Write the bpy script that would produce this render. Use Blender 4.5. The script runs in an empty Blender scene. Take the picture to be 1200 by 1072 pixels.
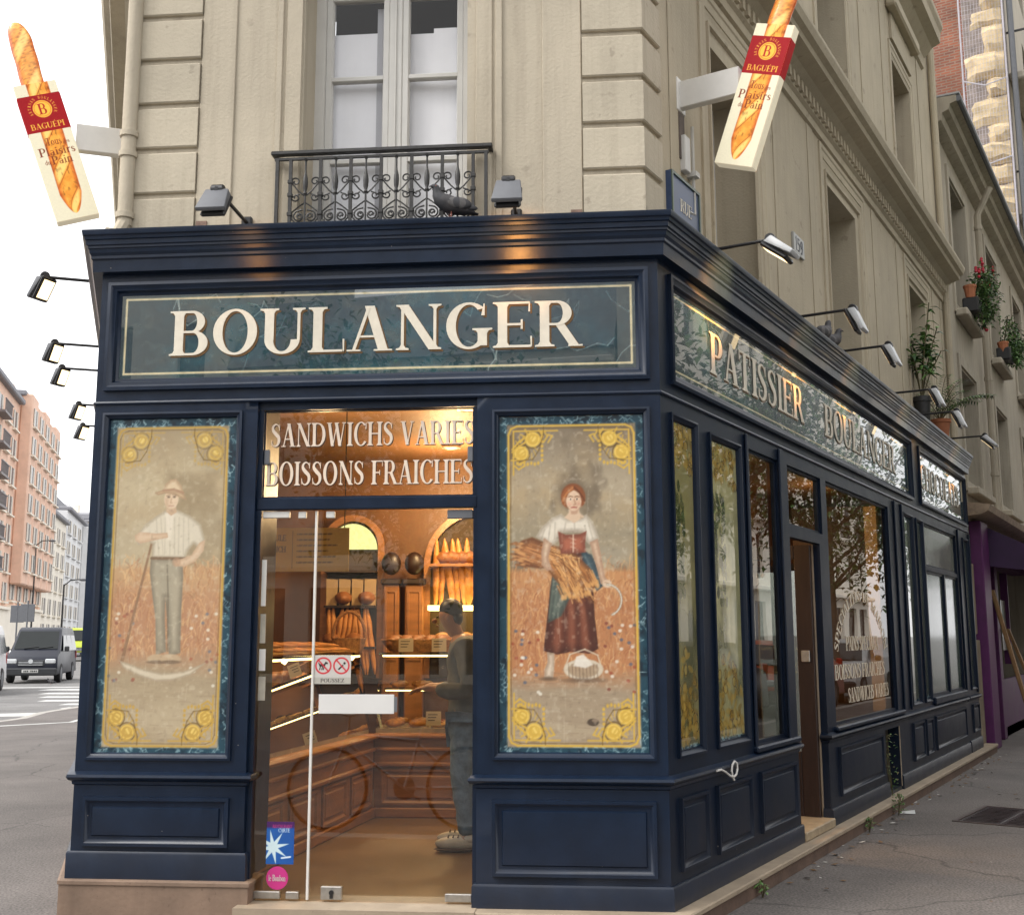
import bpy, bmesh, math, random
import numpy as np
from mathutils import Matrix, Vector
R_ = math.radians
rnd = random.Random(7)
SC = bpy.context.scene
COL = SC.collection
# ---------------------------------------------------------------- frames
C0 = Vector((.7613, 5.6897, 0)); L0 = Vector((-2.2375, 5.9571, 0))
def frame(o, d):
    """x along the wall to the viewer's right, y into the wall, z up"""
    d = Vector((d[0], d[1], 0)).normalized()
    m = Matrix.Identity(4)
    m.col[0] = (d.x, d.y, 0, 0); m.col[1] = (-d.y, d.x, 0, 0); m.col[2] = (0, 0, 1, 0); m.col[3] = (o[0], o[1], o[2], 1)
    return m
dRt = Vector((math.sin(.5356), math.cos(.5356), 0)); dLf = Vector((.309, -.951, 0))
FR = frame(C0, C0 - L0)            # x from -3.01 (left corner) to 0 (right corner)
RT = frame(C0, dRt)                # x from 0 to the far end of the shop
LF = frame(L0, dLf)                # x negative going away
ID = Matrix.Identity(4)
WM = {}
def T3(x, y, z): return Matrix.Translation((x, y, z))
def RZ(a): return Matrix.Rotation(a, 4, 'Z')
# ---------------------------------------------------------------- scene objects
def tag(o, label=None, cat=None, group=None, kind=None):
    if label: o['label'] = label
    if cat: o['category'] = cat
    if group: o['group'] = group
    if kind: o['kind'] = kind
    return o
def thing(name, label, cat, m=ID, group=None):
    o = bpy.data.objects.new(name, None); COL.objects.link(o)
    o.empty_display_size = .1; o.matrix_world = m; WM[o] = m.copy()
    return tag(o, label, cat, group)
def dup(root, m, label=None, group=None, swap=None):
    r = root.copy(); COL.objects.link(r); r.matrix_world = m; WM[r] = m.copy()
    if label: r['label'] = label
    if group: r['group'] = group
    def rec(src, dst):
        for ch in list(src.children):
            c = ch.copy(); COL.objects.link(c); c.parent = dst; WM[c] = m.copy()
            if swap and c.type == 'MESH':
                for i, ms in enumerate(c.material_slots):
                    if ms.material and ms.material.name in swap:
                        ms.link = 'OBJECT'; ms.material = swap[ms.material.name]
            rec(ch, c)
    rec(root, r)
    return r
class MB:
    def __init__(s, T=ID): s.v = []; s.f = []; s.m = []; s.T = T
    def add(s, vs, fs, m=0):
        b = len(s.v); T = s.T
        s.v += [tuple(T @ Vector(p)) for p in vs]
        s.f += [tuple(i + b for i in f) for f in fs]; s.m += [m] * len(fs)
    def box(s, x0, x1, y0, y1, z0, z1, m=0, c=0):
        x0, x1 = sorted((x0, x1)); y0, y1 = sorted((y0, y1)); z0, z1 = sorted((z0, z1))
        if c:
            c = min(c, (x1-x0)*.45, (y1-y0)*.45, (z1-z0)*.45)
            vs = []; 
            for ax in range(3):
                for sx in (0, 1):
                    for sy in (0, 1):
                        for sz in (0, 1):
                            q = [sx, sy, sz]; p = []
                            for k, (a, b) in enumerate(((x0, x1), (y0, y1), (z0, z1))):
                                e = b if q[k] else a
                                if k != ax: e += -c if q[k] else c
                                p.append(e)
                            vs.append(p)
            bm = bmesh.new()
            for p in vs: bm.verts.new(p)
            r = bmesh.ops.convex_hull(bm, input=bm.verts)
            bm.verts.index_update()
            s.add([v.co[:] for v in bm.verts], [tuple(v.index for v in f.verts) for f in bm.faces], m); bm.free(); return
        s.add([(x0,y0,z0),(x1,y0,z0),(x1,y1,z0),(x0,y1,z0),(x0,y0,z1),(x1,y0,z1),(x1,y1,z1),(x0,y1,z1)],
              [(0,3,2,1),(4,5,6,7),(0,1,5,4),(1,2,6,5),(2,3,7,6),(3,0,4,7)], m)
    def quad(s, a, b, c, d, m=0): s.add([a, b, c, d], [(0, 1, 2, 3)], m)
    def poly(s, pts, m=0): s.add(pts, [tuple(range(len(pts)))], m)
    def prism(s, pts, fn, a, b, m=0):
        """extrude 2D polygon; fn(u,v,t)->xyz"""
        n = len(pts)
        s.add([fn(u, v, a) for u, v in pts] + [fn(u, v, b) for u, v in pts],
              [tuple(range(n))[::-1], tuple(range(n, 2*n))] + [(i, (i+1) % n, n+(i+1) % n, n+i) for i in range(n)], m)
    def tube(s, pts, r, n=8, m=0, cap=True):
        pts = [Vector(p) for p in pts]; k = len(pts)
        rs = r if isinstance(r, (list, tuple)) else [r]*k
        vs = []; up = None
        for i in range(k):
            t = (pts[min(i+1, k-1)] - pts[max(i-1, 0)])
            t = t.normalized() if t.length > 1e-9 else Vector((0, 0, 1))
            if up is None:
                up = Vector((0, 0, 1)) if abs(t.z) < .9 else Vector((0, 1, 0))
            a = (up - t*up.dot(t)); a = a.normalized() if a.length > 1e-6 else t.orthogonal().normalized()
            up = a; b = t.cross(a)
            for j in range(n):
                w = 2*math.pi*j/n
                vs.append(pts[i] + rs[i]*(math.cos(w)*a + math.sin(w)*b))
        fs = [(i*n+j, i*n+(j+1) % n, (i+1)*n+(j+1) % n, (i+1)*n+j) for i in range(k-1) for j in range(n)]
        if cap: fs += [tuple(range(n))[::-1], tuple((k-1)*n+j for j in range(n))]
        s.add(vs, fs, m)
    def lathe(s, prof, c=(0, 0, 0), n=16, m=0, axis='Z', sq=(1, 1)):
        """prof = [(r,h)]"""
        vs = []
        for r, h in prof:
            for j in range(n):
                w = 2*math.pi*j/n; a, b = r*math.cos(w)*sq[0], r*math.sin(w)*sq[1]
                p = {'Z': (a, b, h), 'Y': (a, h, b), 'X': (h, a, b)}[axis]
                vs.append((c[0]+p[0], c[1]+p[1], c[2]+p[2]))
        k = len(prof)
        fs = [(i*n+j, i*n+(j+1) % n, (i+1)*n+(j+1) % n, (i+1)*n+j) for i in range(k-1) for j in range(n)]
        fs += [tuple(range(n))[::-1], tuple((k-1)*n+j for j in range(n))]
        s.add(vs, fs, m)
    def ball(s, c, r, n=12, k=8, m=0):
        r = r if isinstance(r, (tuple, list)) else (r, r, r)
        vs = []
        for i in range(k+1):
            a = math.pi*i/k - math.pi/2; q = max(math.cos(a), .02)
            for j in range(n):
                w = 2*math.pi*j/n
                vs.append((c[0]+r[0]*q*math.cos(w), c[1]+r[1]*q*math.sin(w), c[2]+r[2]*math.sin(a)))
        fs = [(i*n+j, i*n+(j+1) % n, (i+1)*n+(j+1) % n, (i+1)*n+j) for i in range(k) for j in range(n)]
        fs += [tuple(range(n))[::-1], tuple(k*n+j for j in range(n))]
        s.add(vs, fs, m)
    def mould(s, x0, z0, x1, z1, prof, m=0, closed_in=False):
        """mitred rectangular moulding; prof=[(inset,y)] outer to inner"""
        vs = []
        for i, y in prof: vs += [(x0+i, y, z0+i), (x1-i, y, z0+i), (x1-i, y, z1-i), (x0+i, y, z1-i)]
        fs = [(k*4+j, k*4+(j+1) % 4, (k+1)*4+(j+1) % 4, (k+1)*4+j) for k in range(len(prof)-1) for j in range(4)]
        if closed_in: fs.append(tuple((len(prof)-1)*4+j for j in range(4)))
        s.add(vs, fs, m)
    def sweep(s, path, prof, m=0, cap=True):
        """path of (x,y) with the outside on its right; prof=[(out,z)]"""
        P = [Vector((p[0], p[1])) for p in path]; k = len(P); off = []
        for i in range(k):
            ns = []
            if i: d = (P[i]-P[i-1]).normalized(); ns.append(Vector((d.y, -d.x)))
            if i < k-1: d = (P[i+1]-P[i]).normalized(); ns.append(Vector((d.y, -d.x)))
            n = sum(ns, Vector((0, 0))).normalized(); off.append(n / n.dot(ns[0]))
        q = len(prof); vs = []
        for i in range(k): vs += [(P[i].x+off[i].x*o, P[i].y+off[i].y*o, z) for o, z in prof]
        fs = [(i*q+j, (i+1)*q+j, (i+1)*q+j+1, i*q+j+1) for i in range(k-1) for j in range(q-1)]
        if cap: fs += [tuple(range(q)), tuple((k-1)*q+j for j in range(q))[::-1]]
        s.add(vs, fs, m)
    def wall(s, x0, x1, z0, z1, holes, y, depth=.1, m=0, mr=None):
        """flat wall face at y with rectangular holes and their reveals"""
        mr = m if mr is None else mr
        xs = sorted({x0, x1} | {min(max(h[k], x0), x1) for h in holes for k in (0, 1)})
        zs = sorted({z0, z1} | {min(max(h[k], z0), z1) for h in holes for k in (2, 3)})
        for a, b in zip(xs, xs[1:]):
            for c, d in zip(zs, zs[1:]):
                u, w = (a+b)/2, (c+d)/2
                if any(h[0] < u < h[1] and h[2] < w < h[3] for h in holes): continue
                s.quad((a, y, c), (b, y, c), (b, y, d), (a, y, d), m)
        for h in holes:
            a, b, c, d = h[:4]; dd = h[4] if len(h) > 4 else depth; Y = y+dd
            s.quad((a, y, c), (a, y, d), (a, Y, d), (a, Y, c), mr); s.quad((b, y, c), (b, Y, c), (b, Y, d), (b, y, d), mr)
            s.quad((a, y, d), (b, y, d), (b, Y, d), (a, Y, d), mr); s.quad((a, y, c), (a, Y, c), (b, Y, c), (b, y, c), mr)
    def build(s, name, mats, parent=None, smooth=35, label=None, bevel=0, base=None):
        mats = mats if isinstance(mats, (list, tuple)) else [mats]
        if parent is not None: M0 = WM[parent]
        elif base is not None: M0 = T3(*base)
        else: M0 = ID
        inv = M0.inverted(); vs = [tuple(inv @ Vector(p)) for p in s.v]
        me = bpy.data.meshes.new(name); me.from_pydata(vs, [], s.f)
        for m in mats: me.materials.append(m)
        me.polygons.foreach_set('material_index', s.m)
        bm = bmesh.new(); bm.from_mesh(me)
        bmesh.ops.remove_doubles(bm, verts=bm.verts, dist=1e-5)
        bmesh.ops.recalc_face_normals(bm, faces=bm.faces)
        if bevel:
            ed = [e for e in bm.edges if len(e.link_faces) == 2 and e.calc_face_angle(0) > .6]
            bmesh.ops.bevel(bm, geom=ed, offset=bevel, segments=2, affect='EDGES', profile=.5, clamp_overlap=True)
        bm.to_mesh(me); bm.free()
        if smooth:
            me.polygons.foreach_set('use_smooth', [True]*len(me.polygons)); me.set_sharp_from_angle(angle=R_(smooth))
        o = bpy.data.objects.new(name, me); COL.objects.link(o)
        if parent is not None: o.parent = parent
        else: o.matrix_world = M0
        WM[o] = M0.copy()
        if label: o['label'] = label
        return o
# ---------------------------------------------------------------- materials
def lin(c): return tuple((x/12.92 if x <= .04045 else ((x+.055)/1.055)**2.4) for x in c)
def S(r, g, b, k=1.0): return tuple(k*x for x in lin((r/255, g/255, b/255)))
def newmat(name):
    m = bpy.data.materials.new(name); m.use_nodes = True
    nt = m.node_tree; return m, nt, nt.nodes['Principled BSDF']
def nd(nt, t, **k):
    n = nt.nodes.new(t)
    for a, b in k.items():
        if a.startswith('i_'): n.inputs[a[2:].replace('_', ' ')].default_value = b
        else: setattr(n, a, b)
    return n
def mat(name, col, rough=.6, var=.15, sc=6, bump=0, bsc=40, metal=0, spec=.5, coat=0, streak=0, spots=0, emit=None, estr=0, col2=None, stretch=None, chips=0, orand=0):
    m, nt, p = newmat(name); L = nt.links.new
    col = tuple(col)
    p.inputs['Roughness'].default_value = rough; p.inputs['Metallic'].default_value = metal
    p.inputs['Specular IOR Level'].default_value = spec; p.inputs['Coat Weight'].default_value = coat
    p.inputs['Coat Roughness'].default_value = .05
    tc = nd(nt, 'ShaderNodeTexCoord'); mp = nd(nt, 'ShaderNodeMapping'); L(tc.outputs['Object'], mp.inputs[0])
    if stretch: mp.inputs['Scale'].default_value = stretch
    n = nd(nt, 'ShaderNodeTexNoise', i_Scale=sc, i_Detail=6, i_Roughness=.65); L(mp.outputs[0], n.inputs['Vector'])
    mx = nd(nt, 'ShaderNodeMix', data_type='RGBA')
    lo = tuple(c*(1-var) for c in col); hi = tuple(min(1, c*(1+var)) for c in (col2 or col))
    mr = nd(nt, 'ShaderNodeMapRange'); mr.inputs[1].default_value = .3; mr.inputs[2].default_value = .7
    L(n.outputs['Fac'], mr.inputs[0]); L(mr.outputs[0], mx.inputs[0])
    mx.inputs[6].default_value = (*lo, 1); mx.inputs[7].default_value = (*hi, 1); out = mx.outputs[2]
    if streak:
        m2 = nd(nt, 'ShaderNodeMapping'); m2.inputs['Scale'].default_value = (9, 9, .45); L(tc.outputs['Object'], m2.inputs[0])
        n2 = nd(nt, 'ShaderNodeTexNoise', i_Scale=1.6, i_Detail=5, i_Roughness=.6); L(m2.outputs[0], n2.inputs['Vector'])
        r2 = nd(nt, 'ShaderNodeMapRange'); r2.inputs[1].default_value = .48; r2.inputs[2].default_value = .8; r2.inputs[3].default_value = 0; r2.inputs[4].default_value = streak
        L(n2.outputs['Fac'], r2.inputs[0])
        x2 = nd(nt, 'ShaderNodeMix', data_type='RGBA', blend_type='MULTIPLY'); L(r2.outputs[0], x2.inputs[0]); L(out, x2.inputs[6]); x2.inputs[7].default_value = (.42, .39, .36, 1); out = x2.outputs[2]
    if spots:
        n3 = nd(nt, 'ShaderNodeTexNoise', i_Scale=sc*9, i_Detail=3); L(mp.outputs[0], n3.inputs['Vector'])
        r3 = nd(nt, 'ShaderNodeMapRange'); r3.inputs[1].default_value = .66; r3.inputs[2].default_value = .72; r3.inputs[4].default_value = spots; L(n3.outputs['Fac'], r3.inputs[0])
        x3 = nd(nt, 'ShaderNodeMix', data_type='RGBA', blend_type='MULTIPLY'); L(r3.outputs[0], x3.inputs[0]); L(out, x3.inputs[6]); x3.inputs[7].default_value = (.35, .32, .3, 1); out = x3.outputs[2]
    if orand:
        oi = nd(nt, 'ShaderNodeObjectInfo'); ro = nd(nt, 'ShaderNodeMapRange'); ro.inputs[3].default_value = 1-orand; ro.inputs[4].default_value = 1+orand*.6; L(oi.outputs['Random'], ro.inputs[0])
        xo = nd(nt, 'ShaderNodeMix', data_type='RGBA', blend_type='MULTIPLY'); xo.inputs[0].default_value = 1; L(out, xo.inputs[6]); L(ro.outputs[0], xo.inputs[7]); out = xo.outputs[2]
    if chips:
        n4 = nd(nt, 'ShaderNodeTexVoronoi', i_Scale=7.0); L(tc.outputs['Object'], n4.inputs['Vector']); n5 = nd(nt, 'ShaderNodeTexNoise', i_Scale=40, i_Detail=3); L(tc.outputs['Object'], n5.inputs['Vector'])
        ad = nd(nt, 'ShaderNodeMath', operation='MULTIPLY_ADD'); L(n5.outputs['Fac'], ad.inputs[0]); ad.inputs[1].default_value = .10; L(n4.outputs['Distance'], ad.inputs[2])
        sx = nd(nt, 'ShaderNodeSeparateXYZ'); L(tc.outputs['Object'], sx.inputs[0]); hz = nd(nt, 'ShaderNodeMapRange'); hz.inputs[1].default_value = 0; hz.inputs[2].default_value = .7; hz.inputs[3].default_value = .082; hz.inputs[4].default_value = .062; L(sx.outputs[2], hz.inputs[0])
        lt = nd(nt, 'ShaderNodeMath', operation='LESS_THAN'); L(ad.outputs[0], lt.inputs[0]); L(hz.outputs[0], lt.inputs[1])
        x4 = nd(nt, 'ShaderNodeMix', data_type='RGBA'); L(lt.outputs[0], x4.inputs[0]); L(out, x4.inputs[6]); x4.inputs[7].default_value = (.22, .2, .18, 1); out = x4.outputs[2]
        n6 = nd(nt, 'ShaderNodeTexNoise', i_Scale=3.2, i_Detail=7, i_Roughness=.7); L(tc.outputs['Object'], n6.inputs['Vector'])
        h2 = nd(nt, 'ShaderNodeMapRange'); h2.inputs[1].default_value = 0; h2.inputs[2].default_value = .45; h2.inputs[3].default_value = .30; h2.inputs[4].default_value = 0; L(sx.outputs[2], h2.inputs[0])
        m6 = nd(nt, 'ShaderNodeMath', operation='MULTIPLY'); L(n6.outputs['Fac'], m6.inputs[0]); L(h2.outputs[0], m6.inputs[1])
        x5 = nd(nt, 'ShaderNodeMix', data_type='RGBA'); L(m6.outputs[0], x5.inputs[0]); L(out, x5.inputs[6]); x5.inputs[7].default_value = (.09, .08, .07, 1); out = x5.outputs[2]
    L(out, p.inputs['Base Color'])
    rr = nd(nt, 'ShaderNodeMapRange'); rr.inputs[3].default_value = max(.02, rough-.1); rr.inputs[4].default_value = min(1, rough+.1); L(n.outputs['Fac'], rr.inputs[0]); L(rr.outputs[0], p.inputs['Roughness'])
    if bump:
        nb = nd(nt, 'ShaderNodeTexNoise', i_Scale=bsc, i_Detail=5); L(mp.outputs[0], nb.inputs['Vector'])
        b = nd(nt, 'ShaderNodeBump', i_Strength=bump, i_Distance=.01); L(nb.outputs['Fac'], b.inputs['Height']); L(b.outputs[0], p.inputs['Normal'])
    if emit: p.inputs['Emission Color'].default_value = (*emit, 1); p.inputs['Emission Strength'].default_value = estr
    return m
def glass(name, tint=(1, 1, 1), ior=1.7, rough=0.0, dirt=.0, wav=0.0):
    m, nt, p = newmat(name); L = nt.links.new; nt.nodes.remove(p)
    out = nt.nodes['Material Output']
    tr = nd(nt, 'ShaderNodeBsdfTransparent'); tr.inputs[0].default_value = (*tint, 1)
    gl = nd(nt, 'ShaderNodeBsdfGlossy'); gl.inputs['Roughness'].default_value = rough
    fr = nd(nt, 'ShaderNodeFresnel', i_IOR=ior)
    if wav:
        tc = nd(nt, 'ShaderNodeTexCoord'); n = nd(nt, 'ShaderNodeTexNoise', i_Scale=1.8, i_Detail=1); L(tc.outputs['Object'], n.inputs['Vector'])
        b = nd(nt, 'ShaderNodeBump', i_Strength=wav, i_Distance=.02); L(n.outputs['Fac'], b.inputs['Height']); L(b.outputs[0], gl.inputs['Normal'])
    mx = nd(nt, 'ShaderNodeMixShader'); L(fr.outputs[0], mx.inputs[0]); L(tr.outputs[0], mx.inputs[1]); L(gl.outputs[0], mx.inputs[2])
    L(mx.outputs[0], out.inputs[0]); return m
def vcmat(name, rough=.5, coat=0, spec=.5, emit=0, nsc=60, nv=.12, cior=1.5):
    m, nt, p = newmat(name); L = nt.links.new
    a = nd(nt, 'ShaderNodeVertexColor', layer_name='Col')
    tc = nd(nt, 'ShaderNodeTexCoord'); n = nd(nt, 'ShaderNodeTexNoise', i_Scale=nsc, i_Detail=5, i_Roughness=.7); L(tc.outputs['Object'], n.inputs['Vector'])
    r = nd(nt, 'ShaderNodeMapRange'); r.inputs[1].default_value = .25; r.inputs[2].default_value = .75; r.inputs[3].default_value = 1-nv; r.inputs[4].default_value = 1+nv; L(n.outputs['Fac'], r.inputs[0])
    x = nd(nt, 'ShaderNodeMix', data_type='RGBA', blend_type='MULTIPLY'); x.inputs[0].default_value = 1; L(a.outputs[0], x.inputs[6]); L(r.outputs[0], x.inputs[7])
    L(x.outputs[2], p.inputs['Base Color'])
    p.inputs['Roughness'].default_value = rough; p.inputs['Coat Weight'].default_value = coat; p.inputs['Coat Roughness'].default_value = .008; p.inputs['Coat IOR'].default_value = cior; p.inputs['Specular IOR Level'].default_value = spec
    if emit: L(x.outputs[2], p.inputs['Emission Color']); p.inputs['Emission Strength'].default_value = emit
    return m
def emis(name, col, st):
    m, nt, p = newmat(name); nt.nodes.remove(p)
    e = nd(nt, 'ShaderNodeEmission', i_Strength=st); e.inputs[0].default_value = (*col, 1)
    nt.links.new(e.outputs[0], nt.nodes['Material Output'].inputs[0]); return m
def brickmat(name, c1, c2, mort, sc=1.0, bw=.24, rh=.075, axes='XZ'):
    m, nt, p = newmat(name); L = nt.links.new
    tc = nd(nt, 'ShaderNodeTexCoord'); mp = nd(nt, 'ShaderNodeMapping'); L(tc.outputs['Object'], mp.inputs[0])
    mp.inputs['Rotation'].default_value = (R_(-90), 0, 0) if axes == 'XZ' else (0, 0, 0)
    b = nd(nt, 'ShaderNodeTexBrick', i_Scale=sc, i_Mortar_Size=.012, i_Brick_Width=bw, i_Row_Height=rh, i_Bias=-.1)
    b.inputs['Color1'].default_value = (*c1, 1); b.inputs['Color2'].default_value = (*c2, 1); b.inputs['Mortar'].default_value = (*mort, 1); L(mp.outputs[0], b.inputs['Vector'])
    n = nd(nt, 'ShaderNodeTexNoise', i_Scale=1.3, i_Detail=6); L(tc.outputs['Object'], n.inputs['Vector'])
    r = nd(nt, 'ShaderNodeMapRange'); r.inputs[1].default_value = .3; r.inputs[2].default_value = .7; r.inputs[3].default_value = .6; r.inputs[4].default_value = 1.3; L(n.outputs['Fac'], r.inputs[0])
    x = nd(nt, 'ShaderNodeMix', data_type='RGBA', blend_type='MULTIPLY'); x.inputs[0].default_value = 1; L(b.outputs[0], x.inputs[6]); L(r.outputs[0], x.inputs[7])
    L(x.outputs[2], p.inputs['Base Color']); p.inputs['Roughness'].default_value = .9
    bp = nd(nt, 'ShaderNodeBump', i_Strength=.5, i_Distance=.01); L(b.outputs['Fac'], bp.inputs['Height']); bp.invert = True; L(bp.outputs[0], p.inputs['Normal'])
    return m
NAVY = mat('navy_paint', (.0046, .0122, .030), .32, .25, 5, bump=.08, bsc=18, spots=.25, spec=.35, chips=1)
NAVYD = mat('navy_paint_shade_side', (.0046, .0105, .0245), .4, .2, 5, bump=.02, bsc=14, spec=.22, chips=1)  # darker copy of the navy: the side street's shade put into the colour
STONE = mat('stone_render', (.44, .386, .298), .9, .13, .8, bump=.3, bsc=60, streak=.34, spots=.3)
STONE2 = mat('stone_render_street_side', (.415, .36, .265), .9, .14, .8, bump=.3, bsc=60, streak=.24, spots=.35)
QUOIN = mat('quoin_stone', (.455, .402, .31), .9, .1, 1.4, bump=.3, bsc=50, streak=.3, spots=.3, orand=.1)
WHITEP = mat('white_window_paint', (.52, .505, .47), .45, .06, 6)
IRON = mat('black_iron', (.02, .019, .018), .5, .3, 30, bump=.2, bsc=60)
DARKM = mat('dark_metal', (.012, .012, .014), .35, .2, 20)
PALEM = mat('pale_metal_sheen', (.5, .51, .52), .35, .08, 12)  # sky reflected on the side lamp backs, put into a paler colour
GREYM = mat('grey_lamp_metal', (.115, .12, .132), .62, .1, 12)
STEEL = mat('brushed_steel', (.42, .4, .37), .35, .15, 30, metal=.8)
PLINTH = mat('tan_stone_plinth', (.20, .135, .095), .8, .2, 4, bump=.25, bsc=40, spots=.4, streak=.3)
SLAB = mat('pale_stone_slab', (.31, .245, .175), .7, .18, 5, bump=.2, bsc=40, spots=.3)
RISER = mat('worn_brown_riser', (.12, .075, .055), .85, .3, 6, bump=.3, bsc=40, spots=.5)
WOOD = mat('warm_shop_wood', (.27, .115, .04), .4, .3, 3, bump=.1, bsc=30, stretch=(1, 1, 6))
WOODD = mat('dark_brown_wood', (.02, .009, .007), .4, .3, 4, stretch=(6, 6, .8), bump=.1, bsc=20)
FLOORM = mat('ochre_shop_floor', (.15, .09, .042), .4, .15, 2.5, spots=.2)
GLASS = glass('clear_shop_glass', (.9, .92, .88), 1.82)
GLASSR = glass('old_street_side_glass', (.72, .76, .70), 2.5, 0, wav=.03)
CGLASS = mat('vehicle_glass', (.012,.015,.015), .08, .1, 2, spec=.3)
DGLASS = mat('dark_window_glass', (.02, .022, .025), .04, .1, 2, spec=.8)
LAMPW = emis('lamp_glow_warm', (1, .55, .2), 4)
LAMPL = emis('lamp_glow_white', (1, .74, .40), 1.6)
STRIP = emis('counter_light_strip', (1, .72, .26), 4.2)
OFFW = mat('ivory_letter_paint', (.66, .60, .49), .5, .08, 20)
GOLDD = mat('dark_gold_letter_edge', (.14, .07, .02), .4, .2, 30, metal=.3)
TERRA = mat('terracotta', (.36, .13, .06), .8, .2, 8)
# ---------------------------------------------------------------- serif letters drawn as strips of (left,right) pairs, cap height 1
def _stem(x, t=.16, y0=0, y1=1, a=1, b=1, sv=.085):
    h = t/2; L = []
    def e(y, w): L.append(((x-w, y), (x+w, y)))
    if a: e(y0, h+sv); e(y0+.035, h+sv); e(y0+.05, h+.03); e(y0+.11, h)
    else: e(y0, h)
    if b: e(y1-.11, h); e(y1-.05, h+.03); e(y1-.035, h+sv); e(y1, h+sv)
    else: e(y1, h)
    return L
def _arc(cx, cy, rx, ry, a0, a1, tx, ty, n=18):
    L = []
    for i in range(n+1):
        a = R_(a0+(a1-a0)*i/n); c, s = math.cos(a), math.sin(a)
        L.append(((cx+rx*c, cy+ry*s), (cx+(rx-tx)*c, cy+(ry-ty)*s)))
    return L
def _bar(x0, x1, y, h=.05): return [((x0, y), (x0, y+h)), ((x1, y), (x1, y+h))]
def _diag(x0, y0, x1, y1, t): return [((x0-t/2, y0), (x0+t/2, y0)), ((x1-t/2, y1), (x1+t/2, y1))]
def _ser(x, y, w): return _bar(x-w, x+w, y-.0175, .035)
def _tri(x, y0, y1, w):   # vertical end serif, wedge
    return [((x-w, y0), (x, y0)), ((x-.02, y1), (x, y1))]
def _stroke(pts, ths, n=8):
    P = []; Tn = []; k = len(pts)
    for i in range(k-1):
        p0 = pts[max(i-1, 0)]; p1 = pts[i]; p2 = pts[i+1]; p3 = pts[min(i+2, k-1)]
        for j in range(n + (i == k-2)):
            t = j/n
            P.append(tuple(.5*(2*p1[d]+(-p0[d]+p2[d])*t+(2*p0[d]-5*p1[d]+4*p2[d]-p3[d])*t*t+(-p0[d]+3*p1[d]-3*p2[d]+p3[d])*t**3) for d in (0, 1)))
            Tn.append(ths[i]+(ths[i+1]-ths[i])*t)
    L = []
    for i in range(len(P)):
        a = P[max(i-1, 0)]; b = P[min(i+1, len(P)-1)]; dx, dy = b[0]-a[0], b[1]-a[1]; q = math.hypot(dx, dy) or 1
        nx, ny = -dy/q*Tn[i]/2, dx/q*Tn[i]/2
        L.append(((P[i][0]+nx, P[i][1]+ny), (P[i][0]-nx, P[i][1]-ny)))
    return L
GL = {}
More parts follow.
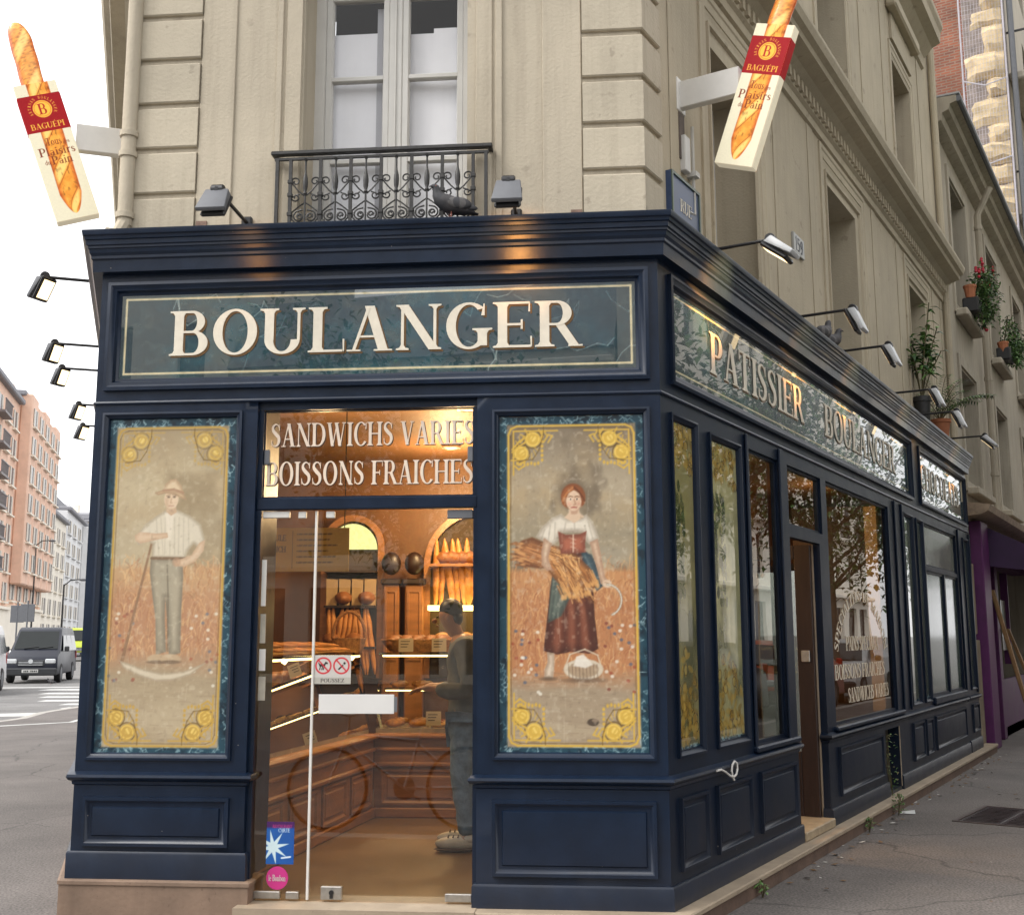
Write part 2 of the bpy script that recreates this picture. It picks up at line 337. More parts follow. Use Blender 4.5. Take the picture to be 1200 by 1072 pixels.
def _defs():
    g = GL; s = _stem; x = .17
    g['A'] = (.80, [_diag(.13, .02, .385, .97, .055), _diag(.64, .02, .40, 1, .17), _bar(.2, .56, .3, .045), _ser(.13, .0175, .12), _ser(.64, .0175, .16)])
    g['B'] = (.74, [s(x), _bar(.24, .42, .95), _bar(.24, .44, .5), _bar(.24, .44, 0), _arc(.40, .75, .23, .25, 90, -90, .14, .05), _arc(.42, .275, .27, .275, 90, -90, .16, .05)])
    g['C'] = (.76, [_arc(.43, .5, .39, .515, 48, 320, .165, .05, 28), _tri(.72, .70, .98, .06), _bar(.68, .72, .7, .27)])
    g['D'] = (.84, [s(x), _bar(.24, .38, .95), _bar(.24, .38, 0), _arc(.37, .5, .42, .5, 90, -90, .165, .05, 24)])
    g['E'] = (.70, [s(x), _bar(.24, .63, .95), _bar(.24, .50, .48), _bar(.24, .65, 0), _tri(.64, .78, .99, .03), _tri(.67, .24, .01, .03), _bar(.48, .515, .4, .21)])
    g['F'] = (.66, [s(x), _bar(.24, .61, .95), _bar(.24, .48, .47), _tri(.63, .76, .99, .03), _bar(.46, .495, .39, .21)])
    g['G'] = (.82, [_arc(.43, .5, .39, .515, 48, 315, .165, .05, 28), _tri(.70, .72, .98, .06), _stem(.66, .16, .06, .44, 0, 1, .09)])
    g['H'] = (.86, [s(x), s(.69), _bar(.24, .62, .48)])
    g['I'] = (.36, [s(.18)])
    g['K'] = (.82, [s(x), _diag(.25, .42, .62, .97, .06), _diag(.70, .02, .40, .6, .17), _ser(.66, .9825, .13), _ser(.70, .0175, .12)])
    g['L'] = (.66, [s(x), _bar(.24, .61, 0), _tri(.64, .28, .01, .03)])
    g['M'] = (1.0, [s(.14, .05), s(.84), _diag(.48, .0, .17, .99, .16), _diag(.48, .0, .78, .99, .05)])
    g['N'] = (.86, [s(.16, .05), s(.72, .05), _diag(.70, 0, .18, .99, .17)])
    g['O'] = (.84, [_arc(.42, .5, .39, .515, 0, 360, .165, .05, 40)])
    g['P'] = (.68, [s(x), _bar(.24, .40, .95), _bar(.24, .40, .44), _arc(.38, .72, .26, .28, 90, -90, .15, .05)])
    g['R'] = (.80, [s(x), _bar(.24, .40, .95), _bar(.24, .40, .46), _arc(.38, .73, .25, .27, 90, -90, .15, .05), _diag(.67, .02, .42, .5, .16), _ser(.69, .0175, .12)])
    g['S'] = (.60, [_stroke([(.49, .74), (.43, .9), (.28, .965), (.14, .88), (.13, .72), (.28, .56), (.44, .42), (.47, .25), (.40, .1), (.25, .03), (.11, .1), (.06, .27)], [.03, .045, .055, .1, .15, .17, .16, .15, .1, .055, .045, .03]), _tri(.5, .7, .96, .03), _tri(.08, .3, .04, .03)])
    g['T'] = (.72, [s(.36, b=0), _bar(.05, .67, .95), _tri(.07, .74, .99, .03), _tri(.68, .74, .99, .03)])
    g['U'] = (.84, [_stem(.17, .16, .3, 1, 0, 1), _stem(.69, .05, .3, 1, 0, 1), _arc(.40, .3, .31, .32, 180, 360, .155, .06, 20)])
    g['V'] = (.80, [_diag(.40, 0, .16, .98, .17), _diag(.42, .02, .65, .98, .05), _ser(.16, .9825, .15), _ser(.65, .9825, .11)])
    g['W'] = (1.12, [_diag(.34, 0, .15, .98, .16), _diag(.36, .02, .56, .9, .05), _diag(.76, 0, .54, .98, .16), _diag(.78, .02, .97, .98, .05), _ser(.15, .9825, .14), _ser(.97, .9825, .11), _ser(.56, .9825, .12)])
    g['X'] = (.84, [_diag(.66, .02, .16, .98, .17), _diag(.14, .02, .66, .98, .05), _ser(.16, .9825, .14), _ser(.66, .0175, .14), _ser(.66, .9825, .11), _ser(.14, .0175, .11)])
    g['Z'] = (.72, [_bar(.08, .63, .95), _bar(.06, .64, 0), _diag(.16, .03, .55, .97, .17), _tri(.1, .76, .99, .03), _tri(.66, .24, .01, .03)])
    g['É'] = (.70, g['E'][1] + [_diag(.36, 1.07, .47, 1.24, .09)])
    g['1'] = (.42, [s(.22, .13, b=0), _diag(.09, .82, .2, .98, .06)])
    g['5'] = (.62, [_bar(.14, .5, .88, .1), _diag(.13, .5, .17, .95, .06), _stroke([(.13, .55), (.32, .62), (.48, .5), (.5, .3), (.36, .06), (.12, .08)], [.06, .09, .14, .15, .1, .06])])
    g['9'] = (.62, [_arc(.3, .68, .22, .3, 0, 360, .12, .06, 24), _stroke([(.46, .68), (.44, .3), (.3, .04), (.12, .08)], [.12, .13, .09, .06])])
    q = lambda x, y0=0, y1=.62, t=.12, a=1, b=0: _stem(x, t, y0, y1, a, b, .06)
    g['o'] = (.54, [_arc(.26, .31, .23, .325, 0, 360, .12, .05, 24)])
    g['u'] = (.62, [q(.14, .15, .62, a=0, b=1), q(.46, 0, .62, a=1, b=1), _arc(.30, .16, .2, .17, 180, 360, .1, .06)])
    g['s'] = (.44, [_stroke([(.36, .47), (.29, .58), (.18, .59), (.1, .48), (.2, .34), (.33, .24), (.33, .1), (.2, .03), (.07, .14)], [.03, .05, .06, .1, .12, .12, .1, .06, .04])])
    g['l'] = (.30, [q(.15, 0, 1)])
    g['e'] = (.50, [_arc(.26, .31, .22, .325, 10, 320, .11, .05, 24), _bar(.14, .46, .33, .05)])
    g['a'] = (.54, [q(.38, 0, .46), _arc(.25, .44, .16, .18, 150, -5, .05, .06), _arc(.22, .16, .17, .18, 20, 330, .1, .05)])
    g['i'] = (.30, [q(.15), _arc(.15, .83, .075, .075, 0, 360, .07, .07, 10)])
    g['r'] = (.44, [q(.15), _stroke([(.18, .4), (.26, .55), (.38, .56)], [.05, .08, .13])])
    g['d'] = (.60, [q(.44, 0, 1), _arc(.26, .31, .22, .325, 60, 300, .11, .05)])
    g['n'] = (.64, [q(.15), q(.48, 0, .42), _arc(.32, .42, .22, .2, 0, 150, .12, .06)])
    g['b'] = (.60, [q(.15, 0, 1, a=0), _arc(.33, .31, .22, .325, 140, -140, .11, .05)])
    g['.'] = (.24, [_arc(.12, .08, .08, .08, 0, 360, .075, .075, 10)])
    g["'"] = (.2, [_diag(.08, .72, .12, 1, .08)])
    g['*'] = (.3, [_arc(.15, .45, .07, .07, 0, 360, .065, .065, 8)])
    g[' '] = (.34, [])
_defs()
def text_strips(t, w, h, gap=.0):
    """strips of a line of text scaled to exactly w x h, origin at its lower left"""
    W = sum(GL[c][0]+gap for c in t)-gap; kx = w/W; x = 0; out = []
    for c in t:
        cw, ps = GL[c]
        for p in ps: out.append([((x+a[0])*kx, a[1]*h, (x+b[0])*kx, b[1]*h) for a, b in p])
        x += cw+gap
    return out
def letters(mb, strips, x0, z0, y, depth, m=0, bend=None):
    """extruded strips in a wall frame; each strip a hair further out than the last"""
    for k, st in enumerate(strips):
        yy = y-(k % 7)*.00025; n = len(st); vs = []
        for dy in (0, depth):
            for a, b, c, d in st:
                for u, v in ((a, b), (c, d)):
                    if bend: u, v = bend(u, v)
                    vs.append((x0+u, yy+dy, z0+v))
        q = 2*n; fs = []
        for i in range(n-1):
            fs.append((2*i, 2*i+1, 2*i+3, 2*i+2)); fs.append((q+2*i, q+2*i+2, q+2*i+3, q+2*i+1))
            fs.append((2*i, 2*i+2, q+2*i+2, q+2*i)); fs.append((2*i+1, q+2*i+1, q+2*i+3, 2*i+3))
        fs += [(0, q, q+1, 1), (2*n-2, 2*n-1, q+2*n-1, q+2*n-2)]
        mb.add(vs, fs, m)
# ---------------------------------------------------------------- painter: artwork painted into the vertices of a fine flat grid
class Cv:
    def __init__(s, w, h, res, col):
        s.w, s.h = w, h; s.nx = int(w/res)+2; s.ny = int(h/res)+2
        s.X, s.Y = np.meshgrid(np.linspace(0, w, s.nx), np.linspace(0, h, s.ny))
        s.c = np.empty((s.ny, s.nx, 3)); s.c[:] = np.array(col)/255.; s.res = res
    def put(s, mk, col, a=1.0, sl=np.s_[:, :]):
        mk = (mk*a)[..., None]; s.c[sl] = s.c[sl]*(1-mk)+mk*(np.array(col)/255. if not isinstance(col, np.ndarray) else col)
    def noise(s, sx, sy, seed, oc=4):
        r = np.random.RandomState(seed); out = np.zeros_like(s.X); amp = 1; tot = 0
        for o in range(oc):
            gx, gy = s.X/sx, s.Y/sy; n = r.rand(int(gy.max())+3, int(gx.max())+3)
            ix, iy = gx.astype(int), gy.astype(int); fx, fy = gx-ix, gy-iy; fx = fx*fx*(3-2*fx); fy = fy*fy*(3-2*fy)
            out += amp*((n[iy, ix]*(1-fx)+n[iy, ix+1]*fx)*(1-fy)+(n[iy+1, ix]*(1-fx)+n[iy+1, ix+1]*fx)*fy)
            tot += amp; amp *= .55; sx /= 2; sy /= 2
        return out/tot
    def _sl(s, x0, x1, y0, y1, m):
        kx, ky = (s.nx-1)/s.w, (s.ny-1)/s.h
        i0 = max(int((x0-m)*kx), 0); i1 = min(int((x1+m)*kx)+2, s.nx); j0 = max(int((y0-m)*ky), 0); j1 = min(int((y1+m)*ky)+2, s.ny)
        return np.s_[j0:max(j1, j0), i0:max(i1, i0)]
    def poly(s, pts, col, a=1, soft=None, edge=None):
        soft = soft or s.res*1.2; xs = [p[0] for p in pts]; ys = [p[1] for p in pts]
        sl = s._sl(min(xs), max(xs), min(ys), max(ys), soft); X, Y = s.X[sl], s.Y[sl]
        if X.size == 0: return
        ins = np.zeros(X.shape, bool); d = np.full(X.shape, 1e9)
        for (ax, ay), (bx, by) in zip(pts, pts[1:]+pts[:1]):
            c = (ay > Y) != (by > Y)
            if by != ay: ins ^= c & (X < (bx-ax)*(Y-ay)/(by-ay)+ax)
            dx, dy = bx-ax, by-ay; t = np.clip(((X-ax)*dx+(Y-ay)*dy)/max(dx*dx+dy*dy, 1e-12), 0, 1)
            d = np.minimum(d, np.hypot(X-ax-t*dx, Y-ay-t*dy))
        sd = np.where(ins, d, -d); mk = np.clip(sd/soft+.5, 0, 1)
        s.put(mk, col, a, sl)
        if edge: s.put(mk*np.clip(1-sd/edge[1], 0, 1), edge[0], edge[2], sl)
    def ell(s, x, y, rx, ry, col, a=1, soft=None, ring=0, rot=0):
        soft = soft or s.res*1.2; m = max(rx, ry); sl = s._sl(x-m, x+m, y-m, y+m, soft); X, Y = s.X[sl]-x, s.Y[sl]-y
        if X.size == 0: return
        c, n = math.cos(rot), math.sin(rot); X, Y = X*c+Y*n, -X*n+Y*c
        r = (1-np.hypot(X/rx, Y/ry))*min(rx, ry)
        mk = np.clip(r/soft+.5, 0, 1)
        if ring: mk = mk*np.clip((ring-r)/soft+.5, 0, 1)
        s.put(mk, col, a, sl)
    def line(s, pts, w, col, a=1, soft=None):
        soft = soft or s.res*1.2
        for (ax, ay), (bx, by) in zip(pts, pts[1:]):
            sl = s._sl(min(ax, bx), max(ax, bx), min(ay, by), max(ay, by), w+soft); X, Y = s.X[sl], s.Y[sl]
            if X.size == 0: continue
            dx, dy = bx-ax, by-ay; t = np.clip(((X-ax)*dx+(Y-ay)*dy)/max(dx*dx+dy*dy, 1e-12), 0, 1)
            s.put(np.clip((w/2-np.hypot(X-ax-t*dx, Y-ay-t*dy))/soft+.5, 0, 1), col, a, sl)
    def text(s, t, x, y, w, h, col, a=1, bend=None):
        for st in text_strips(t, w, h):
            P = [(p[0], p[1]) for p in st]+[(p[2], p[3]) for p in st[::-1]]
            if bend: P = [bend(u, v) for u, v in P]
            s.poly([(x+u, y+v) for u, v in P], col, a)
    def blur(s, n=1):
        for _ in range(n):
            p = np.pad(s.c, ((1,1),(1,1),(0,0)), 'edge'); s.c = (p[:-2,1:-1]+p[2:,1:-1]+p[1:-1,:-2]+p[1:-1,2:]+2*p[1:-1,1:-1])/6
    def build(s, name, m, parent, T, x0, z0, y, k=1.0, thick=.006, edge=None, xf=None, label=None):
        mb = MB(T); nx, ny = s.nx, s.ny
        X = (s.X+x0).ravel(); Z = (s.Y+z0).ravel()
        P = np.stack([X, np.full_like(X, y), Z, np.ones_like(X)]); M0 = WM[parent].inverted() @ T
        V = (np.array(M0) @ P)[:3].T
        idx = np.arange(nx*ny).reshape(ny, nx); F = np.stack([idx[:-1, :-1], idx[:-1, 1:], idx[1:, 1:], idx[1:, :-1]], -1).reshape(-1, 4)
        bx = [(x0, z0), (x0+s.w, z0), (x0+s.w, z0+s.h), (x0, z0+s.h)]
        Q = np.array([[a, y+.0006, c, 1] for a, c in bx]+[[a, y+thick, c, 1] for a, c in bx]).T
        V = np.concatenate([V, (np.array(M0) @ Q)[:3].T]); b = nx*ny
        F = F.tolist()+[[b+i, b+(i+1) % 4, b+4+(i+1) % 4, b+4+i] for i in range(4)]+[[b+4, b+7, b+6, b+5]]
        me = bpy.data.meshes.new(name); me.from_pydata(V.tolist(), [], F)
        lc = np.clip(s.c, 0, 1); lc = np.where(lc <= .04045, lc/12.92, ((lc+.055)/1.055)**2.4)*k
        C = np.ones((len(V), 4)); C[:b, :3] = lc.reshape(-1, 3); e = lc.reshape(-1, 3).mean(0) if edge is None else edge; C[b:, :3] = e
        at = me.color_attributes.new('Col', 'FLOAT_COLOR', 'POINT'); at.data.foreach_set('color', C.ravel())
        me.materials.append(m); o = bpy.data.objects.new(name, me); COL.objects.link(o); o.parent = parent; WM[o] = WM[parent].copy()
        if label: o['label'] = label
        return o
ART = vcmat('painted_glass_art', .35, coat=.15, nsc=35, nv=.05)
MARBR = vcmat('polished_marble_side_sign', .25, coat=1.0, nsc=14, nv=.3, cior=1.5)
MARB = vcmat('polished_marble_sign', .25, coat=1.0, nsc=14, nv=.3, cior=1.85)
PRINT = vcmat('printed_sign_face', .4, coat=.2, nsc=80, nv=.05)
# ================================================================ SHOPFRONT
SHOP = thing('bakery_shopfront', 'dark navy wooden corner shopfront with cornice, marbled sign boards and painted panels', 'shopfront', T3(C0.x, C0.y, 0))
def b_(mb, name, m=NAVY, parent=SHOP, **k): return mb.build(name, m, parent, **k)
Lx = -3.0107
farL = L0 - dLf*11.5; endR = C0 + dRt*9.42
PATH = [farL, L0, C0, endR]
mb = MB(); mb.sweep(PATH, [(-.09,3.22),(.0,3.22),(.0,3.255),(.05,3.258),(.053,3.322),(.062,3.33),(.062,3.345),(.072,3.36),(.076,3.38),(.082,3.384),(.082,3.395),(.09,3.40),(.092,3.425),(.1,3.428),(.103,3.444),(.112,3.45),(.116,3.468),(.116,3.478),(.02,3.49),(-.098,3.50)]); b_(mb, 'cornice', smooth=20)
# fascia boards with sign recesses
mb = MB(FR); mb.wall(Lx, 0, 2.545, 3.22, [(-2.955,-.06,2.615,3.2)], 0, .03); b_(mb, 'fascia_board')
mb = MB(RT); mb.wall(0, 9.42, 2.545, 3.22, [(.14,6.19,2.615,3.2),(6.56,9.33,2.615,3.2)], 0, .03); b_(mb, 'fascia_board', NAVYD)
mb = MB(LF); mb.wall(-11.5, 0, 2.545, 3.22, [(-5.6,-.2,2.615,3.2),(-11.2,-5.9,2.615,3.2)], 0, .03); b_(mb, 'fascia_board')
mb = MB(); mb.sweep(PATH, [(-.03,2.53),(.008,2.532),(.012,2.54),(.008,2.549),(-.03,2.55)]); b_(mb, 'fascia_bead')
PF = [(0,0),(0,-.022),(.018,-.026),(.032,-.014),(.045,-.012),(.055,.006),(.068,.012),(.072,.02)]
def marble(w, h, seed, gold=True):
    c = Cv(w, h, .0042, (24, 48, 56)); n1 = c.noise(.35, .22, seed); n2 = c.noise(.12, .1, seed+1); n3 = c.noise(.03, .03, seed+2, 2)
    c.put(np.clip((n1-.45)*4, 0, 1), (20, 74, 86), .85); c.put(np.clip((n2-.55)*5, 0, 1), (66, 68, 62), .55); c.put(np.clip((n1-.6)*5, 0, 1), (66, 62, 56), .5)
    c.put(np.clip((n3-.55)*4, 0, 1), (90, 100, 96), .25); r = random.Random(seed)
    for k in range(int(5*w)+2):
        x, y = r.uniform(0, w), r.uniform(0, h); a = r.uniform(-1, 1); p = [(x, y)]
        for i in range(r.randint(3, 8)):
            a += r.uniform(-.7, .7); x += .055*math.cos(a); y += .055*math.sin(a)*r.choice((1, 1, -1)); p.append((x, y))
        c.line(p, r.choice((.004, .006, .003)), (150, 160, 155), r.uniform(.25, .8))
    if gold:
        g = (205, 190, 150); m = .03
        for a, b in (((m, m), (w-m, m)), ((w-m, m), (w-m, h-m)), ((w-m, h-m), (m, h-m)), ((m, h-m), (m, m))): c.line([a, b], .011, g)
    return c
mb = MB(FR); mb.mould(-2.965, 2.607, -.05, 3.207, PF); b_(mb, 'sign_frame')
sp = marble(2.79, .475, 3).build('sign_panel', MARB, SHOP, FR, -2.9, 2.672, .014, label='front sign board reading BOULANGER in ivory capitals')
mb = MB(FR); st = text_strips('BOULANGER', 2.225, .247, .015)
letters(mb, st, -2.622, 2.797, .0085, .004, 0); letters(mb, st, -2.612, 2.787, .0125, .001, 1)
mb.build('lettering', [OFFW, GOLDD], sp, smooth=0)
for x0, x1, txts, sd in ((.135, 6.195, (('PATISSIER', .76, 2.62, .245), ('BOULANGER', 3.16, 5.55, .245)), 11), (6.555, 9.335, (('CHOCOLATS', 6.72, 8.95, .245),), 12)):
    mb = MB(RT); mb.mould(x0, 2.607, x1, 3.207, PF); b_(mb, 'sign_frame', NAVYD)
    sp = marble(x1-x0-.13, .475, sd).build('sign_panel', MARBR, SHOP, RT, x0+.065, 2.672, .014, label='street side sign board with ivory capitals reading '+' '.join(t[0] for t in txts))
    for t, a, b, h in txts:
        mb = MB(RT); st = text_strips(t, b-a, h, .02); letters(mb, st, a, 2.80, .0085, .004, 0); letters(mb, st, a+.012, 2.79, .0125, .001, 1)
        mb.build('lettering', [OFFW, GOLDD], sp, smooth=0)
# ---- front pilasters
mb = MB(FR); mb.wall(Lx, -2.115, .62, 2.545, [(-2.945,-2.21,.70,2.47)], 0, .03); mb.wall(Lx, -2.115, .10, .62, [], 0)
mb.quad((-2.115,0,.1),(-2.115,.4,.1),(-2.115,.4,2.545),(-2.115,0,2.545)); b_(mb, 'pilaster')
mb = MB(FR); mb.wall(-.945, 0, .62, 2.545, [(-.85,-.075,.715,2.445)], 0, .03); mb.wall(-.945, 0, 0, .62, [], 0)
mb.quad((-.945,0,0),(-.945,.4,0),(-.945,.4,2.545),(-.945,0,2.545)); b_(mb, 'pilaster')
PP = [(0,0),(0,-.014),(.012,-.017),(.022,-.006),(.03,-.002),(.036,.014)]
PL = [(0,0),(.003,-.02),(.018,-.02),(.032,-.006),(.038,-.004),(.05,-.003),(.056,-.011),(.07,-.013)]
def moul(T, rects, name, pr, m=NAVY, ci=False):
    for r in rects:
        mb = MB(T); mb.mould(*r, pr, closed_in=ci); b_(mb, name, m)
moul(FR, [(-2.96,.685,-2.195,2.487), (-.866,.70,-.056,2.463)], 'panel_frame', PP)
moul(FR, [(-2.955,.262,-2.19,.505), (-.868,.148,-.06,.51)], 'base_panel', PL, ci=True)
# ---- skirting, rails
RAIL = [(0,.56),(.01,.566),(.012,.58),(.03,.588),(.04,.602),(.036,.615),(0,.628)]
jl = C0+(L0-C0).normalized()*2.115; jr = C0+(L0-C0).normalized()*.945; nF = Vector((-.0888,-.996,0))
r1 = C0+dRt*2.13
mb = MB(); mb.sweep([farL, L0, jl, jl-nF*.1], RAIL); b_(mb, 'dado_rail')
mb = MB(); mb.sweep([jr-nF*.1, jr, C0, r1], RAIL); b_(mb, 'dado_rail')
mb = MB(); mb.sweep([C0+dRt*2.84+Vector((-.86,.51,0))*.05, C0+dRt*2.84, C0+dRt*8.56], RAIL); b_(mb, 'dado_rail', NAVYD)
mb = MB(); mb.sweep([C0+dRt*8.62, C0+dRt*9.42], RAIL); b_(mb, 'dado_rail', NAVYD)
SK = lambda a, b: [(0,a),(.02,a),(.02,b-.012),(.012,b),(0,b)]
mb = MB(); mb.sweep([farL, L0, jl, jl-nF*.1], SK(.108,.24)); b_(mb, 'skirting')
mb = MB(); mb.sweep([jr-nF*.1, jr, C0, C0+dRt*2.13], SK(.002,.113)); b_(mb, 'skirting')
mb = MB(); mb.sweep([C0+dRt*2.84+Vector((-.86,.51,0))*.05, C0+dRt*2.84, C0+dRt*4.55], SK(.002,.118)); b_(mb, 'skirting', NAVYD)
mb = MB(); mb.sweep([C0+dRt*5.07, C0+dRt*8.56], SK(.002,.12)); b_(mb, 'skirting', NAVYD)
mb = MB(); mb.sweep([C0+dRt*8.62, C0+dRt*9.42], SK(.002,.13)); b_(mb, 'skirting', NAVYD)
mb = MB(); mb.sweep([farL, L0, jl+nF*.001, jl-nF*.2], [(-.02,-.2),(.045,-.2),(.045,.085),(.052,.086),(.052,.102),(.04,.108),(-.02,.109)], 0)
mb.build('stone_plinth', PLINTH, SHOP, smooth=20)
# ---- street side wall of the shopfront
H = [(.14,.47,.735,2.43),(.69,1.165,.735,2.41),(1.3,1.93,.67,2.44),(2.13,2.84,.02,1.955,.06),(2.13,2.93,2.03,2.44),(3.07,5.09,.665,2.44),(4.55,5.06,.03,.53,.12),(5.69,6.08,.70,2.43),(6.28,6.56,.70,2.425),(6.69,8.5,.71,2.435),(8.95,9.28,.71,2.42)]
mb = MB(RT); mb.wall(0, 9.42, .0, 2.545, H, 0, .05)
mb.quad((9.42,0,0),(9.42,.12,0),(9.42,.12,3.22),(9.42,0,3.22)); b_(mb, 'street_side_frame', NAVYD)
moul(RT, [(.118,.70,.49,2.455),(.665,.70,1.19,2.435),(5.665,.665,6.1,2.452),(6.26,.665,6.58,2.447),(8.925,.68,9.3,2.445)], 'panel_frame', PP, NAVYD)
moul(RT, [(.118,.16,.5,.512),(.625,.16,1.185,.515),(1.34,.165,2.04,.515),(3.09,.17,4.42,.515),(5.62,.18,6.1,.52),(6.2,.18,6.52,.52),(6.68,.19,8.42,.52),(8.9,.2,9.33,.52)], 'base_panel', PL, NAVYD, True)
def bx(T, name, m, par, *a, c=.003, **k):
    q = MB(T); q.box(*a, c=c); return q.build(name, m, par, **k)
for a, b in ((1.27,1.31),(1.92,2.0),(5.3,5.33),(5.6,5.63),(8.58,8.66),(9.34,9.4)): bx(RT, 'mullion', NAVYD, SHOP, a, b, -.018, -.001, .64, 2.52, c=.006)
for a in ((1.26,2.12,-.03,.02,.628,.665),(3.0,5.25,-.035,.02,.628,.662),(6.66,8.52,-.03,.02,.628,.70)): bx(RT, 'window_sill', NAVYD, SHOP, *a, c=.01)
# hatch
mb = MB(RT); mb.box(4.56,5.05,.09,.11,.03,.53); mb.build('cellar_hatch', mat('hatch_board', (.03,.022,.015), .7, .3, 8), SHOP)
mb = MB(RT); mb.box(5.06,5.075,-.006,.0,.03,.53); mb.build('hatch_edge', SLAB, SHOP)
# windows
def pane(T, x0, x1, z0, z1, y, m=GLASSR, name='display_window', fr=.02, frm=NAVYD, label=None):
    mb = MB(T); mb.mould(x0, z0, x1, z1, [(0,y+.02),(0,y-.012),(fr,y-.012),(fr,y+.02)]); f = b_(mb, name, frm, label=label)
    mb = MB(T); mb.quad((x0+.5*fr,y,z0+.5*fr),(x1-.5*fr,y,z0+.5*fr),(x1-.5*fr,y,z1-.5*fr),(x0+.5*fr,y,z1-.5*fr)); mb.build('pane', m, f, smooth=0)
    return f
pane(RT, 1.3, 1.93, .67, 2.44, .03)
pane(RT, 2.13, 2.93, 2.03, 2.44, .03, name='transom_window')
wd = pane(RT, 3.07, 5.09, .665, 2.44, .03, label='large street side window lettered in ivory with an arched line on top')
mb = MB(RT)
st = text_strips('SPECIALITES DE MAISON', 1.86, .115)
def arch(u, v):
    a = math.pi*(1-u/1.86)*.8+math.pi*.1; r = .80+v
    return .93+r*math.cos(a)*.98, -.62+r*math.sin(a)*.72
letters(mb, st, 3.13, 1.62, .0275, .001, 0, arch); mb.build('lettering', OFFW, wd, smooth=0)
for t, a, b, z, h in (('PAINS SPECIAUX', 3.55, 4.6, 1.19, .11), ('BOISSONS FRAICHES', 3.2, 4.78, .98, .11), ('SANDWICHS VARIES', 3.55, 4.88, .80, .11)):
    mb = MB(RT); letters(mb, text_strips(t, b-a, h), a, z, .0275, .001); mb.build('lettering', OFFW, wd, smooth=0)
FROST = mat('milky_glass', (.20,.205,.17), .12, .1, 2, spec=.8)
FROST2 = mat('greenish_milky_glass', (.09,.11,.09), .06, .3, 1.2, spec=.9)
f = pane(RT, 6.69, 8.5, 2.0, 2.435, .03, FROST, 'transom_window', label='blank milky transom pane at far end')
f = pane(RT, 6.69, 7.66, .71, 1.95, .03, FROST2)
f = pane(RT, 7.74, 8.5, .71, 1.95, .03, FROST2)
bx(RT, 'transom_bar', NAVYD, SHOP, 6.69,8.5,.004,.05,1.952,1.998); bx(RT, 'mullion', NAVYD, SHOP, 7.665,7.735,.006,.05,.712,1.95)
mb = MB(RT)
# inner tan post behind the large window and a pale curtain strip behind the narrow one
mb.box(4.86, 5.085, .055, .16, .67, 2.43); mb.build('inner_post', mat('tan_inner_post', (.30,.18,.08), .6, .15, 3), SHOP)
# open wooden door folded back against the far jamb
mb = MB(RT); mb.box(2.795,2.835,.062,.18,.04,1.95,c=.004); mb.box(2.795,2.835,.181,.72,.04,.5,c=.004); mb.box(2.795,2.835,.62,.72,.5,1.95,c=.004); mb.box(2.795,2.835,.181,.62,1.85,1.95,c=.004)
d = mb.build('street_side_door', WOODD, SHOP, label='dark brown glazed door standing open')
mb = MB(RT); mb.box(2.812,2.818,.18,.62,.5,1.85); mb.build('pane', GLASSR, d)
mb = MB(RT); mb.box(2.78,2.795,.09,.15,1.12,1.2,c=.004); mb.build('latch_plate', STEEL, d)
mb = MB(RT); mb.box(2.836,2.842,.05,.062,.03,1.95); mb.build('door_stop', SLAB, d)
mb = MB(RT); mb.box(2.14,2.83,-.03,.3,.003,.06,c=.006); mb.build('threshold', mat('worn_threshold', (.33,.26,.17), .6, .3, 9, spots=.6), SHOP)
# ---- painted glass panels
def gold_corner(c, cx, cy, sx, sy, sc, col, a=.95):
    dk = (95, 68, 20)
    P = lambda u, v: (cx+sx*u*sc, cy+sy*v*sc)
    for u, v, r in ((.30,.16,.10),(.15,.34,.095)):
        p = P(u, v); c.ell(*p, r*sc, r*sc, col, a); c.ell(*p, r*sc*1.25, r*sc*1.25, dk, a*.7, ring=.018*sc); c.ell(*p, r*sc*.9, r*sc*.9, (235,205,110), a*.6, ring=.02*sc); c.ell(p[0]+.01*sc, p[1]+.01*sc, r*sc*.4, r*sc*.4, (240,215,125), .6)
    for k in range(7):
        t = k/6; c.line([P(.06+.05*math.sin(k*2), .5-.07*k*.5), P(.12, .55-.06*k), P(.2, .5-.06*k)], .022*sc, col, a)
        c.line([P(.5-.06*k, .06+.04*math.cos(k*2)), P(.55-.06*k, .12), P(.5-.06*k, .2)], .022*sc, col, a*.9)
    for k in range(7): c.ell(*P(.42, .07+.06*k), .018*sc, .022*sc, col, a); c.ell(*P(.1+.045*k, .47+.012*(k % 2)), .016*sc, .024*sc, col, a)
    for k in range(10):
        w = k/9*math.pi*1.2; c.line([P(.22+.1*math.cos(w), .26+.11*math.sin(w)), P(.22+.16*math.cos(w+.3), .26+.17*math.sin(w+.3))], .014*sc, col, a*.8)
    c.line([P(.05,.62), P(.05,.05), P(.62,.05)], .02*sc, col, a)
    c.line([P(.44,.0), P(.44,.1), P(.38,.3), P(.3,.42), P(.1,.44)], .014*sc, dk, .55)
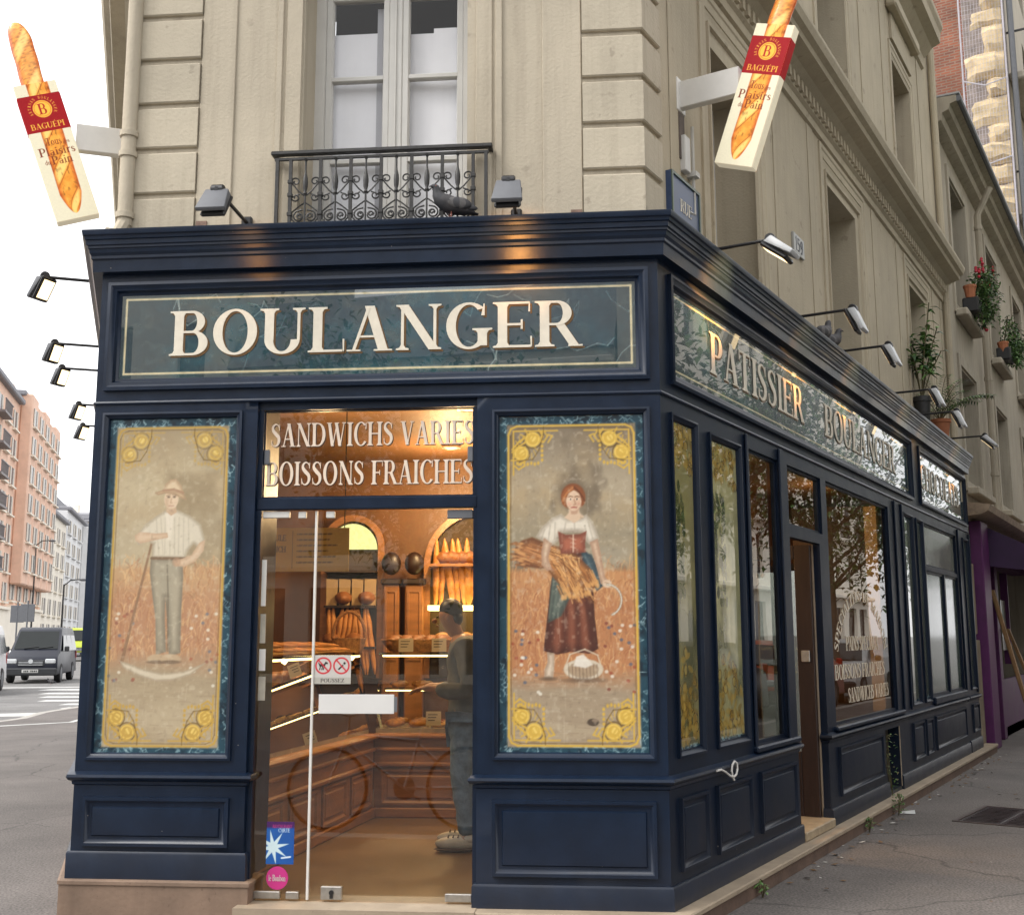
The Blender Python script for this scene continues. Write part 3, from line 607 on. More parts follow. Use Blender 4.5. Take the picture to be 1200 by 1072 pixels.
def marble_border(c, b, seed):
    w, h = c.w, c.h; r = random.Random(seed); n = c.noise(.05, .05, seed); 
    m = 1-np.clip(np.minimum(np.minimum(c.X, w-c.X), np.minimum(c.Y, h-c.Y))/b*4-3.2, 0, 1)
    c.put(m, (32, 66, 80)); c.put(m*np.clip((n-.5)*5, 0, 1), (12, 30, 42), .8)
    for k in range(230):
        e = r.randint(0, 3); t = r.random()
        x, y = ((r.uniform(0, b), t*h), (w-r.uniform(0, b), t*h), (t*w, r.uniform(0, b)), (t*w, h-r.uniform(0, b)))[e]; p = [(x, y)]
        for i in range(3): x += r.uniform(-.02, .02); y += r.uniform(-.02, .02); p.append((min(max(x, 0 if e != 1 else w-b), w if e != 0 else b), min(max(y, 0 if e != 3 else h-b), h if e != 2 else b)))
        c.line(p, r.choice((.003, .004)), (160, 186, 190), r.uniform(.25, .85))
def gold_line(c, b, col=(196, 156, 60)):
    w, h = c.w, c.h; q = .045
    P = [(b+q, b), (w-b-q, b), (w-b-q*.3, b+q*.3), (w-b, b+q), (w-b, h-b-q), (w-b-q*.3, h-b-q*.3), (w-b-q, h-b), (b+q, h-b), (b+q*.3, h-b-q*.3), (b, h-b-q), (b, b+q), (b+q*.3, b+q*.3), (b+q, b)]
    c.line(P, .010, col); c.line([(x+(.012 if x < w/2 else -.012), y+(.012 if y < h/2 else -.012)) for x, y in P], .004, (110, 80, 30), .7)
def painting(w, h, who):
    L_ = who == 'reaper'
    corn = ((118,88),(479,85),(76,1036),(447,1036)) if L_ else ((85,72),(497,68),(85,1038),(508,1038))
    (a0,b0),(a1,b1),(a2,b2),(a3,b3) = corn
    def P(x, y):
        t = (y-b0)/(b2-b0); xl = a0+(a2-a0)*t; xr = a1+(a3-a1)*t
        return ((x-xl)/(xr-xl)*w, (1-t)*h)
    k = w/(a1-a0)
    Q = lambda *p: [P(*q) for q in p]
    c = Cv(w, h, .0044, (170,150,118)); sd = 21 if L_ else 41; r = random.Random(sd)
    n1, n2, n3 = c.noise(.3, .2, sd), c.noise(.5, .06, sd+1), c.noise(.02, .02, sd+2, 2); fy = 1-c.Y/h
    if L_:
        sky, sky2, hz, wh, wh2, gd = (160,138,104), (178,162,132), (164,150,126), (180,140,100), (164,112,82), (150,132,106)
    else:
        sky, sky2, hz, wh, wh2, gd = (128,112,92), (166,152,128), (112,112,102), (186,134,90), (172,116,78), (156,138,114)
    n4 = c.noise(.22,.26,sd+7); n5 = c.noise(.09,.11,sd+8); c.put(np.clip((n1-.40)*5, 0, 1), sky2, .9); c.put(np.clip((.52-n4)*7, 0, 1), tuple(.8*v for v in sky), .75); c.put(np.clip((n5-.55)*6, 0, 1), tuple(.9*v for v in sky2), .4); c.put(np.clip(1-fy*5, 0, 1), tuple(.82*v for v in sky), .8)
    c.put(np.clip((.42-np.abs(fy-.36)*4), 0, 1), hz, .9)
    h0 = .44 if L_ else .455; h1 = .70 if L_ else .74
    c.put(np.clip((fy-h0)*60, 0, 1), wh); c.put(np.clip((fy-h0-.04)*14, 0, 1)*np.clip(.3+n1, 0, 1), wh2)
    c.put(np.clip((fy-h1)*14+n1-.5, 0, 1), gd); c.put(np.clip((fy-h1-.06)*8, 0, 1)*np.clip((n2-.4)*4, 0, 1), (182,166,138), .6)
    for i in range(900):
        x = r.uniform(0, w); y = h*(1-r.uniform(h0, h1+.03)); l = r.uniform(.02, .07); t = r.uniform(-.5, .5)
        c.line([(x, y), (x+t*l*.6, y+l*.7), (x+t*l*1.6, y+l)], .005, r.choice([(205,158,108),(150,92,60),(214,170,120),(168,112,74),(190,140,98)]), r.uniform(.25, .7))
    for i in range(220):
        x = r.uniform(.04, w-.04); y = h*(1-r.uniform(h1+.02, .97)); c.line([(x, y), (x+r.uniform(-.06,.06), y+r.uniform(-.006,.006))], .005, r.choice([(186,170,142),(126,106,84),(172,150,122)]), .35)
    for i in range(70):
        x = r.uniform(.06, w-.06); y = h*(1-r.uniform(h1-.12, h1+.1))
        if abs(x/w-.5) < .2: continue
        c.ell(x, y, .009, .008, r.choice([(225,220,205),(225,220,205),(150,70,50),(80,90,110),(120,60,50)]), .75)
    sk, sk2 = (206,178,150), (168,130,104)
    if L_:
        c.poly(Q((240,425),(246,428),(180,700),(160,785),(150,782),(172,700)), (120,86,62), .9)
        c.poly(Q((148,776),(168,782),(215,800),(270,812),(330,806),(392,782),(350,815),(300,830),(250,832),(205,818),(160,796)), (200,188,166), .95, edge=((120,100,80), .012, .7))
        c.poly(Q((236,488),(325,490),(327,540),(322,640),(320,755),(288,765),(282,660),(277,600),(276,660),(280,752),(252,760),(250,660),(240,590),(233,530)), (150,142,124), 1, edge=((92,84,72), .03, .75))
        c.line(Q((282,510),(285,600),(284,750)), .008, (86,76,64), .7); c.poly(Q((296,540),(318,545),(312,640),(300,740)), (160,150,130), .6, .02); c.poly(Q((244,540),(262,545),(266,640),(262,740),(256,740)), (156,146,126), .5, .02)
        for x in (255, 293): c.ell(*P(x, 772), 28*k, 13*k, (176,150,120), 1); c.ell(*P(x, 780), 28*k, 5*k, (90,70,55), .8)
        c.poly(Q((218,395),(248,372),(280,352),(306,352),(345,370),(376,396),(388,440),(372,462),(356,450),(340,470),(332,492),(238,490),(240,450),(226,440),(200,452),(190,430)), (205,196,178), 1, edge=((140,126,106), .02, .8))
        for x in range(250, 345, 13): c.line(Q((x, 375),(x+r.uniform(-5,8), 480)), .005, (160,148,130), .5)
        c.line(Q((238,490),(330,492)), .016, (96,70,52), .9); c.poly(Q((275,362),(300,362),(292,440),(282,440)), (222,212,196), .8, .01)
        c.poly(Q((190,425),(205,415),(250,420),(282,418),(284,432),(250,438),(205,448),(192,440)), sk, 1, edge=(sk2, .02, .6))
        c.poly(Q((372,448),(388,440),(384,470),(360,500),(330,515),(305,512),(300,498),(325,492),(350,482)), sk, 1, edge=(sk2, .02, .6)); c.ell(*P(308,502), 12*k, 13*k, sk2, .6)
        c.poly(Q((280,335),(305,335),(308,360),(292,370),(278,358)), (188,156,128), 1); c.ell(*P(293,322), 20*k, 27*k, sk, 1); c.ell(*P(300,326), 10*k, 18*k, (222,198,170), .5)
        c.ell(*P(285,316), 4*k, 2.4*k, (70,50,40), .9); c.ell(*P(301,316), 4*k, 2.4*k, (70,50,40), .9); c.line(Q((293,320),(291,332),(295,333)), .005, sk2, .8); c.line(Q((286,341),(299,341)), .006, (160,104,90), .8); c.line(Q((279,312),(289,310)), .004, (110,84,66), .8); c.line(Q((296,310),(306,312)), .004, (110,84,66), .8); c.poly(Q((274,318),(282,322),(284,345),(276,338)), (170,136,110), .5, .01)
        c.poly(Q((245,303),(270,295),(300,292),(328,308),(336,325),(322,320),(300,308),(275,305),(255,310)), (196,168,134), 1, edge=((130,98,72), .015, .8))
        c.poly(Q((268,298),(276,278),(290,266),(306,265),(320,282),(328,306),(300,304)), (208,184,152), 1, edge=((146,112,84), .02, .8)); c.line(Q((270,297),(300,294),(326,304)), .012, (150,112,86), .9)
        c.poly(Q((380,230),(440,222),(440,238),(395,246)), (200,190,165), .3, .03); c.poly(Q((180,390),(220,380),(225,400),(185,420)), (190,180,155), .3, .03)
    else:
        dk, md = (74,44,30), (150,98,58)
        # skirt with folds, blue apron
        c.poly(Q((250,468),(334,468),(352,560),(356,650),(366,742),(340,756),(290,750),(250,758),(212,748),(222,660),(232,570)), (112,64,48), 1, edge=((62,36,30), .05, .85))
        for x, sh in ((238,0),(256,1),(274,0),(292,1),(308,0),(324,1),(340,0)): c.line(Q((278+(x-285)*.5, 520),(x, 640),(x+(x-290)*.22, 748)), .022, (150,94,70) if sh else (66,36,30), .5, .022)
        c.poly(Q((246,480),(270,500),(290,590),(262,650),(226,668),(232,580)), (88,98,90), .95, .012, edge=((54,62,58), .03, .7))
        for x in (244, 256, 268): c.line(Q((x, 500),(x-6, 580),(x-16, 655)), .007, (118,126,112), .6, .01)
        c.poly(Q((318,462),(348,478),(368,520),(384,562),(362,580),(344,552),(326,500)), (66,86,94), .95, .012, edge=((40,54,60), .03, .7)); c.line(Q((330,480),(352,530),(368,570)), .008, (104,122,126), .6, .01)
        # sheaf: a bundle under the arm fanning out over the hip
        c.poly(Q((126,486),(132,456),(150,436),(180,426),(216,442),(252,468),(236,512),(196,514),(150,508)), (168,112,70), 1, .012, edge=(dk, .045, .75))
        c.poly(Q((206,470),(222,444),(262,456),(306,480),(344,516),(366,560),(340,580),(318,596),(292,590),(262,566),(236,536),(214,504)), (176,118,68), 1, .012, edge=(dk, .03, .7))
        for i in range(70):
            a = r.uniform(0, 1); c.line(Q((206+40*a, 452+46*a*r.random()),(260+60*a*r.random(), 470+70*r.random()),(292+70*r.random(), 560+56*r.random())), .005, r.choice([(224,174,112),(128,78,44),(208,152,92),(234,188,130),(110,66,38)]), .75)
        for i in range(46):
            x = r.uniform(262, 366); y = 545+(366-x)*.22+r.uniform(0,34); c.line(Q((x-14, y-30),(x, y)), .006, r.choice([(214,160,100),(196,140,84),(122,76,44)]), .8); c.ell(*P(x+1, y+3), .007, .013, (206,154,94), .8)
        for i in range(46):
            x = r.uniform(130, 226); y = r.uniform(440, 504); c.line(Q((x, y),(x+34, y+12)), .005, r.choice([(212,156,100),(120,74,44),(190,132,84)]), .7)
        for i in range(24): x, y = r.uniform(122,160), r.uniform(440,506); c.ell(*P(x, y), .013, .006, r.choice([(204,150,96),(140,90,54)]), .8)
        # blouse, bodice, arms
        c.poly(Q((192,424),(208,398),(238,370),(262,360),(282,374),(316,372),(334,362),(352,384),(364,414),(370,432),(342,446),(326,430),(322,412),(262,412),(252,438),(234,450)), (216,206,188), 1, .008, edge=((146,132,114), .025, .8))
        for a, b in (((216,404),(206,432)),((232,392),(226,438)),((246,384),(244,432)),((340,384),(352,430)),((330,394),(338,434)),((276,384),(272,408)),((300,382),(302,408))): c.line(Q(a, b), .006, (158,146,128), .6, .008)
        c.poly(Q((254,410),(276,420),(316,418),(334,410),(330,446),(332,470),(262,474),(258,440)), (166,98,74), 1, .007, edge=((104,58,46), .03, .8)); c.line(Q((297,420),(297,468)), .007, (216,190,166), .85)
        for y in (430, 442, 454): c.line(Q((290, y),(304, y+4)), .004, (216,190,166), .7)
        c.poly(Q((214,428),(236,444),(226,484),(230,504),(236,518),(222,522),(208,506),(206,470)), sk, 1, .006, edge=((150,112,88), .022, .8)); [c.line(Q((226+3*k, 512),(234+4*k, 522)), .005, (170,130,104), .8) for k in range(3)]
        c.poly(Q((344,442),(366,432),(376,484),(386,540),(398,556),(390,568),(374,560),(362,510)), sk, 1, .006, edge=((150,112,88), .022, .8))
        c.ell(*P(392,560), 13*k, 11*k, sk, 1); c.line(Q((386,556),(400,562)), .004, (150,112,88), .8)
        # neck, head, hair parted in the middle
        c.poly(Q((286,336),(312,336),(316,356),(328,368),(300,386),(272,370),(284,356)), sk, 1, .008); c.poly(Q((288,346),(312,346),(308,360),(292,360)), (168,128,102), .7, .01)
        c.ell(*P(297,309), 34*k, 37*k, (126,72,42), 1, .01); c.ell(*P(299,320), 22*k, 30*k, (216,186,158), 1, .006); c.ell(*P(307,326), 12*k, 22*k, (184,146,118), .45, .02)
        c.poly(Q((299,290),(284,300),(276,322),(276,340),(266,330),(264,306),(276,284),(296,276)), (146,86,50), 1, .007); c.poly(Q((299,290),(314,300),(321,322),(321,340),(331,328),(331,304),(318,284),(300,276)), (134,78,46), 1, .007)
        for t in range(6): c.line(Q((297,280+t),(280-2*t, 296+3*t),(270-t, 322)), .004, (182,118,70), .5); c.line(Q((301,280+t),(316+2*t, 296+3*t),(326+t, 322)), .004, (96,54,32), .5)
        for x in (290, 308): c.ell(*P(x,317), 4.2*k, 2.3*k, (238,226,210), .9, .003); c.ell(*P(x,317), 2.2*k, 2.3*k, (58,42,34), 1, .003); c.line(Q((x-6,310),(x,308),(x+6,310)), .004, (104,66,44), .9)
        c.line(Q((300,318),(304,331),(299,333)), .0045, (166,122,96), .9); c.line(Q((292,341),(299,340),(307,341)), .006, (158,78,68), .95); c.ell(*P(287,331), 6*k, 5*k, (206,148,124), .5, .012); c.ell(*P(313,331), 5*k, 5*k, (196,140,116), .5, .012)
        pts = [(392+40*math.sin(a), 606-44*math.cos(a)) for a in [i*.2 for i in range(15)]]
        c.line(Q(*pts), .010, (120,108,92), .7); c.line(Q(*pts), .006, (206,198,182), .95)
        c.poly(Q((222,752),(242,756),(242,790),(238,826),(214,824),(215,800),(224,780)), (208,190,168), 1, .007, edge=((140,116,94), .02, .8)); c.ell(*P(226,826), 22*k, 5*k, (84,66,52), .7, .01)
        c.ell(*P(324,800), 54*k, 28*k, (166,146,120), .9); c.ell(*P(324,800), 54*k, 28*k, (206,192,170), .9, ring=.011); c.line(Q((272,796),(286,758),(328,744),(364,760),(376,800)), .007, (200,184,160), .9)
        for i in range(9): c.line(Q((282+10*i, 786),(284+10*i, 824)), .004, (112,90,72), .7)
        c.poly(Q((296,790),(304,764),(324,758),(338,772),(352,786),(330,796)), (222,214,200), .9, .008); c.ell(*P(324,830), 58*k, 6*k, (84,66,52), .6, .012)
        c.ell(*P(350,945), 16*k, 10*k, (70,58,48), .9); c.ell(*P(356,940), 9*k, 5*k, (150,130,110), .8)
    # wear: scratches, pale washes
    for i in range(60):
        x, y = r.uniform(.05, w-.05), r.uniform(.1, h-.1); c.line([(x, y), (x+r.uniform(-.01,.01), y-r.uniform(.02,.14))], .003, (214,204,186), r.uniform(.08, .3))
    c.put(np.clip((n3-.62)*5, 0, 1), (210,198,176), .28); c.put(np.clip((.30-n3)*6, 0, 1), (106,90,72), .22)
    cm = np.array((196,180,146))/255.; f_ = .22 if L_ else .0; c.c = c.c*(1-f_)+cm*f_; marble_border(c, .045, sd); g = (186,150,70) if L_ else (204,166,70)
    gold_line(c, .05, g); b = .056; sc = .40
    for sx, sy in ((1,1),(-1,1),(1,-1),(-1,-1)): gold_corner(c, b if sx > 0 else w-b, b if sy > 0 else h-b, sx, sy, sc, g, .55 if (L_ and sy < 0) else .95)
    return c
painting(.70, 1.75, 'reaper').build('painted_panel', ART, SHOP, FR, -2.928, .703, .0145, k=.98, label='painted panel of a farmhand in a straw hat leaning on a scythe')
painting(.746, 1.71, 'gleaner').build('painted_panel', ART, SHOP, FR, -.834, .717, .0145, k=.95, label='painted panel of a peasant woman carrying a wheat sheaf and sickle')
def glasspanel(w, h, seed, tone):
    c = Cv(w, h, .0065, tone); r = random.Random(seed); n = c.noise(.2, .3, seed); f = 1-c.Y/h
    c.put(np.clip((n-.5)*4, 0, 1), (128,130,96), .6); c.put(np.clip((f-.3)*3, 0, 1)*np.clip((.55-n)*4, 0, 1), (62,66,46), .6)
    for k in range(90):
        x = r.uniform(.1*w, .5*w) if tone[0] > 100 else r.uniform(.2*w, .8*w); y = h*(1-r.uniform(.2, .55)); c.ell(x, y, .02, .03, r.choice([(38,50,26),(60,66,34),(82,84,48)]), .55)  # green dabs: mirrored foliage put into the panel's colour
    marble_border(c, .03, seed)
    for top in (0, 1):
        for k in range(70):
            t = r.random(); d = r.random()**1.4*(.30 if top else .34)
            x = w*(.1+.8*t); y = (h-.05-d*(.6+.5*abs(t-.5))) if top else (.05+d*(.6+.8*math.cos((t-.5)*3))); a = r.uniform(0, 3.1)
            c.ell(x, y, .035, .017, r.choice([(176,144,66),(156,124,54),(192,162,84),(132,104,46)]), .6, rot=a)
            if k % 3 == 0: c.ell(x, y, .036, .03, (92,66,20), .6, ring=.006)
    return c
GART = vcmat('painted_street_glass', .12, coat=1.0, nsc=30, nv=.1, cior=1.6)
glasspanel(.36, 1.73, 61, (140,132,88)).build('painted_panel', GART, SHOP, RT, .134, .72, .0145, k=1, label='narrow gold painted glass panel nearest the corner')
glasspanel(.505, 1.71, 62, (172,166,120)).build('painted_panel', GART, SHOP, RT, .68, .72, .0145, k=1, label='wider olive and gold painted glass panel')
for x0, w, sd in ((5.685,.40,63),(6.275,.29,64),(8.945,.34,65)):
    c = Cv(w, 1.735, .012, (118,124,104)); n = c.noise(.1, .2, sd); c.put(np.clip((n-.45)*4, 0, 1), (150,156,136), .7); marble_border(c, .03, sd)
    c.build('mirror_panel', GART, SHOP, RT, x0, .69, .0145, k=.6)
# ---- entrance
mb = MB(FR); mb.box(-2.115,-.945,.03,.085,2.492,2.545); mb.box(-2.115,-.945,.025,.08,1.958,2.022,c=.006); mb.box(-2.114,-2.088,.03,.08,.005,2.49); mb.box(-.968,-.946,.03,.08,.005,2.49)
b_(mb, 'door_frame')
tw = pane(FR, -2.088, -.968, 2.024, 2.49, .058, GLASS, 'transom_window', .006, NAVY, label='transom window lettered SANDWICHS VARIES BOISSONS FRAICHES')
BRN = mat('dark_brown_letter_edge', (.05,.022,.012), .5, .2, 20); IVT = mat('ivory_transom_letters', (.68,.56,.45), .6, .06, 20)
for t, x0, x1, z in (('SANDWICHS VARIES', -2.062, -.956, 2.297), ('BOISSONS FRAICHES', -2.084, -.962, 2.09)):
    mb = MB(FR); st = text_strips(t, x1-x0-.012, .126, .01); letters(mb, st, x0+.004, z, .0535, .001, 0); letters(mb, st, x0+.0085, z-.0045, .0562, .0003, 1); mb.build('lettering', [IVT, BRN], tw, smooth=0)
for x in (-2.085, -1.0):
    mb = MB(FR); mb.box(x, x+.03, .035, .056, 2.2, 2.28, c=.004); mb.build('glass_clamp', GREYM, tw)
sg = MB(FR); sg.quad((-2.086,.058,.012),(-1.802,.058,.012),(-1.802,.058,1.955),(-2.086,.058,1.955)); sg = sg.build('side_glass', GLASS, SHOP, smooth=0)
dg = MB(FR); dg.quad((-1.79,.055,.012),(-.97,.055,.012),(-.97,.055,1.952),(-1.79,.055,1.952)); dg = dg.build('glass_door', GLASS, SHOP, smooth=0, label='frameless clear glass door with stickers')
PALE = mat('pale_plastic_edge', (.62,.6,.56), .4, .05, 10)
bx(FR, 'edge_strip', PALE, dg, -1.803,-1.791,.045,.062,.012,1.953, c=.001)
bx(FR, 'hinge_patch', GREYM, dg, -1.105,-.972,.042,.068,1.905,1.95); bx(FR, 'hinge_patch', STEEL, dg, -1.105,-.972,.042,.068,.014,.052)
bx(FR, 'lock_plate', STEEL, dg, -1.727,-1.622,.04,.07,.014,.078); q = MB(FR); q.lathe([(.012,-.004),(.012,.004)], (-1.672,.037,.05), 12, axis='Y'); q.box(-1.68,-1.664,.034,.04,.022,.05); q.build('keyhole', DARKM, dg)
bx(FR, 'glass_clamp', PALE, sg, -2.084,-1.94,.042,.068,1.918,1.953); bx(FR, 'glass_clamp', PALE, sg, -1.893,-1.852,.042,.068,1.915,1.95); bx(FR, 'glass_clamp', PALE, dg, -1.745,-1.70,.042,.068,1.915,1.95)
bx(FR, 'glass_clamp', STEEL, sg, -2.07,-1.935,.04,.07,.014,.05); bx(FR, 'glass_clamp', STEEL, sg, -1.905,-1.84,.04,.07,.014,.05)
bx(FR, 'push_strip', mat('white_sticker', (.60,.59,.57), .5, .03, 5), dg, -1.762,-1.372,.05,.054,.916,1.012, c=.001)
bx(FR, 'bracket_clip', GREYM, dg, -1.371,-1.355,.046,.054,.925,1.0, c=.001)
# stickers
for k, (z0, z1) in enumerate(((.98,1.10),(1.13,1.24),(1.27,1.42),(1.46,1.7))): bx(FR, 'paper_notice', PALE if k % 2 else mat('aged_paper_notice', (.36,.33,.27), .7, .15, 12), sg, -2.083, -2.045-.004*k, .0545, .0575, z0, z1, c=.0005)
c = Cv(.192, .145, .0022, (196,192,186))
for cx in (.048, .142):
    c.ell(cx, .092, .043, .043, (200,40,52), 1, ring=.008)
    if cx < .1:
        c.poly([(cx-.02,.088),(cx+.008,.088),(cx+.012,.1),(cx+.024,.1),(cx+.022,.108),(cx+.01,.112),(cx+.004,.1),(cx-.018,.1),(cx-.026,.11),(cx-.027,.106)], (30,28,28)); [c.line([(cx+u,.09),(cx+u-.004,.072)], .005, (30,28,28)) for u in (-.015,-.004,.004)]
    else:
        c.poly([(cx-.018,.075),(cx-.012,.07),(cx+.012,.092),(cx+.006,.098)], (30,28,28)); c.ell(cx+.016,.104,.006,.006,(30,28,28)); 
    c.line([(cx-.028,.122),(cx+.028,.062)], .007, (200,40,52))
c.put(np.clip((.034-c.Y)*500, 0, 1), (178,174,164)); c.text('POUSSEZ', .034, .008, .125, .019, (60,58,56))
c.build('no_dogs_sticker', PRINT, dg, FR, -1.79, 1.064, .05, k=.9, thick=.002)
c = Cv(.142, .205, .0024, (24,92,168)); c.put(np.clip(c.X*4, 0, 1), (18,64,140), .7); c.put(np.clip((c.Y-.17)*90, 0, 1), (70,22,90))
import itertools
cx, cy = .035, .082; c.poly([(cx+(.085 if i % 2 == 0 else .026)*math.cos(i*math.pi/8+.2), cy+(.085 if i % 2 == 0 else .026)*math.sin(i*math.pi/8+.2)) for i in range(16)], (206,226,232)); c.text('CARTE', .06, .155, .06, .018, (230,235,240)); c.text('RESTAURANT', .03, .176, .1, .014, (200,60,130)); c.text('service', .075, .03, .05, .012, (220,230,240)) if 'v' in GL else c.line([(.08,.03),(.125,.036)], .008, (220,230,240))
c.build('blue_sticker', PRINT, sg, FR, -2.014, .178, .054, k=.9, thick=.002)
q = MB(FR); q.lathe([(.056,-.001),(.056,.001)], (-1.953,.053,.112), 28, axis='Y'); pk = q.build('pink_sticker', mat('pink_sticker_vinyl', (.50,.03,.20), .45, .04, 5), sg)
q = MB(FR); letters(q, text_strips('le Bonbon', .088, .03), -1.997, .098, .0508, .0005); q.build('lettering', PALE, pk, smooth=0)
mb = MB(FR); mb.box(-2.12,-.94,-.12,.2,-.2,.004); mb.build('threshold', SLAB, SHOP)
# ---- stone step along the street side
sl = [jr+nF*.0, C0, C0+dRt*9.95]
mb = MB(); mb.sweep(sl, [(-.3,-.03),(.1,-.03),(.106,-.024),(.106,-.006),(.1,.001),(-.3,.0012)]); mb.build('stone_step', SLAB, SHOP, smooth=20)
mb = MB(); mb.sweep(sl, [(-.2,-.2),(.094,-.2),(.094,-.031),(-.2,-.0305)]); mb.build('step_riser', RISER, SHOP, smooth=20)
# ---- left flank (seen only from a step to the side)
mb = MB(LF); mb.wall(-11.5, 0, .108, 2.545, [(-3.4,-.5,.7,2.4),(-7.2,-3.8,.7,2.4),(-11,-7.6,.7,2.4)], 0, .05); b_(mb, 'side_wall_frame')
for a, b in ((-3.4,-.5),(-7.2,-3.8),(-11,-7.6)): pane(LF, a, b, .7, 2.4, .03, FROST2)
SPMAT = mat('white_painted_scrawl', (.6,.58,.55), .5, .05, 5)
rib = MB(RT); P = [(.535,-.046,.603),(.60,-.046,.603),(.66,-.047,.585),(.72,-.048,.56),(.775,-.05,.548),(.81,-.052,.558),(.835,-.05,.585),(.835,-.048,.615),(.80,-.047,.628),(.765,-.046,.61),(.755,-.046,.58),(.77,-.046,.545),(.79,-.046,.53)]
rib.tube(P, .006, 6); tag(rib.build('ribbon', SPMAT, None, base=tuple(RT @ Vector((.8,-.05,.56)))), 'curled white ribbon stuck on the navy rail beside the corner', 'ribbon')
# ================================================================ CORNER BUILDING
BLD = thing('corner_building', 'beige rendered stone corner apartment house above the navy bakery', 'building', T3(C0.x, C0.y, 3.3))
def part(mb, name, m, par=BLD, **k): return mb.build(name, m, par, **k)
OPF = (-1.945,-1.018,3.2,5.7,.27)
RW = [(1.13,2.05,3.45,5.03,.32),(3.86,4.86,3.45,5.08,.32),(7.1,8.05,3.45,5.1,.32)]
RU = [(1.13,2.05,6.3,7.63,.32),(3.86,4.86,6.3,7.63,.32),(6.95,7.88,6.3,7.63,.32)]
mb = MB(FR); mb.wall(-2.98, -.06, 2.9, 11, [OPF], .1); part(mb, 'front_wall', STONE)
mb = MB(RT); mb.wall(.055, 9.25, 2.9, 11, RW+RU, .1); part(mb, 'street_side_wall', STONE2)
mb = MB(LF); mb.wall(-11.5, -.06, 2.9, 11, [(-4.2,-3.2,3.5,5.1,.3),(-8.2,-7.2,3.5,5.1,.3)], .1); part(mb, 'back_street_wall', STONE2)
bb = [farL, L0, C0, C0+dRt*9.25]
mb = MB(); mb.sweep(bb, [(-.1,5.40),(-.075,5.41),(-.07,5.47),(-.045,5.49),(-.045,5.60),(-.02,5.62),(.02,5.65),(.12,5.68),(.13,5.72),(.17,5.74),(.19,5.79),(.19,5.82),(-.1,5.88)]); part(mb, 'string_cornice', STONE2, smooth=20)
mb = MB(); mb.sweep(bb[:3]+[C0+dRt*8.75], [(-.1,8.3),(-.06,8.32),(-.05,8.45),(0,8.5),(.05,8.56),(.15,8.6),(.16,8.72),(.19,8.78),(.19,8.85),(-.1,8.92)]); part(mb, 'string_cornice', STONE2, smooth=20)
mb = MB(RT); x = .15
while x < 9.1: mb.box(x, x+.05, .018, .05, 5.505, 5.59); x += .105
part(mb, 'dentil_course', STONE2)
# casings
CP = [(0,0),(0,-.016),(.04,-.018),(.05,-.010),(.11,-.010),(.115,-.003),(.14,-.002)]
off = lambda p, y: [(a, b+y) for a, b in p]
for x0, x1, z1 in ((.96,2.22,5.37),(3.68,5.2,5.38),(6.93,8.35,5.38)): mb = MB(RT); mb.mould(x0, 3.0, x1, z1, off(CP, .1)); mb.mould(x0+.14, 3.0, x1-.2, z1-.2, off([(0,0),(0,-.02),(.02,-.02),(.03,0)], .099)); part(mb, 'window_casing', STONE2)
for x0, x1 in ((.98,2.2),(3.72,5.0),(6.8,8.03)): mb = MB(RT); mb.mould(x0, 6.0, x1, 7.8, off(CP, .1)); mb.box(x0+.1, x1-.1, .07, .1, 7.85, 8.15); mb.box(x0-.05, x1+.05, -.02, .1, 8.16, 8.3, c=.02); part(mb, 'window_casing', STONE2)
mb = MB(RT)
for x0, x1 in ((.46,.60),(2.42,2.62),(3.34,3.50),(5.5,5.66),(6.56,6.74),(8.5,8.66),(9.02,9.2)): bx(RT, 'wall_strip', STONE2, BLD, x0, x1, .092, .1, 3.3, 5.40, c=.006)
for x0, x1 in ((2.5,2.62),(3.3,3.46),(5.4,5.5),(6.4,6.55),(8.4,8.9)): bx(RT, 'wall_strip', STONE2, BLD, x0, x1, .09, .1, 5.88, 8.3, c=.006)
mb = MB(FR); mb.mould(-2.10, 3.0, -.825, 6, off([(0,0),(0,-.016),(.03,-.018),(.036,-.006),(.05,-.004),(.056,-.016),(.14,-.016),(.146,-.002)], .1)); part(mb, 'window_casing', STONE)
bx(FR, 'wall_strip', STONE, BLD, -.60,-.385,.088,.1,3.2,6,c=.004); bx(FR, 'wall_strip', STONE, BLD, -2.54,-2.34,.088,.1,3.2,6,c=.004)
def quoins(path, zj, name):
    z = zj
    while z < 10.5:
        if not (5.2 < z < 5.9 or 8.1 < z < 8.9): mb = MB(); mb.sweep(path, [(-.1,z+.012),(-.085,z+.013),(-.078,z+.02),(-.078,z+.24),(-.085,z+.247),(-.1,z+.248)]); part(mb, name, QUOIN, smooth=20)
        z += .2675
fx = (L0-C0).normalized()
quoins([C0+fx*.38, C0, C0+dRt*.30], 3.25, 'quoin_block'); quoins([L0-dLf*.35, L0, C0+fx*2.545], 3.206, 'quoin_block')
# front window
mb = MB(FR); mb.mould(-1.945, 3.25, -1.018, 5.7, [(0,.42),(0,.33),(.055,.33),(.06,.36),(.06,.42)]); mb.box(-1.515,-1.43,.345,.41,3.3,5.64,c=.008)
mb.box(-1.478,-1.468,.335,.346,3.3,5.64)
w = part(mb, 'window', WHITEP)
for x0, x1 in ((-1.885,-1.515),(-1.43,-1.078)):
    mb = MB(FR); mb.mould(x0, 3.3, x1, 5.64, [(0,.40),(0,.35),(.03,.35),(.036,.365),(.036,.40)])
    for z in (4.015, 4.525, 5.035): mb.box(x0+.03, x1-.03, .352, .40, z-.014, z+.014, c=.004)
    part(mb, 'sash', WHITEP, w)
mb = MB(FR); mb.quad((-1.86,.375,3.3),(-1.1,.375,3.3),(-1.1,.375,5.6),(-1.86,.375,5.6)); part(mb, 'pane', glass('upper_window_glass', (.95,.95,.96), 1.35), w, smooth=0)
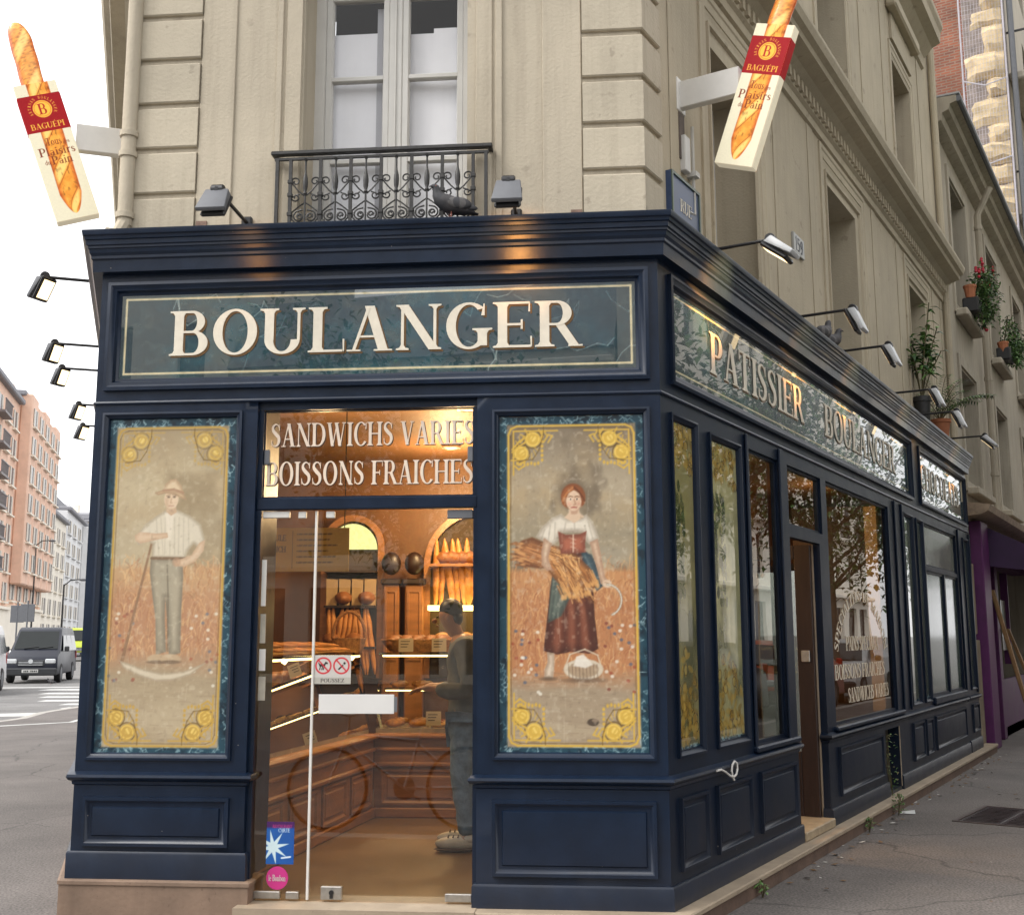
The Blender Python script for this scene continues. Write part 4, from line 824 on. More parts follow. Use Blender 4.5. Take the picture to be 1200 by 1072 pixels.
SKYP = mat('pale_sky_panel', (.80,.80,.81), .9, .05, 2, streak=.08)  # pale panels stand in for the bright sky mirrored in the panes
mb = MB(FR); mb.box(-1.88,-1.51,.43,.44,3.2,4.848); mb.box(-1.45,-1.262,.43,.44,3.2,4.832); mb.box(-1.262,-1.05,.43,.44,3.2,4.862); part(mb, 'sky_panel', SKYP, w)
mb = MB(FR); mb.box(-1.6,-1.53,.425,.429,3.2,5.0); part(mb, 'panel_strip', mat('grey_panel_strip', (.42,.42,.44), .9, .05, 2), w)  # grey strip on the stand-in panels
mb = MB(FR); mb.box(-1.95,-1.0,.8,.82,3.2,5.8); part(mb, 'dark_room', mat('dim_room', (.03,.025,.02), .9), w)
for x0, x1, z0, z1 in [h[:4] for h in RW+RU]:
    mb = MB(RT); mb.mould(x0, z0, x1, z1, [(0,.47),(0,.41),(.06,.41),(.06,.47)]); mb.box((x0+x1)/2-.03, (x0+x1)/2+.03, .415, .46, z0, z1)
    w = part(mb, 'window', WHITEP if z0 < 5 else mat('brown_window_paint', (.22,.09,.04), .5) if x0 > 6 and z0 > 5 else WHITEP)
    mb = MB(RT); mb.quad((x0,.44,z0),(x1,.44,z0),(x1,.44,z1),(x0,.44,z1)); part(mb, 'pane', DGLASS, w, smooth=0)
mb = MB(FR); P = [(-2.935,.07,3.56),(-2.935,.07,4.05),(-2.932,.07,7),(-2.93,.07,11)]; mb.tube(P, .042, 12)
for z in (3.98, 4.1, 3.62, 5.3): mb.lathe([(.044,-.02),(.052,-.016),(.052,.016),(.044,.02)], (-2.935,.07,z), 12)
mb.tube([(-2.935,.07,3.58),(-2.96,.04,3.5),(-3.0,.0,3.49)], .042, 10); part(mb, 'drainpipe', STONE)
mb = MB(RT); mb.tube([(9.2,.05,2.9),(9.2,.05,11)], .045, 10); part(mb, 'drainpipe', STONE2)
mb = MB(RT); mb.tube([(.74,.07,4.3),(.74,.07,3.75),(.66,.07,3.74)], .011, 6); mb.box(.60,.68,.06,.1,3.98,4.2,c=.005); mb.box(.71,.77,.04,.1,3.98,4.01); part(mb, 'cable_conduit', WHITEP)
mb = MB(RT); mb.box(.58,.66,.085,.1,4.05,4.34,c=.003); part(mb, 'rust_patch', mat('rusty_plate', (.10,.075,.06), .8, .4, 12))
mb = MB(FR); mb.box(-2.53,-2.47,.08,.1,3.5,3.58); mb.box(-.45,-.39,.08,.1,3.5,3.57); part(mb, 'exposed_brick', mat('exposed_brick', (.20,.13,.10), .9, .5, 25))
mb = MB(); P5 = [farL, L0, C0, C0+dRt*9.25]
mb.poly([(p.x, p.y, 10.9) for p in P5]+[(3, 16, 10.9)]); part(mb, 'roof', GREYM, smooth=0)
# ---- plates
bl = mat('enamel_blue', (.035,.06,.13), .35, .2, 8, spots=.3); gr = mat('enamel_green_edge', (.10,.13,.10), .4, .2, 8)
t = thing('street_name_plate', 'blue enamel street name plate on the wall above the shop corner', 'street sign', RT @ T3(.6,.1,3.52))
mb = MB(RT); mb.box(.385,.815,.066,.1,3.52,3.905); mb.build('plate', bl, t)
mb = MB(RT); mb.mould(.385, 3.52, .815, 3.905, [(0,.067),(0,.058),(.016,.058),(.016,.067)]); mb.build('border', gr, t)
mb = MB(RT); letters(mb, text_strips('RUE', .17, .075), .51, 3.70, .064, .003); mb.build('lettering', OFFW, t, smooth=0)
t = thing('number_plate', 'small house number plate reading 159 on the side wall', 'number sign', RT @ T3(2.93,.1,4.16))
mb = MB(RT); mb.box(2.80,3.07,.08,.1,4.155,4.31,c=.004); mb.build('plate', mat('pale_enamel', (.33,.33,.31), .4, .1, 9), t)
mb = MB(RT); letters(mb, text_strips('159', .2, .11), 2.835, 4.178, .078, .003); mb.build('lettering', mat('enamel_digit', (.04,.045,.06), .4), t, smooth=0)
# ================================================================ BALCONY RAILING
t = thing('balcony_railing', 'black wrought iron window railing with scrolls standing on the shop cornice', 'railing', FR @ T3(-1.49,0,3.49))
BZ0, BZ1 = 3.52, 3.93; ya = .03
mb = MB(FR); mb.box(-2.095,-.87,ya-.02,ya+.02,BZ1-.012,BZ1+.012,c=.005); mb.box(-2.075,-.89,ya-.008,ya+.008,BZ1-.04,BZ1-.026)
for x in (-2.08,-.885): mb.box(x-.012,x+.012,ya,.12,BZ1-.01,BZ1+.008)
mb.build('handrail', IRON, t)
mb = MB(FR); mb.box(-2.075,-.89,ya-.008,ya+.008,BZ0-.012,BZ0,c=.002); mb.build('bottom_rail', IRON, t)
bay = (-.975+1.985)/6; xs = [-1.985+i*bay/2 for i in range(13)]
for x in (-2.06,-.905):
    mb = MB(FR); mb.box(x-.009,x+.009,ya-.009,ya+.009,3.485,BZ1-.03); mb.build('post', IRON, t)
for i, x in enumerate(xs):
    mb = MB(FR)
    if i % 2 == 0:
        mb.box(x-.0085,x+.0085,ya-.008,ya+.008,BZ0,BZ1-.035)
        for z in (BZ0+.06, BZ0+.17, BZ0+.245): mb.box(x-.014,x+.014,ya-.012,ya+.012,z-.012,z+.012,c=.004)
        mb.lathe([(.02,0),(.018,.012),(.01,.02)], (x,ya,BZ0-.02), 8)
    else:
        mb.tube([(x,ya,BZ0),(x,ya,BZ0+.19)], .0055, 6); mb.lathe([(.006,0),(.012,.01),(.008,.022),(.013,.04),(.015,.075),(.013,.1),(.007,.125),(.0055,.14)], (x,ya,BZ0+.165), 8)
        mb.tube([(x,ya,BZ0+.29),(x,ya,BZ1-.045)], [.0055,.0055], 6); mb.tube([(x,ya,BZ1-.05),(x,ya,BZ1-.035)], [.0055,.014], 6); mb.tube([(x,ya,BZ0-.01),(x,ya,BZ0+.01)], .009, 6)
    mb.build('baluster', IRON, t)
def spiral(cx, cz, r, a0, turns, sgn, n=20):
    return [(cx+r*(1-.72*i/n)*math.cos(a0+sgn*turns*2*math.pi*i/n), ya, cz+r*(1-.72*i/n)*math.sin(a0+sgn*turns*2*math.pi*i/n)) for i in range(n+1)]
for k in range(6):
    xc = -1.985+bay*(k+.5)
    for sg_ in (-1, 1):
        mb = MB(FR); xl = xc+sg_*bay/2
        mb.tube(spiral(xl-sg_*.030, BZ0+.245, .026, math.pi*(.0 if sg_ > 0 else 1), 1.1, sg_)[::-1]+[(xc+sg_*.035,ya,BZ0+.19),(xc+sg_*.006,ya,BZ0+.165)], .0045, 5)
        mb.tube(spiral(xl-sg_*.032, BZ0+.155, .024, math.pi*(0 if sg_ > 0 else 1), 1.1, -sg_)[::-1]+[(xc+sg_*.03,ya,BZ0+.175)], .0045, 5)
        mb.tube([(xc,ya,BZ0+.125),(xc+sg_*.03,ya,BZ0+.105),(xl-sg_*.012,ya,BZ0+.07)], .0045, 5)
        mb.tube(spiral(xc+sg_*.032, BZ0+.045, .034, math.pi*.5, 1.35, -sg_)[::-1]+[(xc+sg_*.012,ya,BZ0+.083)], .005, 5)
        mb.tube(spiral(xc+sg_*.03, BZ0+.047, .016, 0, 1, sg_), .0045, 5)
        mb.tube([(xl-sg_*.01,ya,BZ0+.07),(xl-sg_*.014,ya,BZ0+.03),(xc+sg_*.045,ya,BZ0+.003),(xc,ya,BZ0+.0)], .005, 5)
        mb.build('scroll', IRON, t)
# ================================================================ LAMPS
def lamp(name, label, tilt, lit, m, group, arm=.5, yaw=0, hood=None, sc=1.0):
    t = thing('wall_lamp', label, 'lamp', m, group)
    q = MB(m); q.tube([(0,.1,0),(0,-arm,.0)], .0105, 8); q.build('arm', DARKM, t)
    q = MB(m); q.box(-.03,.03,.07,.1,-.035,.035,c=.008); q.build('wall_bracket', DARKM, t)
    q = MB(m @ T3(0,-arm,0)); q.lathe([(.024,-.034),(.03,-.028),(.03,.028),(.024,.034)], (0,0,0), 12, axis='X'); q.box(-.012,.012,-.03,.02,-.03,.012,c=.004); q.build('knuckle', DARKM, t)
    H_ = m @ T3(0,-arm,-.012) @ RZ(yaw) @ Matrix.Rotation(tilt, 4, 'X')     # head extends along -y of H_, lens on -z
    H_ = H_ @ Matrix.Scale(sc, 4); q = MB(H_); w0, w1, d = .075, .095, .2
    V = [(-w0,.0,.03),(w0,.0,.03),(w1,-d,.02),(-w1,-d,.02),(-w0,.02,-.03),(w0,.02,-.03),(w1,-d,-.012),(-w1,-d,-.012)]
    q.add(V, [(0,1,2,3),(0,4,5,1),(1,5,6,2),(2,6,7,3),(3,7,4,0),(4,7,6,5)]); q.build('hood', hood or GREYM, t, bevel=.008)
    q = MB(H_); q.box(-w0-.006,w0+.006,-.19,.03,-.062,-.03,c=.012); q.build('housing', DARKM, t)
    q = MB(H_); q.quad((-w0+.016,.005,-.0635),(w0-.016,.005,-.0635),(w0-.016,-.165,-.0635),(-w0+.016,-.165,-.0635))
    q.build('lens', LAMPL if lit else mat('unlit_lens', (.5,.5,.48), .15, .05), t, smooth=0)
    if lit:
        ld = bpy.data.lights.new('bulb', 'SPOT'); ld.energy = lit; ld.color = (1,.42,.1); ld.spot_size = R_(78); ld.spot_blend = .5; ld.shadow_soft_size = .05
        lo = bpy.data.objects.new('bulb', ld); COL.objects.link(lo); lo.parent = t
        P = m @ Vector((0,-arm-.02,-.18)); D = (m.to_3x3() @ Vector((0,1,-.2))).normalized()
        mw = D.to_track_quat('-Z', 'Y').to_matrix().to_4x4(); mw.translation = P; lo.matrix_parent_inverse = m.inverted(); lo.matrix_basis = mw
    return t
GF = 'lamps on arms along the shop cornice'
lamp('l', 'grey floodlight on an arm left of the window railing', R_(52), 1.2, FR @ T3(-2.24,0,3.56), GF, .38, 0, None, .82)
lamp('l', 'grey floodlight on an arm right of the window railing', R_(52), 5, FR @ T3(-.745,0,3.55), GF, .38, 0, None, .82)
for s, lb, tl, li, a, z in ((.75,'lit floodlight nearest the corner, glowing in front of the house number',38,40,.38,3.52),(2.42,'floodlight on an arm just above the two pigeons',66,34,.42,3.53),(3.74,'floodlight on an arm right after the two pigeons',66,34,.37,3.575),(5.68,'floodlight on an arm in front of the leafy black pot',66,34,.36,3.59),(6.6,'floodlight on an arm in front of the terracotta pot',66,30,.4,3.53),(8.44,'last floodlight on the cornice, at the far end of the shop',45,30,.4,3.56)):
    lamp('l', lb, R_(tl), li, RT @ T3(s,0,z), GF, a, 0, PALEM, .85)
for s, lb, tl, a, z in ((1.0,'largest and topmost floodlight sticking out over the left street',60,.38,3.52),(2.75,'second floodlight from the top over the left street',68,.44,3.53),(3.6,'third floodlight down over the left street, hard below the second',68,.44,3.53),(5.1,'fourth floodlight down over the left street, small',68,.38,3.52),(6.15,'lowest and smallest floodlight over the left street',68,.39,3.5)):
    lamp('l', lb, R_(tl), 6, LF @ T3(-s,0,z), GF, a, R_(-42), None, .72)
# ================================================================ BAGUETTE SIGNS
CRUST = vcmat('printed_baguette', .4, coat=.3, nsc=60, nv=.1, emit=.25)
BOXW = mat('cream_sign_box', (.66,.60,.45), .4, .05, 4, emit=(.66,.58,.42), estr=.25)
REDB = mat('red_sign_band', (.30,.010,.012), .6, .05, 4, spec=.15, emit=(.30,.010,.012), estr=.2)
PRINTE = vcmat('backlit_print', .6, coat=0, spec=.2, nsc=80, nv=.05, emit=.25)
SW, SH, ST = .236, .829, .075
def crustpaint(c, inside):
    """inside(x,y)->(t across -1..1, v along 0..1) arrays"""
    t, v = inside; n = c.noise(.03,.03,5); n2 = c.noise(.012,.03,6)
    k = np.clip(1-np.abs(t), 0, 1)[..., None]
    base = np.array((188,84,34))*(1-np.clip(k*2.2,0,1))+np.array((238,158,62))*np.clip(k*2.2,0,1)
    base = base+(n[..., None]-.5)*np.array((60,60,40)); 
    sl = np.sin((v*13-t*1.1)*1.9); cut = np.clip((sl-.35)*2.4, 0, 1)[..., None]*np.clip(k*2.5, 0, 1)
    base = base*(1-cut)+np.array((252,206,118))*cut
    edge = np.clip(1-np.abs(sl-.3)*5, 0, 1)[..., None]*np.clip(k*2.5, 0, 1); base = base*(1-.55*edge)+np.array((140,56,22))*.55*edge
    base = base*(1-.25*np.clip((n2-.6)*6, 0, 1)[..., None])
    return np.clip(base, 0, 255)/255.
def bagsign(m, label, flip, arm0, arm1):
    t = thing('baguette_sign', label, 'shop sign', m, 'projecting baguette signs')
    tilt = m @ Matrix.Rotation(flip*R_(19.8), 4, 'Y')
    q = MB(tilt); q.box(-SW/2,SW/2,-ST/2,ST/2,-SH/2,SH/2,c=.006); q.build('sign_box', BOXW, t)
    q = MB(tilt); q.box(-SW/2-.002,SW/2+.002,-ST/2-.0015,ST/2+.0015,SH/2-.295,SH/2-.075,c=.004); q.build('red_band', REDB, t)
    # printed face, both sides
    for sd in (0, 1):
        F = tilt @ (RZ(math.pi) if sd else ID); c = Cv(SW-.006, SH-.006, .0026, (226,218,190)); X, Y = c.X-(SW-.006)/2, c.Y
        hw = .062*np.clip((Y-.03)/.12, 0, 1)**.5; tt = (X-.012*np.sin(Y*2))/np.maximum(hw, 1e-4); ins = np.clip((1-np.abs(tt))*hw/.004, 0, 1)*(Y > .031)
        c.put(ins, crustpaint(c, (tt, Y)))
        y1 = SH-.003-.075; y0 = SH-.003-.295; band = ((Y > y0) & (Y < y1))*1.0; c.put(band, (152,16,24)); cx, cy = c.w/2, y0+.135; gd = (238,186,70)
        c.ell(cx, cy, .052, .052, gd); c.ell(cx, cy, .046, .046, (214,96,30), 1, ring=.003); c.text('B', cx-.024, cy-.032, .048, .064, (170,28,30))
        R0 = .062
        for i, ch in enumerate('ARTISAN BOULANGER'):
            a = math.pi*(1.12-1.24*i/16)
            if ch == ' ': continue
            for st in text_strips(ch, .011, .016):
                f = lambda u, v: (cx+(R0+v)*math.cos(a)+(u-.0055)*math.sin(a), cy+(R0+v)*math.sin(a)-(u-.0055)*math.cos(a))
                c.poly([f(p[0],p[1]) for p in st]+[f(p[2],p[3]) for p in st[::-1]], gd)
        c.text('BAGUÉPI', .022, y0+.018, SW-.05, .034, gd)
        br = (120,52,30); c.text('Tous', .075, y0-.085, .085, .045, br); c.text('les', .172, y0-.085, .03, .024, br); c.text('Plaisirs', .02, y0-.145, .2, .05, br); c.text('du', .036, y0-.195, .03, .026, br); c.text('Pain', .075, y0-.2, .115, .05, br)
        c.build('printed_face', PRINTE, t, F, -(SW-.006)/2, -(SH-.006)/2, -ST/2-.003, k=.85, thick=.001)
    # crusty loaf standing out of the top of the box
    n = 26; k = 48; V = []; F_ = []; L = .40; Y0 = SH/2-.005
    TT = np.zeros((k+1, n)); VV = np.zeros((k+1, n))
    for i in range(k+1):
        v = i/k; r = .064*(1-max(0, (v-.62)/.38)**2.4)**.5 if v < 1 else .002; r = max(r, .002)
        for j in range(n):
            a = 2*math.pi*j/n; bump = 1+.018*math.sin(v*17+math.cos(a)*1.5); V.append((r*math.cos(a)*bump-.008+.012*math.sin(v*2), r*.5*math.sin(a)*bump, Y0+v*L)); TT[i, j] = math.cos(a); VV[i, j] = SH+v*L
    F_ = [(i*n+j, i*n+(j+1) % n, (i+1)*n+(j+1) % n, (i+1)*n+j) for i in range(k) for j in range(n)]+[tuple(k*n+j for j in range(n))]
    q = MB(tilt); q.add(V, F_); o = q.build('baguette', CRUST, t, smooth=80)
    class _N: pass
    cc = Cv(.4, .4, .4/40, (0,0,0)); 
    def nz(sx, sy, sd_, oc=4):
        r = np.random.RandomState(sd_); return r.rand(k+1, n)*.5+.25
    dm = _N(); dm.noise = nz; colr = crustpaint(dm, (TT, VV)).reshape(-1, 3)
    # mesh vertices may be reordered by the weld: match by position
    P0 = np.array([tuple(WM[t].inverted() @ (tilt @ Vector(p))) for p in V]); me = o.data; co = np.empty(len(me.vertices)*3); me.vertices.foreach_get('co', co); co = co.reshape(-1, 3)
    ix = np.array([np.argmin(((P0-p)**2).sum(1)) for p in co]); lc = colr[ix]; lc = np.where(lc <= .04045, lc/12.92, ((lc+.055)/1.055)**2.4)*.85
    C_ = np.ones((len(co), 4)); C_[:, :3] = lc; at = me.color_attributes.new('Col', 'FLOAT_COLOR', 'POINT'); at.data.foreach_set('color', C_.ravel())
    q = MB(m); q.box(arm0[0], arm1[0], -.028, .028, arm0[1], arm1[1], c=.004); q.build('bracket_arm', mat('white_bracket_paint', (.60,.58,.54), .4, .08, 5), t)
    e = arm0[0] if abs(arm0[0]) > abs(arm1[0]) else arm1[0]
    q = MB(m); q.box(e-.012, e+.012, -.06, .06, arm0[1]-.02, arm1[1]+.02, c=.004); q.build('wall_plate', PALE, t)
    return t
# sign frames: local x to the viewer's right, y away from the viewer, z up
mR = RT @ T3(.62,-.369,4.325) @ RZ(-math.pi/2)
bagsign(mR, 'baguette sign in a red and cream sleeve projecting over the right street', 1, (-.465,4.365-4.325), (-.09,4.53-4.325))
mL = LF @ T3(-.3,-.30,4.05) @ RZ(math.pi/2)
bagsign(mL, 'baguette sign in a red and cream sleeve projecting over the left street', -1, (.1,4.075-4.05), (.40,4.235-4.05))
# ================================================================ PIGEONS
PG = mat('pigeon_grey_feathers', (.055,.052,.056), .7, .35, 25); PGD = mat('pigeon_dark_feathers', (.035,.035,.04), .6, .3, 25); PGL = mat('pigeon_pale_wing', (.10,.095,.095), .75, .25, 30); BEAK = mat('beak_and_legs', (.30,.10,.07), .6, .2, 20)
def pigeon(m, label, head=0, group='pigeons'):
    t = thing('pigeon', label, 'pigeon', m, group)
    q = MB(m)   # body looking along +x: one loft from tail through breast, neck and head to beak
    P = [(-.17,.0,.055,.012,.006),(-.13,0,.06,.026,.010),(-.09,0,.068,.038,.026),(-.05,0,.078,.052,.044),(0,0,.092,.06,.056),(.045,0,.106,.056,.056),(.078,0,.126,.044,.046),(.094,0,.150,.031,.034),(.100,0,.172,.024,.026),(.106,0,.190,.024,.024),(.118,0,.198,.020,.019),(.130,0,.198,.010,.010),(.138,0,.195,.006,.006),(.152,0,.190,.002,.002)]
    n = 14; V = []
    for i, (x, y, z, ry, rz) in enumerate(P):
        a = P[max(i-1,0)]; b = P[min(i+1,len(P)-1)]; d = Vector((b[0]-a[0],0,b[2]-a[2])).normalized(); u = Vector((-d.z,0,d.x))
        if i > 7: y += head*(i-7)*.006
        for j in range(n):
            w = 2*math.pi*j/n; V.append(Vector((x,y,z))+Vector((0,ry*math.cos(w),0))+u*(rz*math.sin(w)))
    q.add(V, [(i*n+j,i*n+(j+1)%n,(i+1)*n+(j+1)%n,(i+1)*n+j) for i in range(len(P)-1) for j in range(n)]+[tuple(range(n))[::-1], tuple((len(P)-1)*n+j for j in range(n))])
    b = q.build('body', [PG, PGD], t, smooth=80)
    for p in b.data.polygons:
        if p.center.x > .07 or p.center.x < -.12: p.material_index = 1
    for s in (-1, 1):
        q = MB(m); q.ball((-.03,s*.047,.096),(.085,.016,.038),12,8); q.ball((-.10,s*.03,.082),(.06,.012,.02),10,6); w = q.build('wing', [PGL, PGD], t, smooth=80)
        for p in w.data.polygons:
            if p.center.x < -.06 or -.03 < p.center.x < -.005: p.material_index = 1
        q = MB(m); q.tube([(.01,s*.02,.05),(.012,s*.02,.004)], .004, 5); [q.tube([(.012,s*.02,.004),(.012+.025*math.cos(a),s*.02+.025*math.sin(a),.002)], .0028, 5) for a in (-.6,0,.6,3.1)]; q.build('leg', BEAK, t)
        q = MB(m); q.ball((.112,s*.019+head*.02,.196),.004,8,5); q.build('eye', BEAK, t)
    return t
pigeon(FR @ T3(-1.08,-.035,3.493) @ RZ(R_(205)) @ Matrix.Scale(.86, 4), 'pigeon resting on the cornice in front of the window railing', .3)
pigeon(RT @ T3(3.13,.0,3.49) @ RZ(R_(-20)), 'pale winged pigeon sitting on the side cornice, nearer the corner of two', .2)
pigeon(RT @ T3(3.42,.02,3.49) @ RZ(R_(-35)), 'dark pigeon sitting on the side cornice, farther of two', -.2)
# ================================================================ PLANTS
LEAF = mat('plant_leaf_green', (.055,.13,.03), .5, .45, 9, col2=(.11,.21,.05)); LEAFD = mat('dark_leaf_green', (.025,.065,.02), .5, .4, 9); STEM = mat('green_brown_stem', (.10,.085,.04), .8, .3, 20); FLOW = mat('red_flower', (.42,.02,.04), .6, .3, 20); POTB = mat('black_pot', (.014,.014,.015), .5, .2, 10)
def leaf(q, b, d, L, w, m=0, droop=.3):
    b = Vector(b); d = Vector(d).normalized(); s = d.cross(Vector((0,0,1))); s = s.normalized() if s.length > .05 else Vector((1,0,0)); u = s.cross(d)
    p1 = b+d*L*.5+u*L*.06; p2 = b+d*L-Vector((0,0,L*droop))
    q.add([b, p1+s*w/2-u*w*.15, p2, p1-s*w/2-u*w*.15, p1], [(0,1,4),(1,2,4),(0,4,3),(4,2,3)], m)
def pot(T, r, h, m, par, n=16, c=(0,0,0)):
    q = MB(T); q.lathe([(r*.72,0),(r*.95,h*.82),(r*1.06,h*.83),(r*1.06,h),(r*.93,h),(r*.9,h*.9)], c, n); return q.build('pot', m, par)
r = random.Random(5)
m = RT @ T3(7.0,.0,3.49)
t = thing('potted_plant', 'leafy upright plant in a black pot on the side cornice', 'plant', m, 'pot plants on the shop cornice'); pot(m, .09, .3, POTB, t)
q = MB(m); f = MB(m)
for k in range(9):
    a = r.uniform(0, 6.3); h = r.uniform(.5, 1.0) if k else 1.25; lean = r.uniform(.05,.28); P = [(0,0,.27),(math.cos(a)*lean*.4,math.sin(a)*lean*.4,.27+h*.4),(math.cos(a)*lean,math.sin(a)*lean,.27+h*.8)]; q.tube(P, .006, 5)
    for i in range(22):
        z = r.random(); p = Vector(P[1]).lerp(Vector(P[2]), z); b = r.uniform(0, 6.3); leaf(f, p, (math.cos(b),math.sin(b),r.uniform(-.3,.7)), r.uniform(.09,.17), r.uniform(.035,.06), r.choice((0,0,1)), .35)
q.build('stem', STEM, t); f.build('foliage', [LEAF, LEAFD], t, smooth=0)
m = RT @ T3(8.0,.0,3.49)
t = thing('potted_plant', 'palm with feathery fronds in a terracotta pot on the side cornice', 'plant', m, 'pot plants on the shop cornice'); pot(m, .11, .22, TERRA, t)
f = MB(m); q = MB(m)
for k in range(15):
    a = r.uniform(0, 6.3); L = r.uniform(.45,.85); P = []
    for i in range(9):
        u = i/8; P.append(Vector((math.cos(a)*L*u**1.1, math.sin(a)*L*u**1.1*.9, .2+L*(1.05*u-.62*u*u))))
    q.tube(P, [.006*(1-.8*i/8) for i in range(9)], 5)
    for i in range(2, 9):
        d = (P[i]-P[i-1]).normalized(); s = d.cross(Vector((0,0,1))).normalized()
        for e in (-1, 1):
            for o in (0, .5): leaf(f, P[i-1].lerp(P[i], o), s*e*.9+d*.6, .17*(1-.4*i/8), .018, r.choice((0,0,1)), .25)
q.build('stem', STEM, t); f.build('foliage', [LEAF, LEAFD], t, smooth=0)
# ================================================================ NEIGHBOUR HOUSE
m0 = RT @ T3(9.26,.1,0)
NB = thing('neighbour_house', 'lower grey beige house with a slate edge adjoining the corner building', 'building', m0)
NST = mat('grey_beige_render', (.36,.32,.25), .9, .14, .9, bump=.2, bsc=50, streak=.6)
cols = [(10.25,11.5),(13.4,14.6),(16.55,17.75)]
HH = [(a,b,z0,z1,.25) for a,b in cols for z0,z1 in ((3.2,4.8),(5.58,7.42))]
mb = MB(RT); mb.wall(9.26, 18.88, -.2, 8.0, HH+[(10.72,15.6,-.1,2.7,.6)], .1); mb.quad((18.88,.1,-.2),(18.88,9,-.2),(18.88,9,8.2),(18.88,.1,8.2)); mb.build('wall', NST, NB)
mb = MB(RT); mb.prism([(.04,7.80),(-.02,7.83),(-.04,7.92),(-.12,7.95),(-.14,8.02),(-.22,8.04),(-.22,8.12),(.1,8.14),(.1,7.78)], lambda u, v, t_: (t_, u+.0, v), 9.26, 18.88); mb.build('eaves_cornice', NST, NB, smooth=20)
mb = MB(RT); mb.add([(9.28,-.26,8.145),(18.88,-.26,8.145),(18.88,5,8.3),(9.28,5,8.3),(9.28,-.26,8.165),(18.88,-.26,8.165),(18.88,5,8.36),(9.28,5,8.36)], [(0,1,2,3),(4,5,6,7),(0,1,5,4),(1,2,6,5),(2,3,7,6),(3,0,4,7)]); mb.build('roof', mat('zinc_roof', (.34,.35,.36), .5, .3, 8), NB)
mb = MB(RT); mb.tube([(12.15,.0,2.9),(12.15,.0,7.5),(12.15,-.2,7.9)], .05, 8); [mb.lathe([(.06,-.03),(.06,.03)], (12.15,.0,z), 8) for z in (3.6,5.0,6.4,7.3)]; mb.build('drainpipe', NST, NB)
mb = MB(RT); mb.tube([(9.28,-.24,8.08),(18.88,-.24,8.08)], .04, 8); mb.build('gutter', GREYM, NB)
for a, b, z0, z1, _ in HH:
    mb = MB(RT); mb.mould(a, z0, b, z1, [(0,.34),(0,.3),(.06,.3),(.06,.34)]); mb.box((a+b)/2-.03,(a+b)/2+.03,.3,.33,z0,z1); w = mb.build('window', WHITEP, NB)
    mb = MB(RT); mb.quad((a,.325,z0),(b,.325,z0),(b,.325,z1),(a,.325,z1)); mb.build('pane', DGLASS, w, smooth=0)
    mb = MB(RT); mb.box(a-.08,b+.08,-.06,.1,z0-.1,z0,c=.015); mb.build('sill', NST, w)
    mb = MB(RT); mb.mould(a-.14, z0-.05, b+.14, z1+.16, off([(0,0),(0,-.025),(.13,-.025),(.135,0)], .099)); mb.build('casing', NST, w)
mb = MB(RT); mb.prism([(.1,2.78),(-.12,2.8),(-.2,2.84),(-.22,2.92),(.1,2.96)], lambda u, v, t_: (t_, u, v), 9.75, 18.8); mb.build('ledge', mat('flaking_ledge', (.27,.20,.14), .9, .4, 9, spots=.6), NB)
mb = MB(RT); mb.box(9.44,10.06,.04,.1,-.2,1.25,c=.01); mb.box(9.44,10.06,.06,.1,1.32,2.2,c=.01); mb.build('pier', mat('stained_pier', (.22,.175,.12), .9, .3, 3, streak=.6), NB)
mb = MB(RT); mb.box(9.46,9.56,.05,.1,3.0,3.6,c=.01); mb.build('wall_box', DARKM, NB)
def trailing(m, label, seed, red):
    r = random.Random(seed); t = thing('window_box', label, 'window box', m, 'flowering boxes on the neighbour window sills'); q = MB(m); q.box(-.42,.02,-.16,.04,0,.2,c=.015); q.build('box', POTB, t)
    q = MB(m); q.lathe([(.06,0),(.08,.14),(.088,.14),(.088,.17)], (-.36,-.06,.2 if red else .12), 10); q.build('pot', TERRA, t)
    f = MB(m); g = MB(m); s = MB(m)
    for k in range(16):
        x = r.uniform(-.3,.42); y = r.uniform(-.16,.0); h = r.uniform(.2,.55)*(1 if k % 3 else -.55); s.tube([(x*.7,y*.5,.2),(x,y-.06,.2+h*.6),(x*1.1,y-.1,.2+h)], .006, 4)
        for i in range(90): leaf(f, (x*1.05+r.uniform(-.12,.12),y-.08+r.uniform(-.12,.1),.2+h*r.uniform(.1,1.05)), (r.uniform(-1,1),r.uniform(-1,.4),r.uniform(-.6,.8)), r.uniform(.025,.085), r.uniform(.02,.045), r.choice((0,0,1)))
        if red and k % 2: 
            for i in range(5): g.ball((x*1.3+r.uniform(-.05,.05),y-.1,.25+abs(h)+r.uniform(-.05,.08)), .022, 6, 4)
    if red:
        for k in range(14): g.ball((.62+r.uniform(-.05,.05),-.12+r.uniform(-.04,.04),r.uniform(-.1,.78)), .03, 6, 4); s.tube([(.45,-.08,.2),(.6,-.12,.3),(.63,-.12,.75)], .005, 4)
    else: g.ball((.2,-.1,.5), .02, 6, 4)
    s.build('stem', STEM, t); f.build('foliage', [LEAF, LEAFD], t, smooth=0); g.build('flower', FLOW, t)
trailing(RT @ T3(10.85,.0,5.58), 'window box with bushy greenery and tall red flowers on the first neighbour window', 3, True)
trailing(RT @ T3(13.95,.0,5.58), 'window box with greenery and almost no flowers on the second neighbour window', 8, False)
